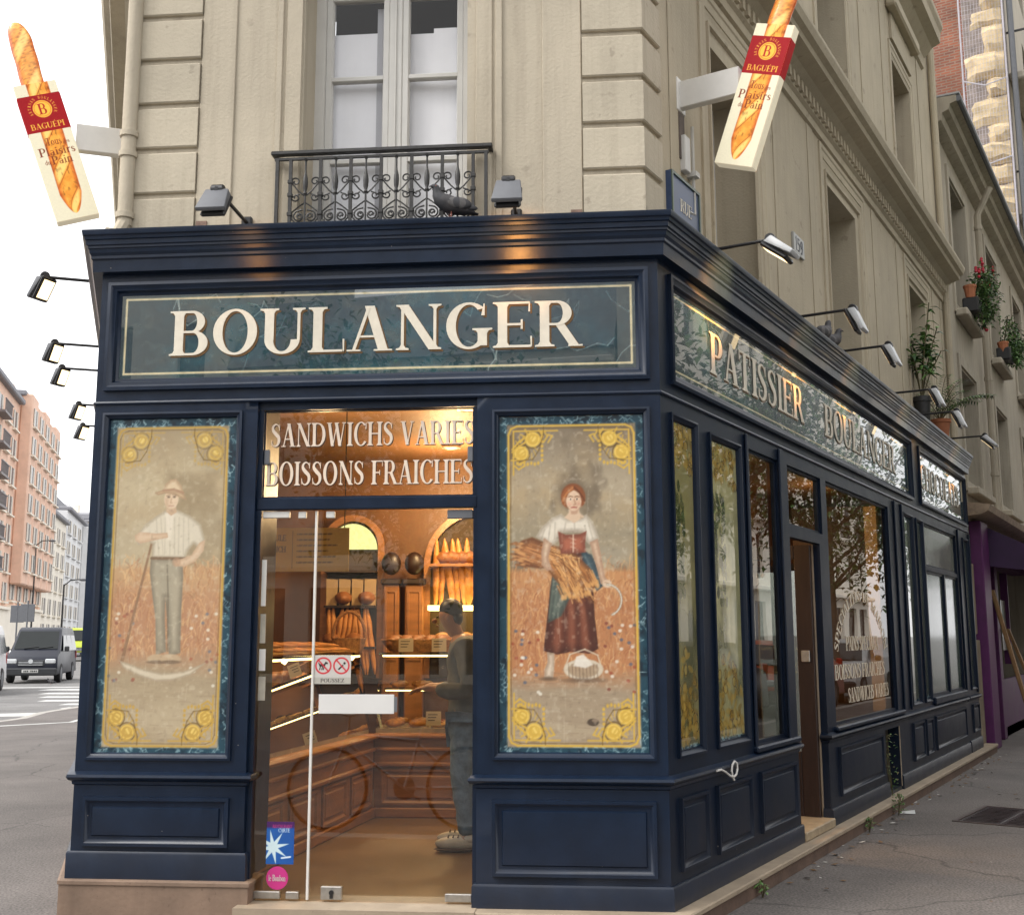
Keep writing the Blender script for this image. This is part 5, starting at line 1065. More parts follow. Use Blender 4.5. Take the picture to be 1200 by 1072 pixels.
# ---- purple shop
PUR = mat('purple_paint', (.085,.012,.085), .5, .25, 4, spots=.3); PURA = mat('purple_awning_cloth', (.04,.018,.055), .8, .2, 6)
t = thing('purple_shopfront', 'purple painted shopfront with a dark cloth awning past the bakery', 'shopfront', RT @ T3(10.1,0,-.1))
bx(RT, 'pilaster', PUR, t, 10.12,10.68,-.05,.1,-.1,2.75,c=.012); bx(RT, 'pilaster', PUR, t, 15.65,16.3,-.05,.1,-.1,2.75,c=.012)
mb = MB(RT); mb.box(11.75,12.0,.05,.4,-.1,2.3,c=.01); mb.box(10.7,15.6,.05,.3,2.3,2.7); mb.build('door_post', PUR, t)
mb = MB(RT); mb.box(10.7,15.6,.72,.78,-.1,2.7); mb.build('dark_interior', mat('red_dark_interior', (.05,.012,.012), .7, .5, 1.5), t)
mb = MB(RT); mb.box(10.7,11.75,.1,.65,-.1,.18,c=.01); mb.build('low_step', mat('dirty_tan_step', (.25,.19,.13), .9, .3, 5), t)
mb = MB(RT); V = [(10.68,-.02,2.72),(16.2,-.02,2.72),(16.2,-.62,2.40),(10.68,-.62,2.40),(10.68,-.62,2.12),(16.2,-.62,2.12),(10.68,-.02,2.2),(16.2,-.02,2.2)]
mb.add(V, [(0,1,2,3),(3,2,5,4),(0,3,4,6),(1,2,5,7)]); mb.build('awning', PURA, t, smooth=0)
mb = MB(RT); mb.box(12.6,12.64,.0,.1,.9,2.2); mb.box(12.0,15.6,.06,.1,.05,.7); mb.build('window_frame', PUR, t)
c = Cv(.5, .7, .02, (150,146,136)); c.ell(.2,.5,.12,.08,(40,120,100)); c.ell(.3,.25,.14,.1,(60,58,54)); c.build('poster', PRINT, t, RT, 12.15, 1.1, .05, k=.6)
PLK = mat('raw_timber', (.30,.17,.075), .7, .3, 3, stretch=(8,8,.7))
for x0, x1, y, h, lb in ((11.25,10.98,-.42,2.0,'long raw plank leaning against the purple pilaster'),(11.36,11.05,-.40,1.9,'second plank leaning close beside the longest plank'),(12.7,12.2,-.45,1.5,'shorter plank leaning at the purple shop window by the photo edge')):
    a = Vector((x0,y,-.098)); b = Vector((x1,-.02,-.1+h)); d = (b-a).normalized(); q = MB(RT); s = Vector((.05,0,0)); u = Vector((0,.02,0))
    q.add([a-s-u,a+s-u,a+s+u,a-s+u,b-s-u,b+s-u,b+s+u,b-s+u], [(0,3,2,1),(4,5,6,7),(0,1,5,4),(1,2,6,5),(2,3,7,6),(3,0,4,7)])
    tag(q.build('timber_plank', PLK, None, base=tuple(RT @ a)), lb, 'plank', 'planks leaning at the purple shop')
# ================================================================ TALL BRICK HOUSE
BK = brickmat('party_wall_brick', (.27,.085,.045), (.15,.055,.04), (.22,.15,.11), 1, .2, .062)
m1 = RT @ T3(18.9,.1,0)
TB = thing('tall_brick_house', 'tall house with a bare red brick party wall and netted stone toothing', 'building', m1)
PW = RT @ T3(18.9,.1,0) @ Matrix(((0,1,0,0),(1,0,0,0),(0,0,1,0),(0,0,0,1)))
pw = MB(PW); pw.wall(.8, 14, 3, 24, [], 0)
o = pw.build('party_wall', BK, TB, smooth=0)
# brick texture follows x,z of the wall: give the part its own axes
W = WM[TB].inverted() @ RT @ T3(18.9,.1,0) @ RZ(-math.pi/2); inv = W.inverted(); o.data.transform(inv); o.matrix_local = W
TS = mat('rough_toothing_stone', (.60,.47,.29), .95, .3, 2.5, bump=1, bsc=8, spots=.5); TSD = mat('grey_backing_masonry', (.24,.20,.18), .95, .4, 4, bump=.6, bsc=14)
mb = MB(PW); mb.box(.0,.8,.01,.4,3,24); mb.build('backing_strip', TSD, TB)
r = random.Random(11); z = 6.0; mb = MB(PW)
while z < 16:
    h = r.uniform(.34,.62); w = r.uniform(.28,.44) if len(mb.f) % 32 else r.uniform(.52,.76); n = 6; V = []
    x1 = w; d = r.uniform(.10,.24)
    for i in range(5):
        for j in range(5):
            u, v = i/4, j/4; e = math.sin(math.pi*u)**.05*math.sin(math.pi*v)**.05 if 0 < u < 1 and 0 < v < 1 else 0
            V.append((.04+x1*u+(r.uniform(-.04,.04) if 0 < u <= 1 else 0), .005-d*e*r.uniform(.7,1.1), z+h*v+r.uniform(-.03,.03)))
    mb.add(V, [(i*5+j,i*5+j+1,(i+1)*5+j+1,(i+1)*5+j) for i in range(4) for j in range(4)]); z += h*r.uniform(.97,1.06)
mb.build('toothing_stones', TS, TB, smooth=18)
NETM = mat('white_safety_net', (.45,.43,.47), .8, .1, 5)
mb = MB(PW); 
def npt(u, z): return (u, -.34-.05*math.sin(z*2.1)*math.sin(u*4), z)
for i in range(15): mb.tube([npt(i*.06-.02, 4+.5*k) for k in range(26)], .003, 4, cap=False)
for k in range(120): mb.tube([npt(-.02+i*.12, 4.4+k*.1) for i in range(8)], .003, 4, cap=False)
for z in (8.3,9.4,10.9,12.6): mb.tube([(-.02,-.36,z),(.4,-.4,z-.09),(.82,-.36,z+.12)], .014, 5)
mb.tube([(.82,-.3,4),(.82,-.3,16)], .02, 5); mb.tube([(-.02,-.3,4),(-.02,-.3,16)], .02, 5); mb.build('safety_net', NETM, TB)
TF = mat('tall_house_front', (.40,.36,.29), .9, .15, 1, streak=.5); hz = [(x,x+1.1,z,z+2,.2) for x in (20,22.6,25.2,27.8) for z in (4,7.1,10.2,13.3,16.4)]
mb = MB(RT); mb.wall(18.9, 30, -.2, 20, hz, .1); mb.build('front_wall', TF, TB)
mb = MB(RT)
for z in (6.8,9.9,13.0): mb.box(19.2,30,-.6,.1,z-.18,z,c=.03)
mb.build('balcony_slab', TF, TB)
mb = MB(RT)
for z in (6.8,9.9,13.0):
    mb.box(19.25,30,-.58,-.55,z+.9,z+.94); mb.box(19.25,19.28,-.58,.1,z+.9,z+.94)
    for k in range(60): mb.box(19.25+k*.16,19.27+k*.16,-.575,-.555,z,z+.9)
mb.build('balcony_rail', IRON, TB)
for a,b,c_,d_,_ in hz:
    mb = MB(RT); mb.mould(a,c_,b,d_,[(0,.3),(0,.24),(.07,.24),(.07,.28)],closed_in=True); mb.build('window', DGLASS, TB)
mb = MB(RT); mb.tube([(19.05,-.02,-.1),(19.05,-.02,20)], .06, 8); mb.build('drainpipe', GREYM, TB)
# ================================================================ SHOP INTERIOR
def struct(o, name=None): o['kind'] = 'structure'; return o
RP = [(-2.12,6.03),(.7,5.78),(5.16,13.55),(3.3,14.4),(-3.7,10.9)]
mb = MB(); mb.poly([(x,y,.0) for x,y in RP]); struct(mb.build('interior_floor', FLOORM, smooth=0))
CEIL = mat('brown_shop_ceiling', (.16,.075,.03), .6, .15, 3); WALLB = mat('brown_shop_wall', (.13,.055,.02), .5, .3, 2, bump=.1, bsc=10)
mb = MB(); mb.poly([(x,y,2.86) for x,y in RP]); struct(mb.build('interior_ceiling', CEIL, smooth=0))
mb = MB()
for a, b in (((-2.15,6.1),(-3.6,10.5)),((-3.6,10.2),(1.3,10.05)),((1.3,10.05),(3.45,13.9)),((3.45,13.9),(5.1,13.45))): mb.quad((*a,0),(*b,0),(*b,2.86),(*a,2.86))
struct(mb.build('interior_wall', WALLB, smooth=0))
# ---- counters
CREAM = mat('counter_marble', (.30,.24,.16), .25, .2, 5); GL2 = glass('case_glass', (.95,.95,.9), 1.45)
PANELW = mat('carved_counter_wood', (.25,.11,.045), .4, .3, 3, bump=.1, bsc=30, stretch=(1,1,6))
def counter(m, L, label, ends):
    t = thing('display_counter', label, 'counter', m, 'glass display counters inside the bakery')
    q = MB(m); q.box(0,L,.0,.62,.0,.56); q.box(0,L,-.02,.62,.0,.07,c=.008); q.build('base', WOOD, t)
    q = MB(m); q.box(0,L,-.03,.0,.36,.395,c=.01); q.box(0,L,-.02,.0,.47,.50,c=.01); q.box(-.01,L,-.05,.62,.56,.6,c=.014); q.build('ledge', WOOD, t)
    n = max(2, round(L/.62))
    for i in range(n):
        a = L*i/n+.05; b = L*(i+1)/n-.05; q = MB(m); q.mould(a,.09,b,.345,[(0,0),(0,-.014),(.015,-.016),(.03,-.003),(.045,-.003),(.055,-.012),(.07,-.012)],closed_in=True); q.build('panel', PANELW, t)
    q = MB(m); q.box(0,L,.04,.6,.6,.63); q.build('marble_top', CREAM, t)
    q = MB(m); q.quad((0,.03,.63),(L,.03,.63),(L,.12,1.17),(0,.12,1.17)); [q.quad((x,.03,.63),(x,.6,.63),(x,.6,1.17),(x,.12,1.17)) for x in (0.004,L-.004)]; q.build('case_glass', GL2, t, smooth=0)
    q = MB(m); q.box(0,L,.1,.6,1.17,1.185,c=.003); q.box(.02,L-.02,.25,.58,.905,.915); q.build('glass_shelf', GL2, t)
    q = MB(m); q.box(.03,L-.03,.108,.122,1.154,1.166); k = q.build('light_strip', STRIP, t)
    q = MB(m); q.box(.03,L-.03,.248,.258,.892,.901); q.build('light_strip', STRIP, t)
    for x in ends:
        q = MB(m); q.tube([(x,.10,1.155),(x,.56,.65)], .008, 5); q.build('edge_strip', STRIP, t)
    return t
A = Vector((-1.46,6.42)); B = Vector((-1.02,8.58)); E_ = Vector((1.0,8.42))
cl = frame((A.x,A.y,0), (B.x-A.x, B.y-A.y)); cr = frame((B.x,B.y,0), (E_.x-B.x, E_.y-B.y))
# left run: its y must point away from the customers (to the left)
counter(cl, (B-A).length-.02, 'panelled wooden display counter running back from the entrance on the left', (.75,1.35,2.0))
counter(cr, (E_-B).length, 'panelled wooden display counter across the back of the shop', ())
# ---- bread and pastry
CR = [mat('golden_crust', (.42,.18,.045), .5, .4, 14, bump=.4, bsc=40), mat('dark_crust', (.22,.085,.025), .55, .4, 14, bump=.4, bsc=40), mat('pale_pastry', (.55,.33,.12), .5, .3, 14), mat('chocolate_glaze', (.05,.02,.012), .25, .2, 10), mat('red_fruit_glaze', (.25,.04,.02), .2, .3, 20)]
def loaf(L, r, bend=0, slash=True):
    q = MB(); n = 14; V = []; k = 16
    for i in range(k+1):
        v = i/k*2-1; rr = r*max(.04, (1-abs(v)**2.6))**.6
        for j in range(n):
            a = 2*math.pi*j/n; up = math.sin(a); s = 1+(.10*math.sin(v*11+math.cos(a)) if slash and up > 0 else 0)
            V.append((v*L/2, rr*math.cos(a)*s+bend*(v*v), r*.75+rr*.78*up*s))
    q.add(V, [(i*n+j,i*n+(j+1)%n,(i+1)*n+(j+1)%n,(i+1)*n+j) for i in range(k) for j in range(n)]+[tuple(range(n))[::-1],tuple(k*n+j for j in range(n))]); return q
def proto(name, q, m, label, cat, group):
    o = q.build(name, m, None, smooth=70); tag(o, label, cat, group); return o
r = random.Random(9); first = {}
def put(kind, m):
    src, used = first[kind]
    if not used: src.matrix_world = m; WM[src] = m.copy(); first[kind][1] = True; return src
    o = src.copy(); COL.objects.link(o); o.matrix_world = m; WM[o] = m.copy(); return o
first['baguette'] = [proto('baguette', loaf(.6,.034), CR[0], 'thin golden baguette standing in the arched rack at the back of the shop', 'baguette', 'baguettes in the arched rack'), False]
first['loaf'] = [proto('bread_loaf', loaf(.26,.075), CR[1], 'short dark loaf lying on a lit shelf under the right arch', 'bread', 'loaves on the arch shelves'), False]
first['croissant'] = [proto('croissant', loaf(.15,.032,.05), CR[0], 'small golden croissant laid out in the lit glass case', 'croissant', 'croissants in the glass cases'), False]
q = MB(); q.lathe([(.045,0),(.058,.022),(.05,.03),(.04,.024)], (0,0,0), 14); q.ball((0,0,.024),(.044,.044,.014),12,5,1)
first['tart'] = [proto('fruit_tart', q, [CR[2],CR[4]], 'little red glazed tart laid out in the lit glass case', 'tart', 'tarts in the glass cases'), False]
q = MB(); q.ball((0,0,.028),(.055,.03,.028),12,6,0); q.ball((0,0,.036),(.05,.026,.024),12,6,1)
first['eclair'] = [proto('eclair', q, [CR[2],CR[3]], 'chocolate glazed eclair laid out in the lit glass case', 'pastry', 'eclairs in the glass cases'), False]
for m, L in ((cl,(B-A).length),(cr,(E_-B).length)):
    for lev, ys in ((.632,(.18,.36,.5)),(.917,(.33,.48))):
        x = .1; 
        while x < L-.1:
            kd = ('croissant','tart','eclair')[int(x/.42+lev*10) % 3]
            for y in ys: put(kd, m @ T3(x+r.uniform(-.01,.01), y+r.uniform(-.01,.01), lev) @ RZ(r.uniform(-.3,.3)))
            x += .17 if kd != 'tart' else .14
# ---- arches in the back wall
NIW = mat('niche_recess_dark', (.05,.03,.014), .8, .3, 6); LUN = emis('lit_yellow_lunette', (.80,.74,.30), .85)  # darkness of the recess put into the back panel's colour
def arch_thing(cx, y, hw, zs, zb, label):
    t = thing('arched_rack', label, 'rack', T3(cx,y,0), 'arched bread racks on the back wall')
    q = MB(); P = [(hw*math.cos(a), zs+hw*math.sin(a)) for a in [math.pi*i/20 for i in range(21)]]
    pr = [(hw,zb)]+P+[(-hw,zb)]
    for i in range(len(pr)-1):
        (a,b),(c_,d_) = pr[i], pr[i+1]; na = Vector((a,b-zs if b > zs else 0)); na = na.normalized() if na.length else Vector((1,0)); nb = Vector((c_,d_-zs if d_ > zs else 0)); nb = nb.normalized() if nb.length else Vector((1,0))
        w = .055; a2,b2,c2,d2 = a+na.x*w,b+na.y*w,c_+nb.x*w,d_+nb.y*w
        q.quad((cx+a,y-.06,b),(cx+c_,y-.06,d_),(cx+c2,y-.06,d2),(cx+a2,y-.06,b2)); q.quad((cx+a,y-.06,b),(cx+c_,y-.06,d_),(cx+c_,y+.3,d_),(cx+a,y+.3,b)); q.quad((cx+a2,y-.06,b2),(cx+c2,y-.06,d2),(cx+c2,y+.0,d2),(cx+a2,y+.0,b2))
    q.build('frame', WOOD, t)
    q = MB(); q.poly([(cx+a,y+.0,b) for a,b in pr]); q.build('back_panel', NIW, t, smooth=0)
    return t
t = arch_thing(-1.40, 10.0, .22, 2.09, .95, 'narrow arched rack with a lit yellow lunette at the back left')
q = MB(); P = [(-1.40+.215*math.cos(a), 2.06+.225*math.sin(a)) for a in [math.pi*i/16 for i in range(17)]]; q.prism(P, lambda u, v, s: (u, s, v), 9.93, 9.95); q.build('lunette', LUN, t)
q = MB(); [q.box(-1.62,-1.18,9.8,9.99,z,z+.02) for z in (1.2,1.55,1.85)]; q.build('shelf', WOODD, t)
t = arch_thing(-.28, 10.0, .44, 1.92, .95, 'wide arched rack filled with baguettes and loaves behind the customer')
q = MB(); [q.box(-.72,.16,9.72,9.98,z,z+.022) for z in (1.2,1.9)]; q.build('shelf', WOOD, t)
q = MB(); q.box(-.72,.16,9.70,9.98,1.525,1.565); q.build('lit_shelf', STRIP, t)
for i in range(16): put('baguette', T3(-.66+.055*i, 9.86+r.uniform(-.03,.03), 1.57+.28) @ Matrix.Rotation(R_(90+r.uniform(-9,9)), 4, 'Y') @ Matrix.Rotation(r.uniform(0,6), 4, 'X') @ T3(0,0,-.025))
for i in range(9): put('loaf', T3(-.6+.1*i, 9.85, 1.223+(.0)) @ RZ(1.57+r.uniform(-.2,.2)))
for i in range(5): put('loaf', T3(-.55+.16*i, 9.85, 1.924) @ RZ(r.uniform(-.2,.2)))
for i in range(4): put('loaf', T3(-1.56+.1*i, 9.88, 1.222+(.352 if i % 2 else 0)) @ RZ(1.57))
for x0, x1, lb in ((-1.12,-.98,'slim carved wooden column between the two arches, left of the pair'),(-.93,-.77,'broad carved wooden column hard against the wide arch')):
    t = thing('wood_column', lb, 'column', T3((x0+x1)/2,9.95,0), 'carved columns on the back wall'); q = MB(); q.box(x0,x1,9.86,10.0,0,1.75,c=.01); q.build('shaft', WOOD, t)
    q = MB(); q.box(x0-.02,x1+.02,9.83,10.0,1.75,1.8,c=.01); q.ball(((x0+x1)/2,9.84,1.93),(.085,.06,.10),12,8); q.build('carving', WOODD, t)
    q = MB(); q.mould(x0+.02,1.1,x1-.02,1.7,[(0,9.859),(0,9.85),(.015,9.848),(.02,9.858)]); q.build('moulding', PANELW, t)
# ---- baskets on the counter
WICK = mat('woven_wicker', (.26,.12,.04), .7, .5, 40, bump=.8, bsc=90)
def basket(m, r0, h, label, handle):
    t = thing('wicker_basket', label, 'basket', m, 'wicker baskets on the counter'); q = MB(m); q.lathe([(r0*.75,0),(r0*.9,h*.5),(r0,h),(r0*1.03,h),(r0*1.0,h*1.08),(r0*.93,h),(r0*.7,.02)], (0,0,0), 22, sq=(1,.6)); q.build('bowl', WICK, t)
    if handle: q = MB(m); q.tube([(r0*.95*math.cos(a),0,h+handle*math.sin(a)) for a in [math.pi*i/16 for i in range(17)]], .014, 6); q.build('handle', WICK, t)
    return t
basket(T3(-.72,8.9,1.187), .30, .09, 'wide shallow wicker basket on the back counter', 0); basket(T3(-1.22,8.55,1.187), .13, .1, 'small wicker basket with an arched handle at the counter bend', .2)
for i in range(5): put('loaf', T3(-.9+.09*i, 8.9, 1.2) @ RZ(1.2+r.uniform(-.3,.3)))
CARD = mat('price_card', (.42,.36,.26), .7, .1, 8)
for x, y, z, lb in ((-.80,8.62,1.19,'left price card standing before the wide basket'),(-.55,8.6,1.19,'right price card standing before the wide basket'),(-.58,8.50,.66,'lower price card in the glass case near the customer')):
    t = thing('price_card', lb, 'price card', T3(x,y,z)); q = MB(); q.box(x-.055,x+.055,y-.003,y+.003,z,z+.1); q.build('card', CARD, t); q = MB(); [q.box(x-.04,x+.03-.01*k,y-.0045,y-.003,z+.075-.02*k,z+.08-.02*k) for k in range(3)]; q.build('writing', DARKM, t)
# ---- more bread heaped on the counters, paper bags and jars on the back shelf
for i in range(12): put('baguette', cl @ T3(.5+.115*i, .36+r.uniform(-.02,.02), 1.187+(.03 if i % 3 == 0 else 0)) @ RZ(1.57+r.uniform(-.15,.15)))
for i in range(9): put('loaf', cr @ T3(.75+.13*(i % 6), .2+.16*(i//6), 1.187) @ RZ(1.2+r.uniform(-.4,.4)))
for i in range(16): put('croissant', cr @ T3(.08+.1*(i % 8), .47+.09*(i//8), 1.187) @ RZ(r.uniform(-.5,.5)))
for i in range(10): put('baguette', T3(-1.58+.04*i, 9.86, .98+.3) @ Matrix.Rotation(R_(90+r.uniform(-8,8)), 4, 'Y') @ T3(0,0,-.025))
BAG = mat('brown_paper_bag', (.34,.24,.13), .85, .15, 8, bump=.4, bsc=12)
for i in range(4):
    x = -1.56+.11*i; q = MB(); q.add([(x-.045,9.83,1.572),(x+.045,9.83,1.572),(x+.045,9.93,1.572),(x-.045,9.93,1.572),(x-.05,9.85,1.80),(x+.05,9.86,1.79),(x+.05,9.9,1.8),(x-.05,9.91,1.79)], [(0,3,2,1),(4,5,6,7),(0,1,5,4),(1,2,6,5),(2,3,7,6),(3,0,4,7)])
    tag(q.build('paper_bag', BAG, None, base=(x,9.88,1.572)), 'brown paper bag standing on a shelf of the narrow arched rack', 'paper bag', 'paper bags in the narrow rack')
# ---- menu board
m = T3(-1.32,7.0,1.70)
t = thing('menu_board', 'yellow handwritten sandwich menu board hanging inside the glass', 'menu board', m)
c = Cv(.62, .27, .004, (222,178,84)); c.put(c.noise(.2,.2,3)-.2, (206,156,64), .5); ink = (64,44,26)
c.text('FORMULE', .06, .19, .17, .035, ink); c.text('SANDWICH', .04, .12, .19, .035, ink); c.text('5 €'.replace('€', ''), .07, .05, .03, .04, ink); c.line([(.15,.085),(.13,.09),(.118,.07),(.13,.05),(.15,.055)], .006, ink); c.line([(.11,.074),(.14,.074)], .005, ink); c.line([(.11,.064),(.14,.064)], .005, ink)
c.line([(.27,.02),(.27,.25)], .003, ink, .6)
for k in range(6): c.line([(.3,.23-.035*k),(.3+rnd.uniform(.18,.28),.232-.035*k)], .009, ink, .6); [c.line([(.3+.03*j,.222-.035*k),(.31+.03*j,.242-.035*k)], .004, (222,178,84), .9) for j in range(9)]
c.build('board', PRINT, t, m, -.31, 0, 0, k=.9, thick=.008); q = MB(m); [q.tube([(x,.004,.26),(x,.004,1.16)], .003, 4) for x in (-.28,.28)]; q.build('cord', DARKM, t)
# ---- downlights
for i, (x, y, e, lb) in enumerate(((-1.25,7.4,30,'ceiling downlight above the left counter'),(-.3,7.6,26,'ceiling downlight just inside the door'),(-.5,9.2,54,'ceiling downlight above the back counter'),(.6,8.4,28,'ceiling downlight to the right of the customer'),(1.9,8.9,14,'ceiling downlight behind the narrow side window'),(3.3,11.6,14,'ceiling downlight behind the large lettered window'))):
    t = thing('ceiling_downlight', lb, 'downlight', T3(x,y,2.85), 'downlights in the shop ceiling'); q = MB(); q.lathe([(.075,2.855),(.08,2.835),(.06,2.83),(.055,2.85)], (x,y,0), 18); q.build('trim', STEEL, t); q = MB(); q.lathe([(.054,2.836),(.054,2.84)], (x,y,0), 18); q.build('lens', LAMPW, t)
    ld = bpy.data.lights.new('bulb', 'POINT'); ld.energy = e; ld.color = (1,.66,.33); ld.shadow_soft_size = .1; lo = bpy.data.objects.new('bulb', ld); COL.objects.link(lo); lo.parent = t; lo.matrix_basis = T3(0,0,-.38)
# ================================================================ CUSTOMER
def skinmesh(V, E, name, mats, parent, sub=2):
    me = bpy.data.meshes.new('tmp'); me.from_pydata([v[:3] for v in V], E, []); o = bpy.data.objects.new('tmp', me); COL.objects.link(o)
    md = o.modifiers.new('s', 'SKIN'); md.use_smooth_shade = True
    for i, v in enumerate(V):
        s = me.skin_vertices[0].data[i]; s.radius = (v[3], v[4] if len(v) > 4 else v[3]); s.use_root = (i == 0)
    o.modifiers.new('u', 'SUBSURF').levels = sub
    dg = bpy.context.evaluated_depsgraph_get(); nm = bpy.data.meshes.new_from_object(o.evaluated_get(dg)); bpy.data.objects.remove(o)
    nm.transform(WM[parent].inverted()); nm.name = name; nm.materials.clear()
    for m in mats: nm.materials.append(m)
    nm.polygons.foreach_set('use_smooth', [True]*len(nm.polygons)); nm.polygons.foreach_set('material_index', [0]*len(nm.polygons))
    ob = bpy.data.objects.new(name, nm); COL.objects.link(ob); ob.parent = parent; WM[ob] = WM[parent].copy(); return ob
from mathutils import noise as mno
def rumple(o, amp, sc):
    me = o.data; N = [v.normal.copy() for v in me.vertices]
    for v, n in zip(me.vertices, N):
        q = Vector((v.co.x*sc, v.co.y*sc, v.co.z*sc*1.7)); v.co += n*amp*(mno.noise(q)+.5*abs(mno.noise(q*2.3)))
    me.update(); return o
SKIN = mat('skin', (.36,.19,.12), .5, .1, 10); HAIR = mat('black_hair', (.012,.010,.010), .45, .4, 60); JACK = mat('olive_grey_jacket', (.115,.125,.13), .85, .25, 9, bump=.5, bsc=14); JEAN = mat('blue_denim', (.15,.225,.34), .85, .4, 12, bump=.3, bsc=40); SHOE = mat('white_trainer', (.50,.47,.42), .6, .15, 14); SOLE = mat('brown_sole', (.09,.06,.045), .8)
px, py = -.30, 7.32
man = thing('person', 'customer in olive jacket and jeans looking down at the counter behind the glass door', 'person', T3(px,py,0))
def mv(x, y, z, *r_): return (px-x, py+y, z, *r_)       # x forward (to the left of the picture)
V = [mv(0,0,.84,.10,.13), mv(.0,0,.98,.10,.125), mv(.0,0,1.12,.105,.14), mv(.02,0,1.23,.09,.13), mv(.05,0,1.30,.048,.05), mv(.085,0,1.37,.062,.055), mv(.115,0,1.43,.078,.066), mv(.125,0,1.485,.066,.058)]
E = [(i,i+1) for i in range(7)]
def limb(a0, pts):
    a = a0
    for p in pts: V.append(p); E.append((a, len(V)-1)); a = len(V)-1
    return a
hands = []
for s in (-1, 1):
    limb(0, [mv(.0,s*.09,.74,.08), mv(.015,s*.10,.46,.058), mv(-.01,s*.10,.25,.05), mv(-.03,s*.10,.08,.036), mv(.06,s*.10,.045,.03), mv(.11,s*.10,.04,.024)])
    w = limb(3, [mv(.0,s*.17,1.235,.058), mv(-.03,s*.22,1.08,.045), mv(-.02,s*.23,.98,.04), mv(.12,s*.18,.97,.032), mv(.20,s*.15,.985,.024,.02), mv(.25,s*.14,.985,.026,.013), mv(.275,s*.135,.98,.026,.012)])
    for k, (dy, L) in enumerate(((-.024,.055),(-.008,.065),(.008,.062),(.022,.05))): limb(w, [mv(.295,s*.135+dy,.978,.009), mv(.295+L*.55,s*.135+dy*1.1,.965,.008), mv(.295+L*.8,s*.135+dy*1.1,.945,.0065)])
    limb(w-1, [mv(.255,s*.135-s*.03,.985,.011), mv(.285,s*.135-s*.045,.97,.009), mv(.305,s*.135-s*.042,.955,.007)])
body = skinmesh(V, E, 'body', [SKIN], man)
J = [mv(-.01,0,.70,.13,.165), mv(-.01,0,.80,.13,.165), mv(-.01,0,.98,.125,.155), mv(.0,0,1.12,.13,.165), mv(.02,0,1.235,.105,.15), mv(.045,0,1.285,.066,.066)]; V = list(J); E = [(i,i+1) for i in range(5)]
for s in (-1, 1): limb(4, [mv(.0,s*.175,1.235,.078), mv(-.035,s*.225,1.08,.064), mv(-.025,s*.235,.975,.058), mv(.10,s*.19,.965,.05), mv(.18,s*.16,.98,.042)])
rumple(skinmesh(V, E, 'jacket', [JACK], man), .012, 9)
V = [mv(0,0,.82,.115,.15)]; E = []
for s in (-1, 1): limb(0, [mv(.0,s*.09,.74,.098), mv(.015,s*.10,.47,.078), mv(-.01,s*.10,.26,.07), mv(-.03,s*.10,.09,.066)])
rumple(skinmesh(V, E, 'jeans', [JEAN], man), .01, 11)
for s in (-1, 1):
    q = MB(); cx = px-.045; cy = py+s*.10; q.ball((cx,cy,.052),(.135,.046,.042),16,8); q.ball((px+.04,cy,.085),(.055,.044,.04),12,6); q.build('shoe', SHOE, man, smooth=80)
    q = MB(); q.ball((cx,cy,.018),(.142,.05,.016),18,6); [q.tube([(cx-.05+.03*k,cy-.035,.092),(cx-.05+.03*k,cy+.035,.092)], .005, 4) for k in range(3)]; q.build('sole', SOLE, man, smooth=80)
q = MB(); hx = px-.115
q.ball((hx+.022,py,1.475),(.078,.074,.07),16,10); q.ball((hx+.055,py,1.42),(.045,.062,.055),12,8); q.build('hair', HAIR, man, smooth=80)
q = MB(); q.ball((hx-.084,py,1.40),(.018,.011,.018),8,6); q.build('nose', SKIN, man, smooth=80)
for s in (-1, 1):
    q = MB(); q.ball((hx+.004,py+s*.068,1.415),(.018,.008,.028),8,6); q.build('ear', SKIN, man, smooth=80); q = MB(); q.ball((hx-.066,py+s*.03,1.425),(.008,.011,.006),8,5); q.build('eye', HAIR, man, smooth=80)
q = MB(); q.ball((hx-.066,py,1.368),(.012,.024,.005),8,5); q.build('mouth', mat('lips', (.25,.09,.07), .5), man, smooth=80)
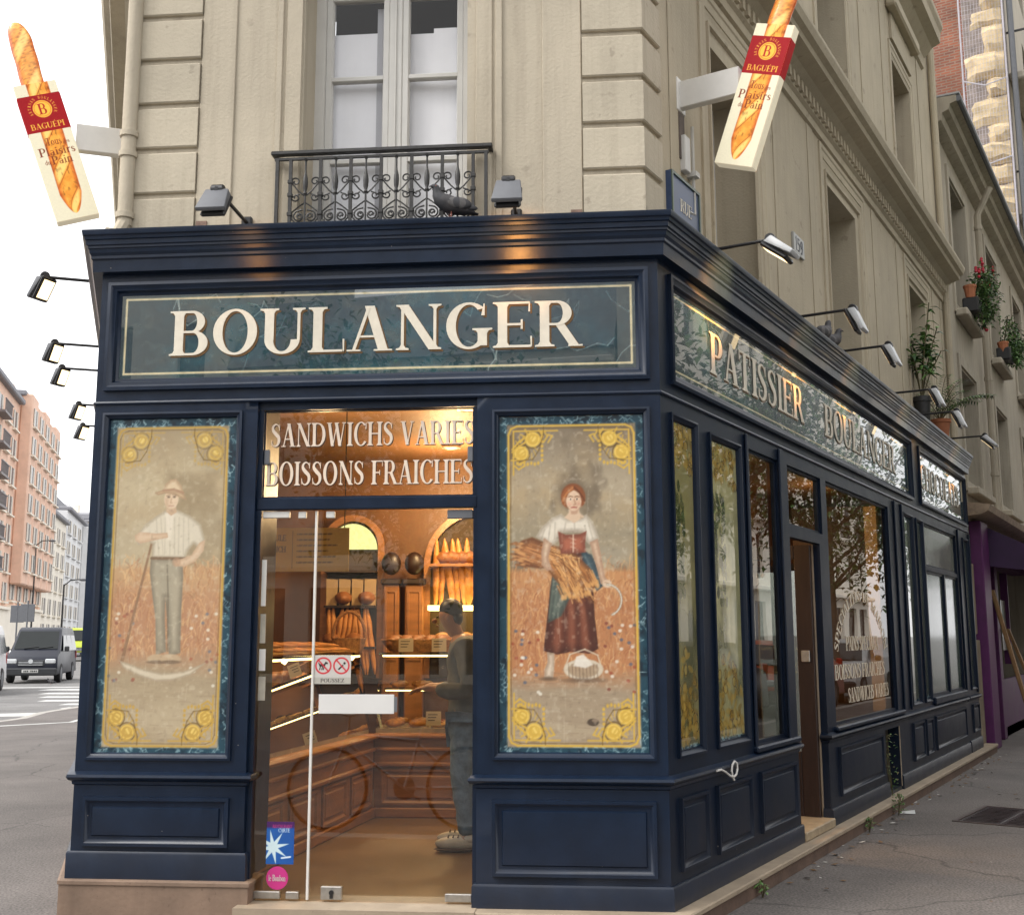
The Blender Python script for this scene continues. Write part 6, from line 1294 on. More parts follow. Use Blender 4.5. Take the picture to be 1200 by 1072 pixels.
# ================================================================ GROUND
def asphalt(name, col, crack):
    m, nt, p = newmat(name); L = nt.links.new; tc = nd(nt, 'ShaderNodeTexCoord')
    a = nd(nt, 'ShaderNodeTexNoise', i_Scale=.55, i_Detail=8, i_Roughness=.7); b = nd(nt, 'ShaderNodeTexNoise', i_Scale=70, i_Detail=3); c = nd(nt, 'ShaderNodeTexVoronoi', i_Scale=.42, feature='DISTANCE_TO_EDGE'); w = nd(nt, 'ShaderNodeTexNoise', i_Scale=2.2, i_Detail=5)
    va = nd(nt, 'ShaderNodeMixRGB', blend_type='ADD'); va.inputs[0].default_value = .35; L(tc.outputs['Object'], va.inputs[1]); L(tc.outputs['Object'], w.inputs['Vector']); L(w.outputs['Color'], va.inputs[2])
    for n in (a, b): L(tc.outputs['Object'], n.inputs['Vector'])
    L(va.outputs[0], c.inputs['Vector'])
    r1 = nd(nt, 'ShaderNodeMapRange'); r1.inputs[1].default_value = .3; r1.inputs[2].default_value = .7; r1.inputs[3].default_value = .62; r1.inputs[4].default_value = 1.32; L(a.outputs['Fac'], r1.inputs[0])
    r2 = nd(nt, 'ShaderNodeMapRange'); r2.inputs[1].default_value = .3; r2.inputs[2].default_value = .7; r2.inputs[3].default_value = .5; r2.inputs[4].default_value = 1.5; L(b.outputs['Fac'], r2.inputs[0])
    r3 = nd(nt, 'ShaderNodeMapRange'); r3.inputs[1].default_value = 0; r3.inputs[2].default_value = .006; r3.inputs[3].default_value = 1-crack; r3.inputs[4].default_value = 1; L(c.outputs['Distance'], r3.inputs[0])
    x = None
    for r in (r1, r2, r3):
        mm = nd(nt, 'ShaderNodeMix', data_type='RGBA', blend_type='MULTIPLY'); mm.inputs[0].default_value = 1
        if x is None: mm.inputs[6].default_value = (*col, 1)
        else: L(x, mm.inputs[6])
        L(r.outputs[0], mm.inputs[7]); x = mm.outputs[2]
    sp = nd(nt, 'ShaderNodeTexVoronoi', i_Scale=2.6); L(tc.outputs['Object'], sp.inputs['Vector']); r4 = nd(nt, 'ShaderNodeMapRange'); r4.inputs[1].default_value = .035; r4.inputs[2].default_value = .05; r4.inputs[3].default_value = .8; r4.inputs[4].default_value = 0; L(sp.outputs['Distance'], r4.inputs[0])
    mm = nd(nt, 'ShaderNodeMix', data_type='RGBA'); L(r4.outputs[0], mm.inputs[0]); L(x, mm.inputs[6]); mm.inputs[7].default_value = (*[k*.45 for k in col], 1)
    L(mm.outputs[2], p.inputs['Base Color']); p.inputs['Roughness'].default_value = .82
    bp = nd(nt, 'ShaderNodeBump', i_Strength=.5, i_Distance=.006); L(b.outputs['Fac'], bp.inputs['Height']); L(bp.outputs[0], p.inputs['Normal']); return m
PAV = asphalt('pavement_asphalt', (.132,.116,.106), .5); ROAD = asphalt('road_asphalt', (.15,.145,.14), .3); KERB = mat('granite_kerb', (.36,.34,.31), .8, .2, 8, bump=.2)
ZR, ZP = -.23, -.1
mb = MB(); mb.quad((-1500,-1500,ZR),(1500,-1500,ZR),(1500,1500,ZR),(-1500,1500,ZR)); o = mb.build('road', ROAD, smooth=0); o['kind'] = 'structure'
nR = Vector((.86,-.5104,0)); rk0 = C0+dRt*60+nR*3.9; rk1 = C0+dRt*(-1.2)+nR*3.9
SP = [(rk0.x,rk0.y),(rk1.x,rk1.y),(1.6,3.3),(-2.6,3.4),(-6.2,6.5),(-9.8,14.5),(-8.9,18.6),(-8.72,20.4),(-9.0,22.0),(-8.98,23.8),(-8.0,25.5)]
cen = [(-5,17),(0,8),(8,14)]
mb = MB(); P = SP+[(-4,20),(-2,12),(4,14),(22,55)]; mb.poly([(x,y,ZP) for x,y in P]); o = mb.build('pavement', PAV, smooth=0); o['kind'] = 'structure'
mb = MB(); mb.sweep(SP, [(-.001,ZP+.003),(.16,ZP+.003),(.175,ZP-.012),(.18,ZR-.02)]); o = mb.build('kerb', KERB, smooth=20); o['kind'] = 'structure'
WP = mat('worn_white_road_paint', (.52,.52,.50), .7, .2, 6, spots=.3)
mb = MB()
for k, (y, w) in enumerate(((25.2,.55),(26.6,.6),(28.1,.65),(29.8,.7),(31.7,.8),(33.9,.9))): xl = -.412*y+(.0 if k > 1 else .5); mb.quad((xl,y,ZR+.004),(-6.5,y,ZR+.004),(-6.5,y+w,ZR+.004),(xl,y+w,ZR+.004))
mb.quad((-20,34.5,ZR+.005),(-11,36.4,ZR+.005),(-11,36.9,ZR+.005),(-20,35.1,ZR+.005)); mb.quad((-11.2,22.6,ZR+.004),(-9.35,22.9,ZR+.004),(-9.35,24,ZR+.004),(-11.1,23.4,ZR+.004))
o = mb.build('road_marking', WP, smooth=0); o['kind'] = 'structure'
mb = MB(); mb.quad((-9.2,17.5,ZP+.004),(-7.35,19.4,ZP+.004),(-7.4,19.52,ZP+.004),(-9.3,17.7,ZP+.004)); mb.quad((-7.35,19.4,ZP+.005),(-7.5,20.6,ZP+.005),(-7.6,20.6,ZP+.005),(-7.45,19.4,ZP+.005)); o = mb.build('pavement_marking', WP, smooth=0); o['kind'] = 'structure'
# cover, litter, weeds
gm = T3(3.75,9.2,ZP); CI = mat('wet_cast_iron', (.03,.02,.02), .3, .5, 8, spots=.5, bump=.5, bsc=40)
t = thing('manhole_cover', 'dark wet cast iron utility cover set in the pavement', 'manhole cover', gm)
A_ = [(3.33,9.0),(3.9,8.25),(4.75,8.7),(4.2,9.55)]; A_ = [(3.36,8.98),(3.95,9.75),(4.75,9.15),(4.15,8.4)]
F0 = frame((3.36,8.98,ZP),(4.15-3.36,8.4-8.98)); 
mb = MB(F0); mb.mould(0,0,1,1,[(0,0)]) if 0 else None
for a, b, c_, d in ((0,.98,0,.03),(0,.98,.93,.96),(0,.03,.03,.93),(.95,.98,.03,.93)): mb.box(a,b,c_,d,-.02,.008)
mb.build('frame', KERB if 0 else mat('rusty_cover_frame', (.07,.05,.045), .6, .3, 20), t)
for a, b in ((.035,.33),(.335,.63),(.635,.945)):
    mb = MB(F0); mb.box(a,b,.035,.925,-.02,.004,c=.003); [mb.box(a+.03,b-.03,.06+.07*k,.08+.07*k,.004,.008) for k in range(12)]; mb.build('plate', CI, t)
r = random.Random(4); mb = MB()
for k in range(150):
    s = r.uniform(1.2,9.6); o_ = .1+abs(r.gauss(0,.10)) if r.random() < .75 else r.uniform(.2,1.6); p = RT @ Vector((s,-o_,ZP+.004)); a = r.uniform(0,6.3); L = r.uniform(.01,.035)
    leaf(mb, (p.x,p.y,ZP+.006), (math.cos(a),math.sin(a),r.uniform(.0,.3)), L*1.6, L, r.choice((0,0,1,2)), .0)
o = mb.build('fallen_leaves', [mat('dry_leaf', (.16,.09,.04), .8), mat('dark_litter', (.04,.03,.025), .8), mat('pale_litter', (.5,.48,.44), .8)], smooth=0); o['kind'] = 'stuff'
q = MB(); p = Vector((3.15,9.35,ZP)); q.add([p+Vector((-.06,0,.004)),p+Vector((.05,-.03,.006)),p+Vector((.07,.04,.025)),p+Vector((-.03,.05,.012))], [(0,1,2,3)]); tag(q.build('paper_scrap', mat('white_paper', (.6,.6,.58), .8), None, base=tuple(p)), 'crumpled white paper scrap on the pavement beside the iron cover', 'litter')
for s, o_, h, n, lb in ((.95,.13,.07,20,'tiny green weed at the step nearest the corner'),(3.35,.13,.09,26,'low green weed at the foot of the step by the doorway'),(4.25,.14,.16,50,'bushy dry weed at the foot of the step below the large window'),(4.62,.02,.5,60,'tall thin weed growing up before the cellar hatch')):
    b = RT @ Vector((s,-o_,ZP if o_ > .1 else .0)); t = thing('weed', lb, 'weed', T3(*b), 'weeds along the step'); q = MB(); st = MB()
    for i in range(4): st.tube([b, b+Vector((r.uniform(-.3,.3)*h,r.uniform(-.3,.3)*h,h))], .003, 4)
    for i in range(n): leaf(q, b+Vector((r.uniform(-.25,.25)*min(h,.2),r.uniform(-.25,.25)*min(h,.2),r.uniform(.02,h))), (r.uniform(-1,1),r.uniform(-1,1),r.uniform(0,.8)), r.uniform(.03,.06), .018, r.choice((0,0,1)))
    st.build('stem', STEM, t); q.build('foliage', [LEAF, mat('dry_weed_leaf', (.12,.11,.04), .7)], t, smooth=0)
# ================================================================ VEHICLES
TYRE = mat('tyre_rubber', (.015,.015,.016), .8, .2, 20); CHROME = mat('headlight_glass', (.55,.57,.58), .1, .05, 8, spec=.8); PLATE = mat('white_number_plate', (.5,.5,.48), .5); REDL = mat('red_light_glass', (.35,.01,.012), .15); BUMP = mat('black_bumper', (.025,.027,.03), .5)
PR = {'van': ([(.02,.28,.86),(.0,.62,.86),(.05,.80,.85),(.14,.90,.84),(.80,1.10,.80),(1.5,1.80,.72),(1.75,1.9,.70),(4.1,1.89,.70),(4.36,1.74,.72),(4.42,.95,.86),(4.42,.30,.86)], (4,5), 1.02, 1.62, (.85,3.5), ((1.2,2.15),(2.2,3.2),(3.25,4.15))),
      'car': ([(.02,.26,.82),(.0,.58,.82),(.1,.74,.81),(1.1,.92,.79),(1.85,1.38,.62),(2.3,1.45,.6),(3.1,1.42,.6),(3.9,1.0,.74),(4.15,.92,.8),(4.2,.30,.82)], (3,4), .95, 1.33, (.8,3.35), ((1.75,2.5),(2.55,3.3)))}
def vehicle(kind, m, label, paint, cat, name, group=None):
    prof, ws, z0, z1, wh, sw = PR[kind]; t = thing(name, label, cat, m, group); q = MB(m); n = len(prof)
    q.add([(-w,y,z) for y,z,w in prof]+[(w,y,z) for y,z,w in prof], [tuple(range(n))[::-1], tuple(range(n,2*n))]+[(i,(i+1)%n,n+(i+1)%n,n+i) for i in range(n)]); q.build('body', paint, t, bevel=.05, smooth=50)
    (ya,za,wa),(yb,zb,wb) = prof[ws[0]], prof[ws[1]]; d = Vector((0,yb-ya,zb-za)).normalized(); nn = Vector((0,-d.z,d.y))*.012
    f = lambda u, v: Vector(((wa+(wb-wa)*v)*u, ya+(yb-ya)*v, za+(zb-za)*v))+nn
    q = MB(m); q.quad(f(-.9,.06), f(.9,.06), f(.88,.93), f(-.88,.93)); q.build('windscreen', CGLASS, t, smooth=0)
    q = MB(m); q.tube([f(-.5,.07)+nn,f(.1,.16)+nn], .012, 4); q.tube([f(.1,.07)+nn,f(.7,.16)+nn], .012, 4); q.build('wiper', DARKM, t)
    W0, W1 = max(p[2] for p in prof), min(p[2] for p in prof); zt = max(p[1] for p in prof); wz = lambda z: W0-(W0-W1)*max(0,(z-.95)/(zt-.95)) if z > .95 else W0
    for s in (-1, 1):
        for a, b in sw:
            q = MB(m); e = .018; q.quad((s*(wz(z0)+e),a-.1,z0+.06),(s*(wz(z0)+e),b,z0+.06),(s*(wz(z1)+e),b-.03,z1),(s*(wz(z1)+e),a+(.35 if a == sw[0][0] else .02),z1)); q.build('side_window', CGLASS, t, smooth=0)
        q = MB(m); x = s*W0*.72; q.box(x-.17,x+.17,-.03 if kind == 'car' else -.01,.06,.66 if kind == 'van' else .6,.82 if kind == 'van' else .72,c=.03); q.build('headlight', CHROME, t)
        q = MB(m); q.box(s*(W0+.04),s*(W0+.2),1.0 if kind == 'van' else 1.55,1.1 if kind == 'van' else 1.65,1.06 if kind == 'van' else .95,1.24 if kind == 'van' else 1.08,c=.03); q.build('wing_mirror', BUMP, t)
        L_ = prof[-1][0]; q = MB(m); q.box(s*W0*.98,s*W0*.8,L_-.02,L_+.03,.75,1.05,c=.02); q.build('tail_light', REDL, t)
        for y in wh:
            q = MB(m); x = s*(W0-.09); q.lathe([(.2,-.1),(.31,-.1),(.33,-.07),(.33,.07),(.31,.1),(.2,.1)], (x,y,.33), 20, axis='X'); w_ = q.build('wheel', TYRE, t); q = MB(m); q.lathe([(.19,-.09),(.2,.09),(.05,.11 if s > 0 else .09)], (x+(.012*s),y,.33), 16, axis='X'); q.build('rim', GREYM, w_)
    q = MB(m); q.box(-W0*.99,W0*.99,-.06,.08,.26,.52,c=.04); q.build('bumper', BUMP, t); q = MB(m); q.box(-.26,.26,-.075,-.05,.36,.47,c=.006); pl = q.build('number_plate', PLATE, t); q = MB(m); [q.box(-.2+.055*k,-.165+.055*k,-.0775,-.0755,.385,.445) for k in range(8) if k not in (3,)]; q.build('characters', DARKM, pl)
    q = MB(m); q.box(-W0*.5,W0*.5,-.02,.05,.58,.78 if kind == 'van' else .68,c=.02); g = q.build('grille', BUMP, t)
    q = MB(m); [q.box(-W0*.45,W0*.45,-.03,-.018,.61+.05*k,.625+.05*k) for k in range(3)]; q.lathe([(.075,-.045),(.075,-.03)], (0,0,.74 if kind == 'van' else .68), 16, axis='Y'); q.build('badge', CHROME, g)
    return t
PAINTS = {k: mat(k, c, .4, .05, 3, coat=.05, spec=.35) for k, c in dict(dark_blue_car_paint=(.010,.012,.022), white_car_paint=(.62,.62,.63), lime_paint=(.36,.42,.03), silver_car_paint=(.3,.31,.32), orange_red_paint=(.45,.07,.02), black_car_paint=(.012,.012,.014)).items()}
GC = 'vehicles in the left street'
vehicle('van', T3(-16.35,39.0,ZR) @ RZ(R_(13)), 'dark blue van with chrome grille badge facing us in the left street', PAINTS['dark_blue_car_paint'], 'van', 'parked_van', GC)
vehicle('van', T3(-14.85,30.2,ZR) @ RZ(R_(16)), 'white van cut by the left photo edge', PAINTS['white_car_paint'], 'van', 'parked_van', GC)
vehicle('van', T3(-28.6,75,ZR) @ RZ(R_(14)) @ Matrix.Scale(1.15, 4), 'lime green van behind the dark blue van', PAINTS['lime_paint'], 'van', 'parked_van', GC)
def motorbike(m, label, paint):
    t = thing('motorcycle', label, 'motorcycle', m, 'motorcycles parked at the far kerb')
    for y in (0, 1.3): q = MB(m); q.lathe([(.2,-.06),(.28,-.06),(.31,0),(.28,.06),(.2,.06),(.1,.05),(.1,-.05)], (0,y,.31), 16, axis='X'); q.build('wheel', TYRE, t)
    q = MB(m); q.box(-.13,.13,.35,1.0,.35,.65,c=.06); q.ball((0,.55,.82),(.16,.3,.15),12,8); q.build('body', paint, t); q = MB(m); q.box(-.13,.13,.75,1.5,.78,.88,c=.04); q.build('seat', BUMP, t)
    q = MB(m); [q.tube([(s*.08,0,.31),(s*.09,.18,.75),(s*.1,.28,1.0)], .03, 6) for s in (-1,1)]; q.tube([(-.36,.34,1.05),(0,.28,1.02),(.36,.34,1.05)], .02, 6); q.build('fork', GREYM, t); q = MB(m); q.ball((0,.05,.9),(.1,.09,.1),10,6); q.build('headlight', CHROME, t)
for k, (x, lb) in enumerate(((-22.9,'dark motorcycle parked behind the white van'),(-22.1,'orange tanked motorcycle between two dark ones'),(-21.3,'dark motorcycle parked nearest the dark blue van'))): motorbike(T3(x,50+.6*k,ZR) @ RZ(R_(35)), lb, PAINTS['orange_red_paint' if k == 1 else 'black_car_paint'])
pg = [o for o in bpy.data.objects if o.name.startswith('pigeon') and o.type == 'EMPTY'][0]
dup(pg, T3(-15.25,38.1,ZR) @ RZ(R_(200)), 'tiny pigeon on the road in front of the dark blue van', 'pigeons')
# ---- street furniture
def streetlamp(m, h, label):
    t = thing('street_lamp', label, 'street lamp', m, 'street lamps in the left street'); q = MB(m); q.tube([(0,0,0),(0,0,h*.4),(0,0,h)], [.11,.08,.05], 8); q.tube([(0,0,h-.1),(.5,0,h+.35),(1.3,0,h+.4)], .045, 6); q.lathe([(.16,0),(.13,.5),(.1,.6)], (0,0,0), 10); q.build('pole', DARKM, t)
    q = MB(m); q.ball((1.45,0,h+.36),(.35,.16,.1),10,6); q.build('lamp_head', GREYM, t)
streetlamp(T3(-34.7,88,ZR) @ RZ(.2), 5.6, 'street lamp nearest the bakery wall in the left street'); streetlamp(T3(-46.3,110,ZR) @ RZ(.2), 10.5, 'taller street lamp before the grey house in the left street')
for x, lb in ((-21.9,'grey square road sign seen from behind, by the left photo edge'),(-20.6,'grey square road sign seen from behind, nearer the van')):
    m = T3(x,50.5 if x < -21 else 48.5,ZR); t = thing('road_sign', lb, 'road sign', m, 'road signs in the left street'); q = MB(m); q.tube([(0,0,0),(0,0,3.1)], .035, 6); q.build('pole', GREYM, t); q = MB(m); q.box(-.3,.3,-.02,.02,2.2,2.95,c=.01); q.build('panel', GREYM, t)
# ================================================================ HOUSES OF THE LEFT STREET
dS = Vector((-.2605,.9655,0)); LS = frame((-43.5,95,ZR), dS)
ORB = mat('orange_brick_hazed', (.74,.50,.38), .9, .12, .8); PALS = mat('pale_stone_hazed', (.78,.72,.62), .9, .08, .5); GRYF = mat('grey_panel_far', (.68,.68,.68), .8, .06, .5); SLT = mat('far_roof', (.25,.25,.27), .8)  # brick and pale stone brightened: haze and glare put into the colour
FWIN = mat('far_window', (.09,.095,.11), .2, .2, 1); BALC = mat('far_iron_balcony', (.2,.18,.18), .6, .1, 4); SHUT = mat('far_shutter', (.60,.56,.50), .8)
def house(name, label, T, x0, x1, h, d, wallm, fl, nx, bays=(), z0=.0, ground=None, balc=()):
    t = thing(name, label, 'house', T @ T3(x0,0,0), 'houses of the left street'); q = MB(T); q.box(x0,x1,0,d,z0,h); q.build('wall', wallm, t)
    if ground: q = MB(T); q.box(x0,x1,-.15,0,0,ground); q.box(x0,x1,-.4,0,ground,ground+.25); q.build('ground_floor', PALS, t)
    q = MB(T); q.box(x0-.0,x1,-.5,d,h,h+.5,c=.1); q.box(x0+1,x1-1,1.5,d-1,h+.5,h+2.2,c=.4); r_ = q.build('roof', SLT, t); q = MB(T); [q.box(x0+(x1-x0)*k-.6,x0+(x1-x0)*k+.6,3,4,h+.5,h+4) for k in (.2,.7)]; q.build('chimney', wallm, r_)
    fh = (h-(ground or .5)-.8)/fl; step = (x1-x0)/nx; wm = None
    for i in range(nx):
        xc = x0+step*(i+.5); bay = i in bays; yo = -1.1 if bay else 0
        if bay: q = MB(T); q.box(xc-step*.42,xc+step*.42,-1.1,0,(ground or .5)+fh*.8,h-.3 if i % 2 else h+.2,c=.12); q.build('bay', wallm, t)
        for k in range(fl):
            z = (ground or .5)+.8+fh*k
            if bay and k == 0: yo_ = 0
            else: yo_ = yo
            q = MB(T); w = step*.24; q.box(xc-w,xc+w,yo_-.04,yo_+.02,z,z+fh*.62); wn = q.build('window', FWIN, t); q = MB(T); q.box(xc-w*1.15,xc-w*.55,yo_-.09,yo_-.041,z,z+fh*.62); q.build('shutter', SHUT, wn); q = MB(T); q.box(xc+w*.55,xc+w*1.15,yo_-.09,yo_-.041,z,z+fh*.62); q.build('shutter', SHUT, wn)
            q = MB(T); q.box(xc-w*1.3,xc+w*1.3,yo_-.3,yo_,z-.25,z-.1); q.build('sill', PALS if wallm is ORB else wallm, wn)
            if i in balc and k: q = MB(T); q.box(xc-step*.48,xc+step*.48,yo_-.8,yo_,z-.3,z-.1); [q.box(xc-step*.48+.3*j,xc-step*.48+.3*j+.06,yo_-.8,yo_-.74,z-.1,z+.8) for j in range(int(step*.96/.3))]; q.box(xc-step*.48,xc+step*.48,yo_-.82,yo_-.72,z+.8,z+.88); q.build('balcony', BALC, t)
    return t
house('apartment_house', 'orange brick apartment house with black iron balconies at the left photo edge', LS, -16, 8, 22.8, 14, ORB, 7, 6, (), 0, 4.0, (3,))
house('apartment_house', 'orange brick apartment house with stepped bay windows in the left street', LS, 8, 29.5, 23.8, 14, ORB, 7, 5, (0,1,2,3,4), 0, 4.2)
house('apartment_house', 'plain cream house adjoining the orange bay windowed house', LS, 30, 49, 15.5, 12, PALS, 5, 4, (), 0, None)
house('apartment_house', 'pale grey panelled house beyond the cream house', LS, 49.5, 92, 17.5, 12, GRYF, 6, 7, (3,4,5), 0, None)
house('apartment_house', 'tall pale blank house closing the left street', frame((-98,232,ZR),(1,0)), -4, 50, 25, 14, PALS, 2, 2)
# ================================================================ ACROSS THE STREETS (what the panes and polished signs reflect)
CRM = mat('cream_stone_opposite', (.74,.69,.60), .9, .1, .6, streak=.2); SHOPR = mat('red_awning', (.42,.03,.03), .7)
wp = None
def opposite(T, x0, x1, h, label, awn=None):
    t = thing('town_house', label, 'house', T @ T3(x0,0,0), 'houses across the street'); nx = int((x1-x0)/2.7); st = (x1-x0)/nx; fl = int((h-4)/3.2)
    hs = [(x0+st*(i+.5)-.55,x0+st*(i+.5)+.55,4.3+3.2*k,6.5+3.2*k,.25) for i in range(nx) for k in range(fl)]+[(x0+st*(i+.5)-.95,x0+st*(i+.5)+.95,.3,3.2,.3) for i in range(nx)]
    q = MB(T); q.wall(x0,x1,0,h,hs,0); q.quad((x0,0,0),(x0,12,0),(x0,12,h),(x0,0,h)); q.quad((x1,0,0),(x1,12,0),(x1,12,h),(x1,0,h)); q.build('wall', CRM, t)
    q = MB(T); q.add([(x0,-.3,h),(x1,-.3,h),(x1,2,h+3),(x0,2,h+3),(x0,12,h),(x1,12,h),(x0,12,h+3),(x1,12,h+3)], [(0,1,2,3),(3,2,7,6),(0,3,6,4),(1,5,7,2)]); q.build('roof', SLT, t)
    for z in (3.7, 7.1, h-.6): q = MB(T); q.box(x0,x1,-.45,0,z,z+.25,c=.05); q.build('string_course', CRM, t)
    for a,b,c_,d,_ in hs:
        q = MB(T); q.mould(a,c_,b,d,[(0,.3),(0,.2),(.09,.2),(.1,.24)],closed_in=True); w = q.build('window', [DGLASS], t)
        if 6.5 < c_ < 8.5: q = MB(T); q.box(a-.4,b+.4,-.45,-.41,c_+.8,c_+.85); [q.box(a-.4+.19*j,a-.37+.19*j,-.445,-.415,c_-.2,c_+.8) for j in range(10)]; q.build('balcony_rail', IRON, w)
    if awn: q = MB(T); q.add([(awn,-.02,3.3),(awn+6,-.02,3.3),(awn+6,-1.3,2.6),(awn,-1.3,2.6),(awn,-1.3,2.3),(awn+6,-1.3,2.3)], [(0,1,2,3),(3,2,5,4)]); q.build('awning', SHOPR, t, smooth=0)
OP = frame(C0+nR*15.5+dRt*70+Vector((0,0,ZR)), -dRt)
opposite(OP, 0, 26, 19, 'cream town house far along the right street, only mirrored in the panes'); opposite(OP, 26.1, 48, 17, 'cream town house with a red awning, mirrored in the side windows', 38); opposite(OP, 48.1, 66, 21, 'taller cream town house across the right street by the corner')
BK_ = frame((14,-24,ZR),(-1,-.06))
opposite(BK_, 0, 16, 14, 'low town house behind the photographer, to the right of three'); opposite(BK_, 16.1, 30, 11, 'lowest town house straight behind the photographer'); opposite(BK_, 30.1, 48, 16, 'town house behind the photographer to the left of three')
BARK = mat('grey_bark', (.11,.09,.07), .9, .3, 12, bump=.6, bsc=20)
def tree(m, seed, label):
    r = random.Random(seed); t = thing('street_tree', label, 'tree', m, 'street trees'); q = MB(m); tips = []
    q.tube([(0,0,0),(.05,.02,1.5),(-.03,.05,3.2),(.1,0,5)], [.17,.13,.11,.07], 8)
    for k in range(14):
        a = r.uniform(0,6.3); z = r.uniform(2.6,5); L = r.uniform(1.2,2.6); p0 = Vector((0,0,z)); p1 = p0+Vector((math.cos(a)*L*.6,math.sin(a)*L*.6,L*.5)); p2 = p0+Vector((math.cos(a)*L,math.sin(a)*L,L*1.1)); q.tube([p0,p1,p2], [.05,.035,.015], 5); tips += [p1,p2,p0.lerp(p1,.6),(p1+p2)/2]
    q.build('trunk', BARK, t); f = MB(m)
    for i in range(5200):
        c_ = r.choice(tips); p = c_+Vector((r.gauss(0,.55),r.gauss(0,.55),r.gauss(0,.5))); leaf(f, p, (r.uniform(-1,1),r.uniform(-1,1),r.uniform(-.8,.5)), r.uniform(.11,.2), r.uniform(.07,.12), r.choice((0,0,1)))
    f.build('crown', [LEAFD, LEAF], t, smooth=0); return t
t1 = tree(RT @ T3(7.5,-5.0,ZR), 1, 'leafy street tree at the kerb before the large side window'); t2 = tree(RT @ T3(26,-12,ZR), 2, 'leafy street tree on the far pavement of the right street')
for t_, x, y, a, lb in ((t2,14.5,-5.2,1.2,'second leafy street tree along the near kerb of the right street'),(t1,22,-5.0,2.6,'third leafy street tree along the near kerb of the right street'),(t1,15,-12.5,4,'leafy street tree on the far pavement opposite the bakery windows'),(t2,33,-5.2,5,'farthest leafy street tree along the near kerb'),(t2,4,-12,2,'leafy street tree on the far pavement by the street corner'),(t1,1.5,-6.2,.7,'leafy street tree at the kerb nearest the bakery corner'),(t2,11,-7.5,3.3,'leafy street tree set between the near kerb trees')): dup(t_, RT @ T3(x,y,ZR) @ RZ(a), lb)
for x, y, lb in ((-4.5,-9,'leafy street tree behind the photographer, to the left of two'),(3.6,-11,'leafy street tree behind the photographer, to the right of two')): dup(t1, T3(x,y,ZR) @ RZ(x), lb)
for k, (s, p, lb) in enumerate(((5.6,'silver_car_paint','silver car parked at the kerb before the side door'),(10.6,'black_car_paint','black car parked at the kerb before the large window'),(15.8,'orange_red_paint','orange red car parked along the right street'),(21,'white_car_paint','white car parked along the right street'))):
    vehicle('car', RT @ T3(s,-5.1,ZR) @ RZ(-math.pi/2), lb, PAINTS[p], 'car', 'parked_car', 'cars parked in the right street')
# bicycle standing in the road just below the frame; its mirror image shows in the glass door
bm_ = T3(-1.55,2.45,ZR) @ RZ(R_(-10)); BF = mat('silver_bicycle_tube', (.5,.5,.5), .3, .1, 10, metal=.5)
t = thing('bicycle', 'silver bicycle standing in the road, mirrored in the glass door', 'bicycle', bm_)
for x in (-.56, .56):
    q = MB(bm_); q.tube([(x+.315*math.cos(a),0,.33+.315*math.sin(a)) for a in [2*math.pi*i/40 for i in range(41)]], .015, 6, cap=False); w = q.build('wheel', TYRE, t)
    q = MB(bm_); q.tube([(x+.297*math.cos(a),0,.33+.297*math.sin(a)) for a in [2*math.pi*i/40 for i in range(41)]], .013, 5, cap=False); [q.tube([(x,0,.33),(x+.297*math.cos(a),0,.33+.297*math.sin(a))], .0018, 3) for a in [2*math.pi*i/18 for i in range(18)]]; q.lathe([(.02,-.04),(.02,.04)], (x,0,.33), 8, axis='Y'); q.build('rim', PALEM, w)
q = MB(bm_)
for a, b in (((-.56,0,.33),(-.40,0,.78)),((-.42,0,.7),(.06,0,.33)),((-.41,0,.75),(.16,0,.7)),((.06,0,.33),(.2,0,.8)),((.06,0,.33),(.56,0,.33)),((.16,0,.68),(.56,0,.33))): q.tube([a, b], .016, 6)
q.build('bicycle_frame', BF, t); q = MB(bm_); q.tube([(-.40,0,.78),(-.39,0,.9),(-.47,-.02,.93),(-.40,-.24,.92),(-.3,-.26,.92)], .011, 6); q.tube([(-.47,.02,.93),(-.40,.24,.92),(-.3,.26,.92)], .011, 6); q.build('handlebar', STEEL, t); q = MB(bm_); q.ball((.23,0,.85),(.13,.08,.035),12,6); q.build('saddle', BUMP, t)
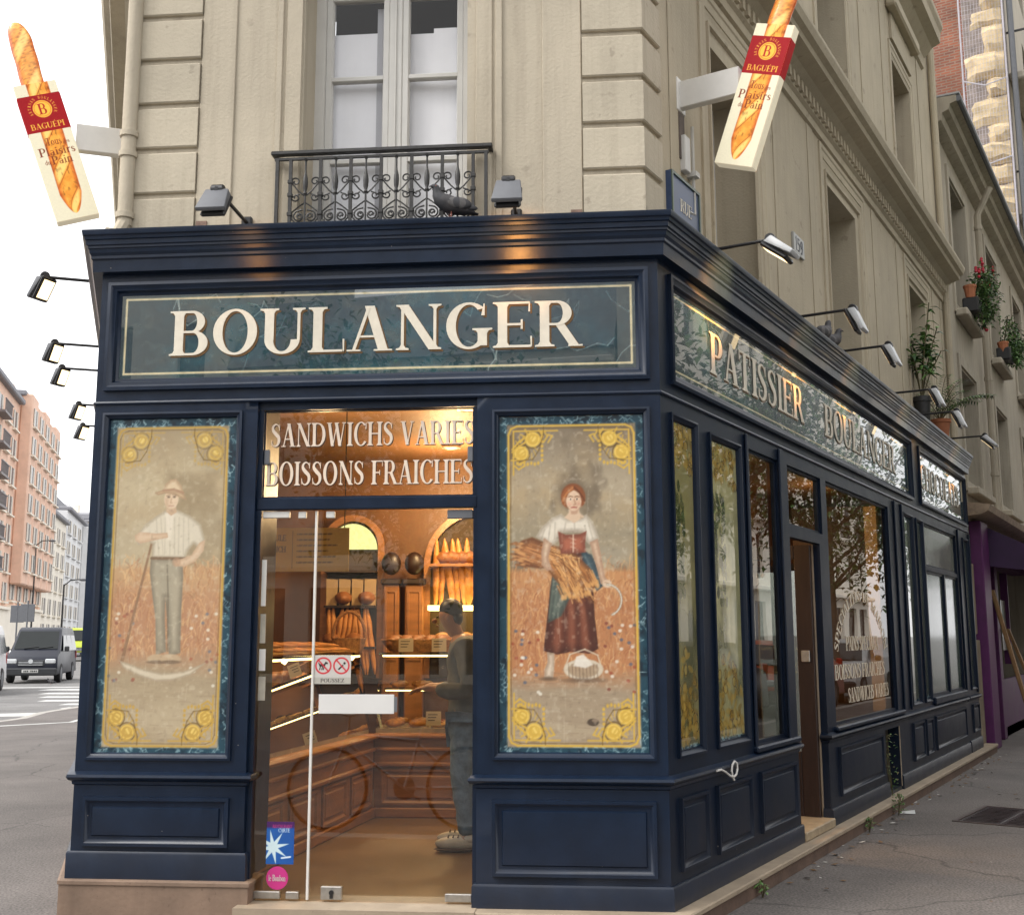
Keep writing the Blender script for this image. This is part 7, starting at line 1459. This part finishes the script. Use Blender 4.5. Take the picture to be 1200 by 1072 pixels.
q = MB(bm_); q.lathe([(.09,-.006),(.09,.006)], (.06,0,.33), 20, axis='Y'); [q.tube([(.06,s*.05,.33),(.06+s*.13,s*.07,.33-s*.08),(.06+s*.13,s*.15,.33-s*.08)], .009, 5) for s in (-1,1)]; q.build('crank', GREYM, t)
# ================================================================ SKY, SUN, CAMERA
w = bpy.data.worlds.new('World'); SC.world = w; w.use_nodes = True; nt = w.node_tree; bg = nt.nodes['Background']
SUN_EL, SUN_AZ = R_(48), R_(245)
sky = nt.nodes.new('ShaderNodeTexSky'); sky.sky_type = 'NISHITA'; sky.sun_disc = False; sky.sun_elevation = SUN_EL; sky.sun_rotation = SUN_AZ; sky.dust_density = 4; sky.air_density = 1; sky.ozone_density = 1
hs = nt.nodes.new('ShaderNodeHueSaturation'); hs.inputs['Saturation'].default_value = .12; nt.links.new(sky.outputs[0], hs.inputs['Color'])
cl_ = nt.nodes.new('ShaderNodeMix'); cl_.data_type = 'RGBA'; cl_.inputs[0].default_value = .6; cl_.inputs[7].default_value = (9, 9, 9.1, 1); nt.links.new(hs.outputs[0], cl_.inputs[6]); nt.links.new(cl_.outputs[2], bg.inputs['Color']); bg.inputs['Strength'].default_value = .15
sl = bpy.data.lights.new('sun', 'SUN'); sl.energy = 1.0; sl.angle = R_(25); sl.color = (1,.95,.88); so = bpy.data.objects.new('sun', sl); COL.objects.link(so)
sd = Vector((math.sin(SUN_AZ)*math.cos(SUN_EL), math.cos(SUN_AZ)*math.cos(SUN_EL), math.sin(SUN_EL))); so.rotation_euler = sd.to_track_quat('Z', 'Y').to_euler(); so.location = (0,-5,20)
cam = bpy.data.cameras.new('camera'); cam.sensor_width = 36; cam.lens = 36*1325.4/1200; cam.clip_start = .05; cam.clip_end = 3000
co = bpy.data.objects.new('camera', cam); COL.objects.link(co); co.matrix_world = T3(0,0,1.3) @ Matrix.Rotation(math.pi/2+.1571, 4, 'X') @ Matrix.Rotation(-.0021, 4, 'Z'); SC.camera = co
SC.view_settings.view_transform = 'Standard'; SC.view_settings.look = 'None'; SC.view_settings.exposure = .9; SC.view_settings.gamma = 1
SC.cycles.use_denoising = True; SC.cycles.max_bounces = 8; SC.cycles.transparent_max_bounces = 16; SC.cycles.sample_clamp_indirect = 6
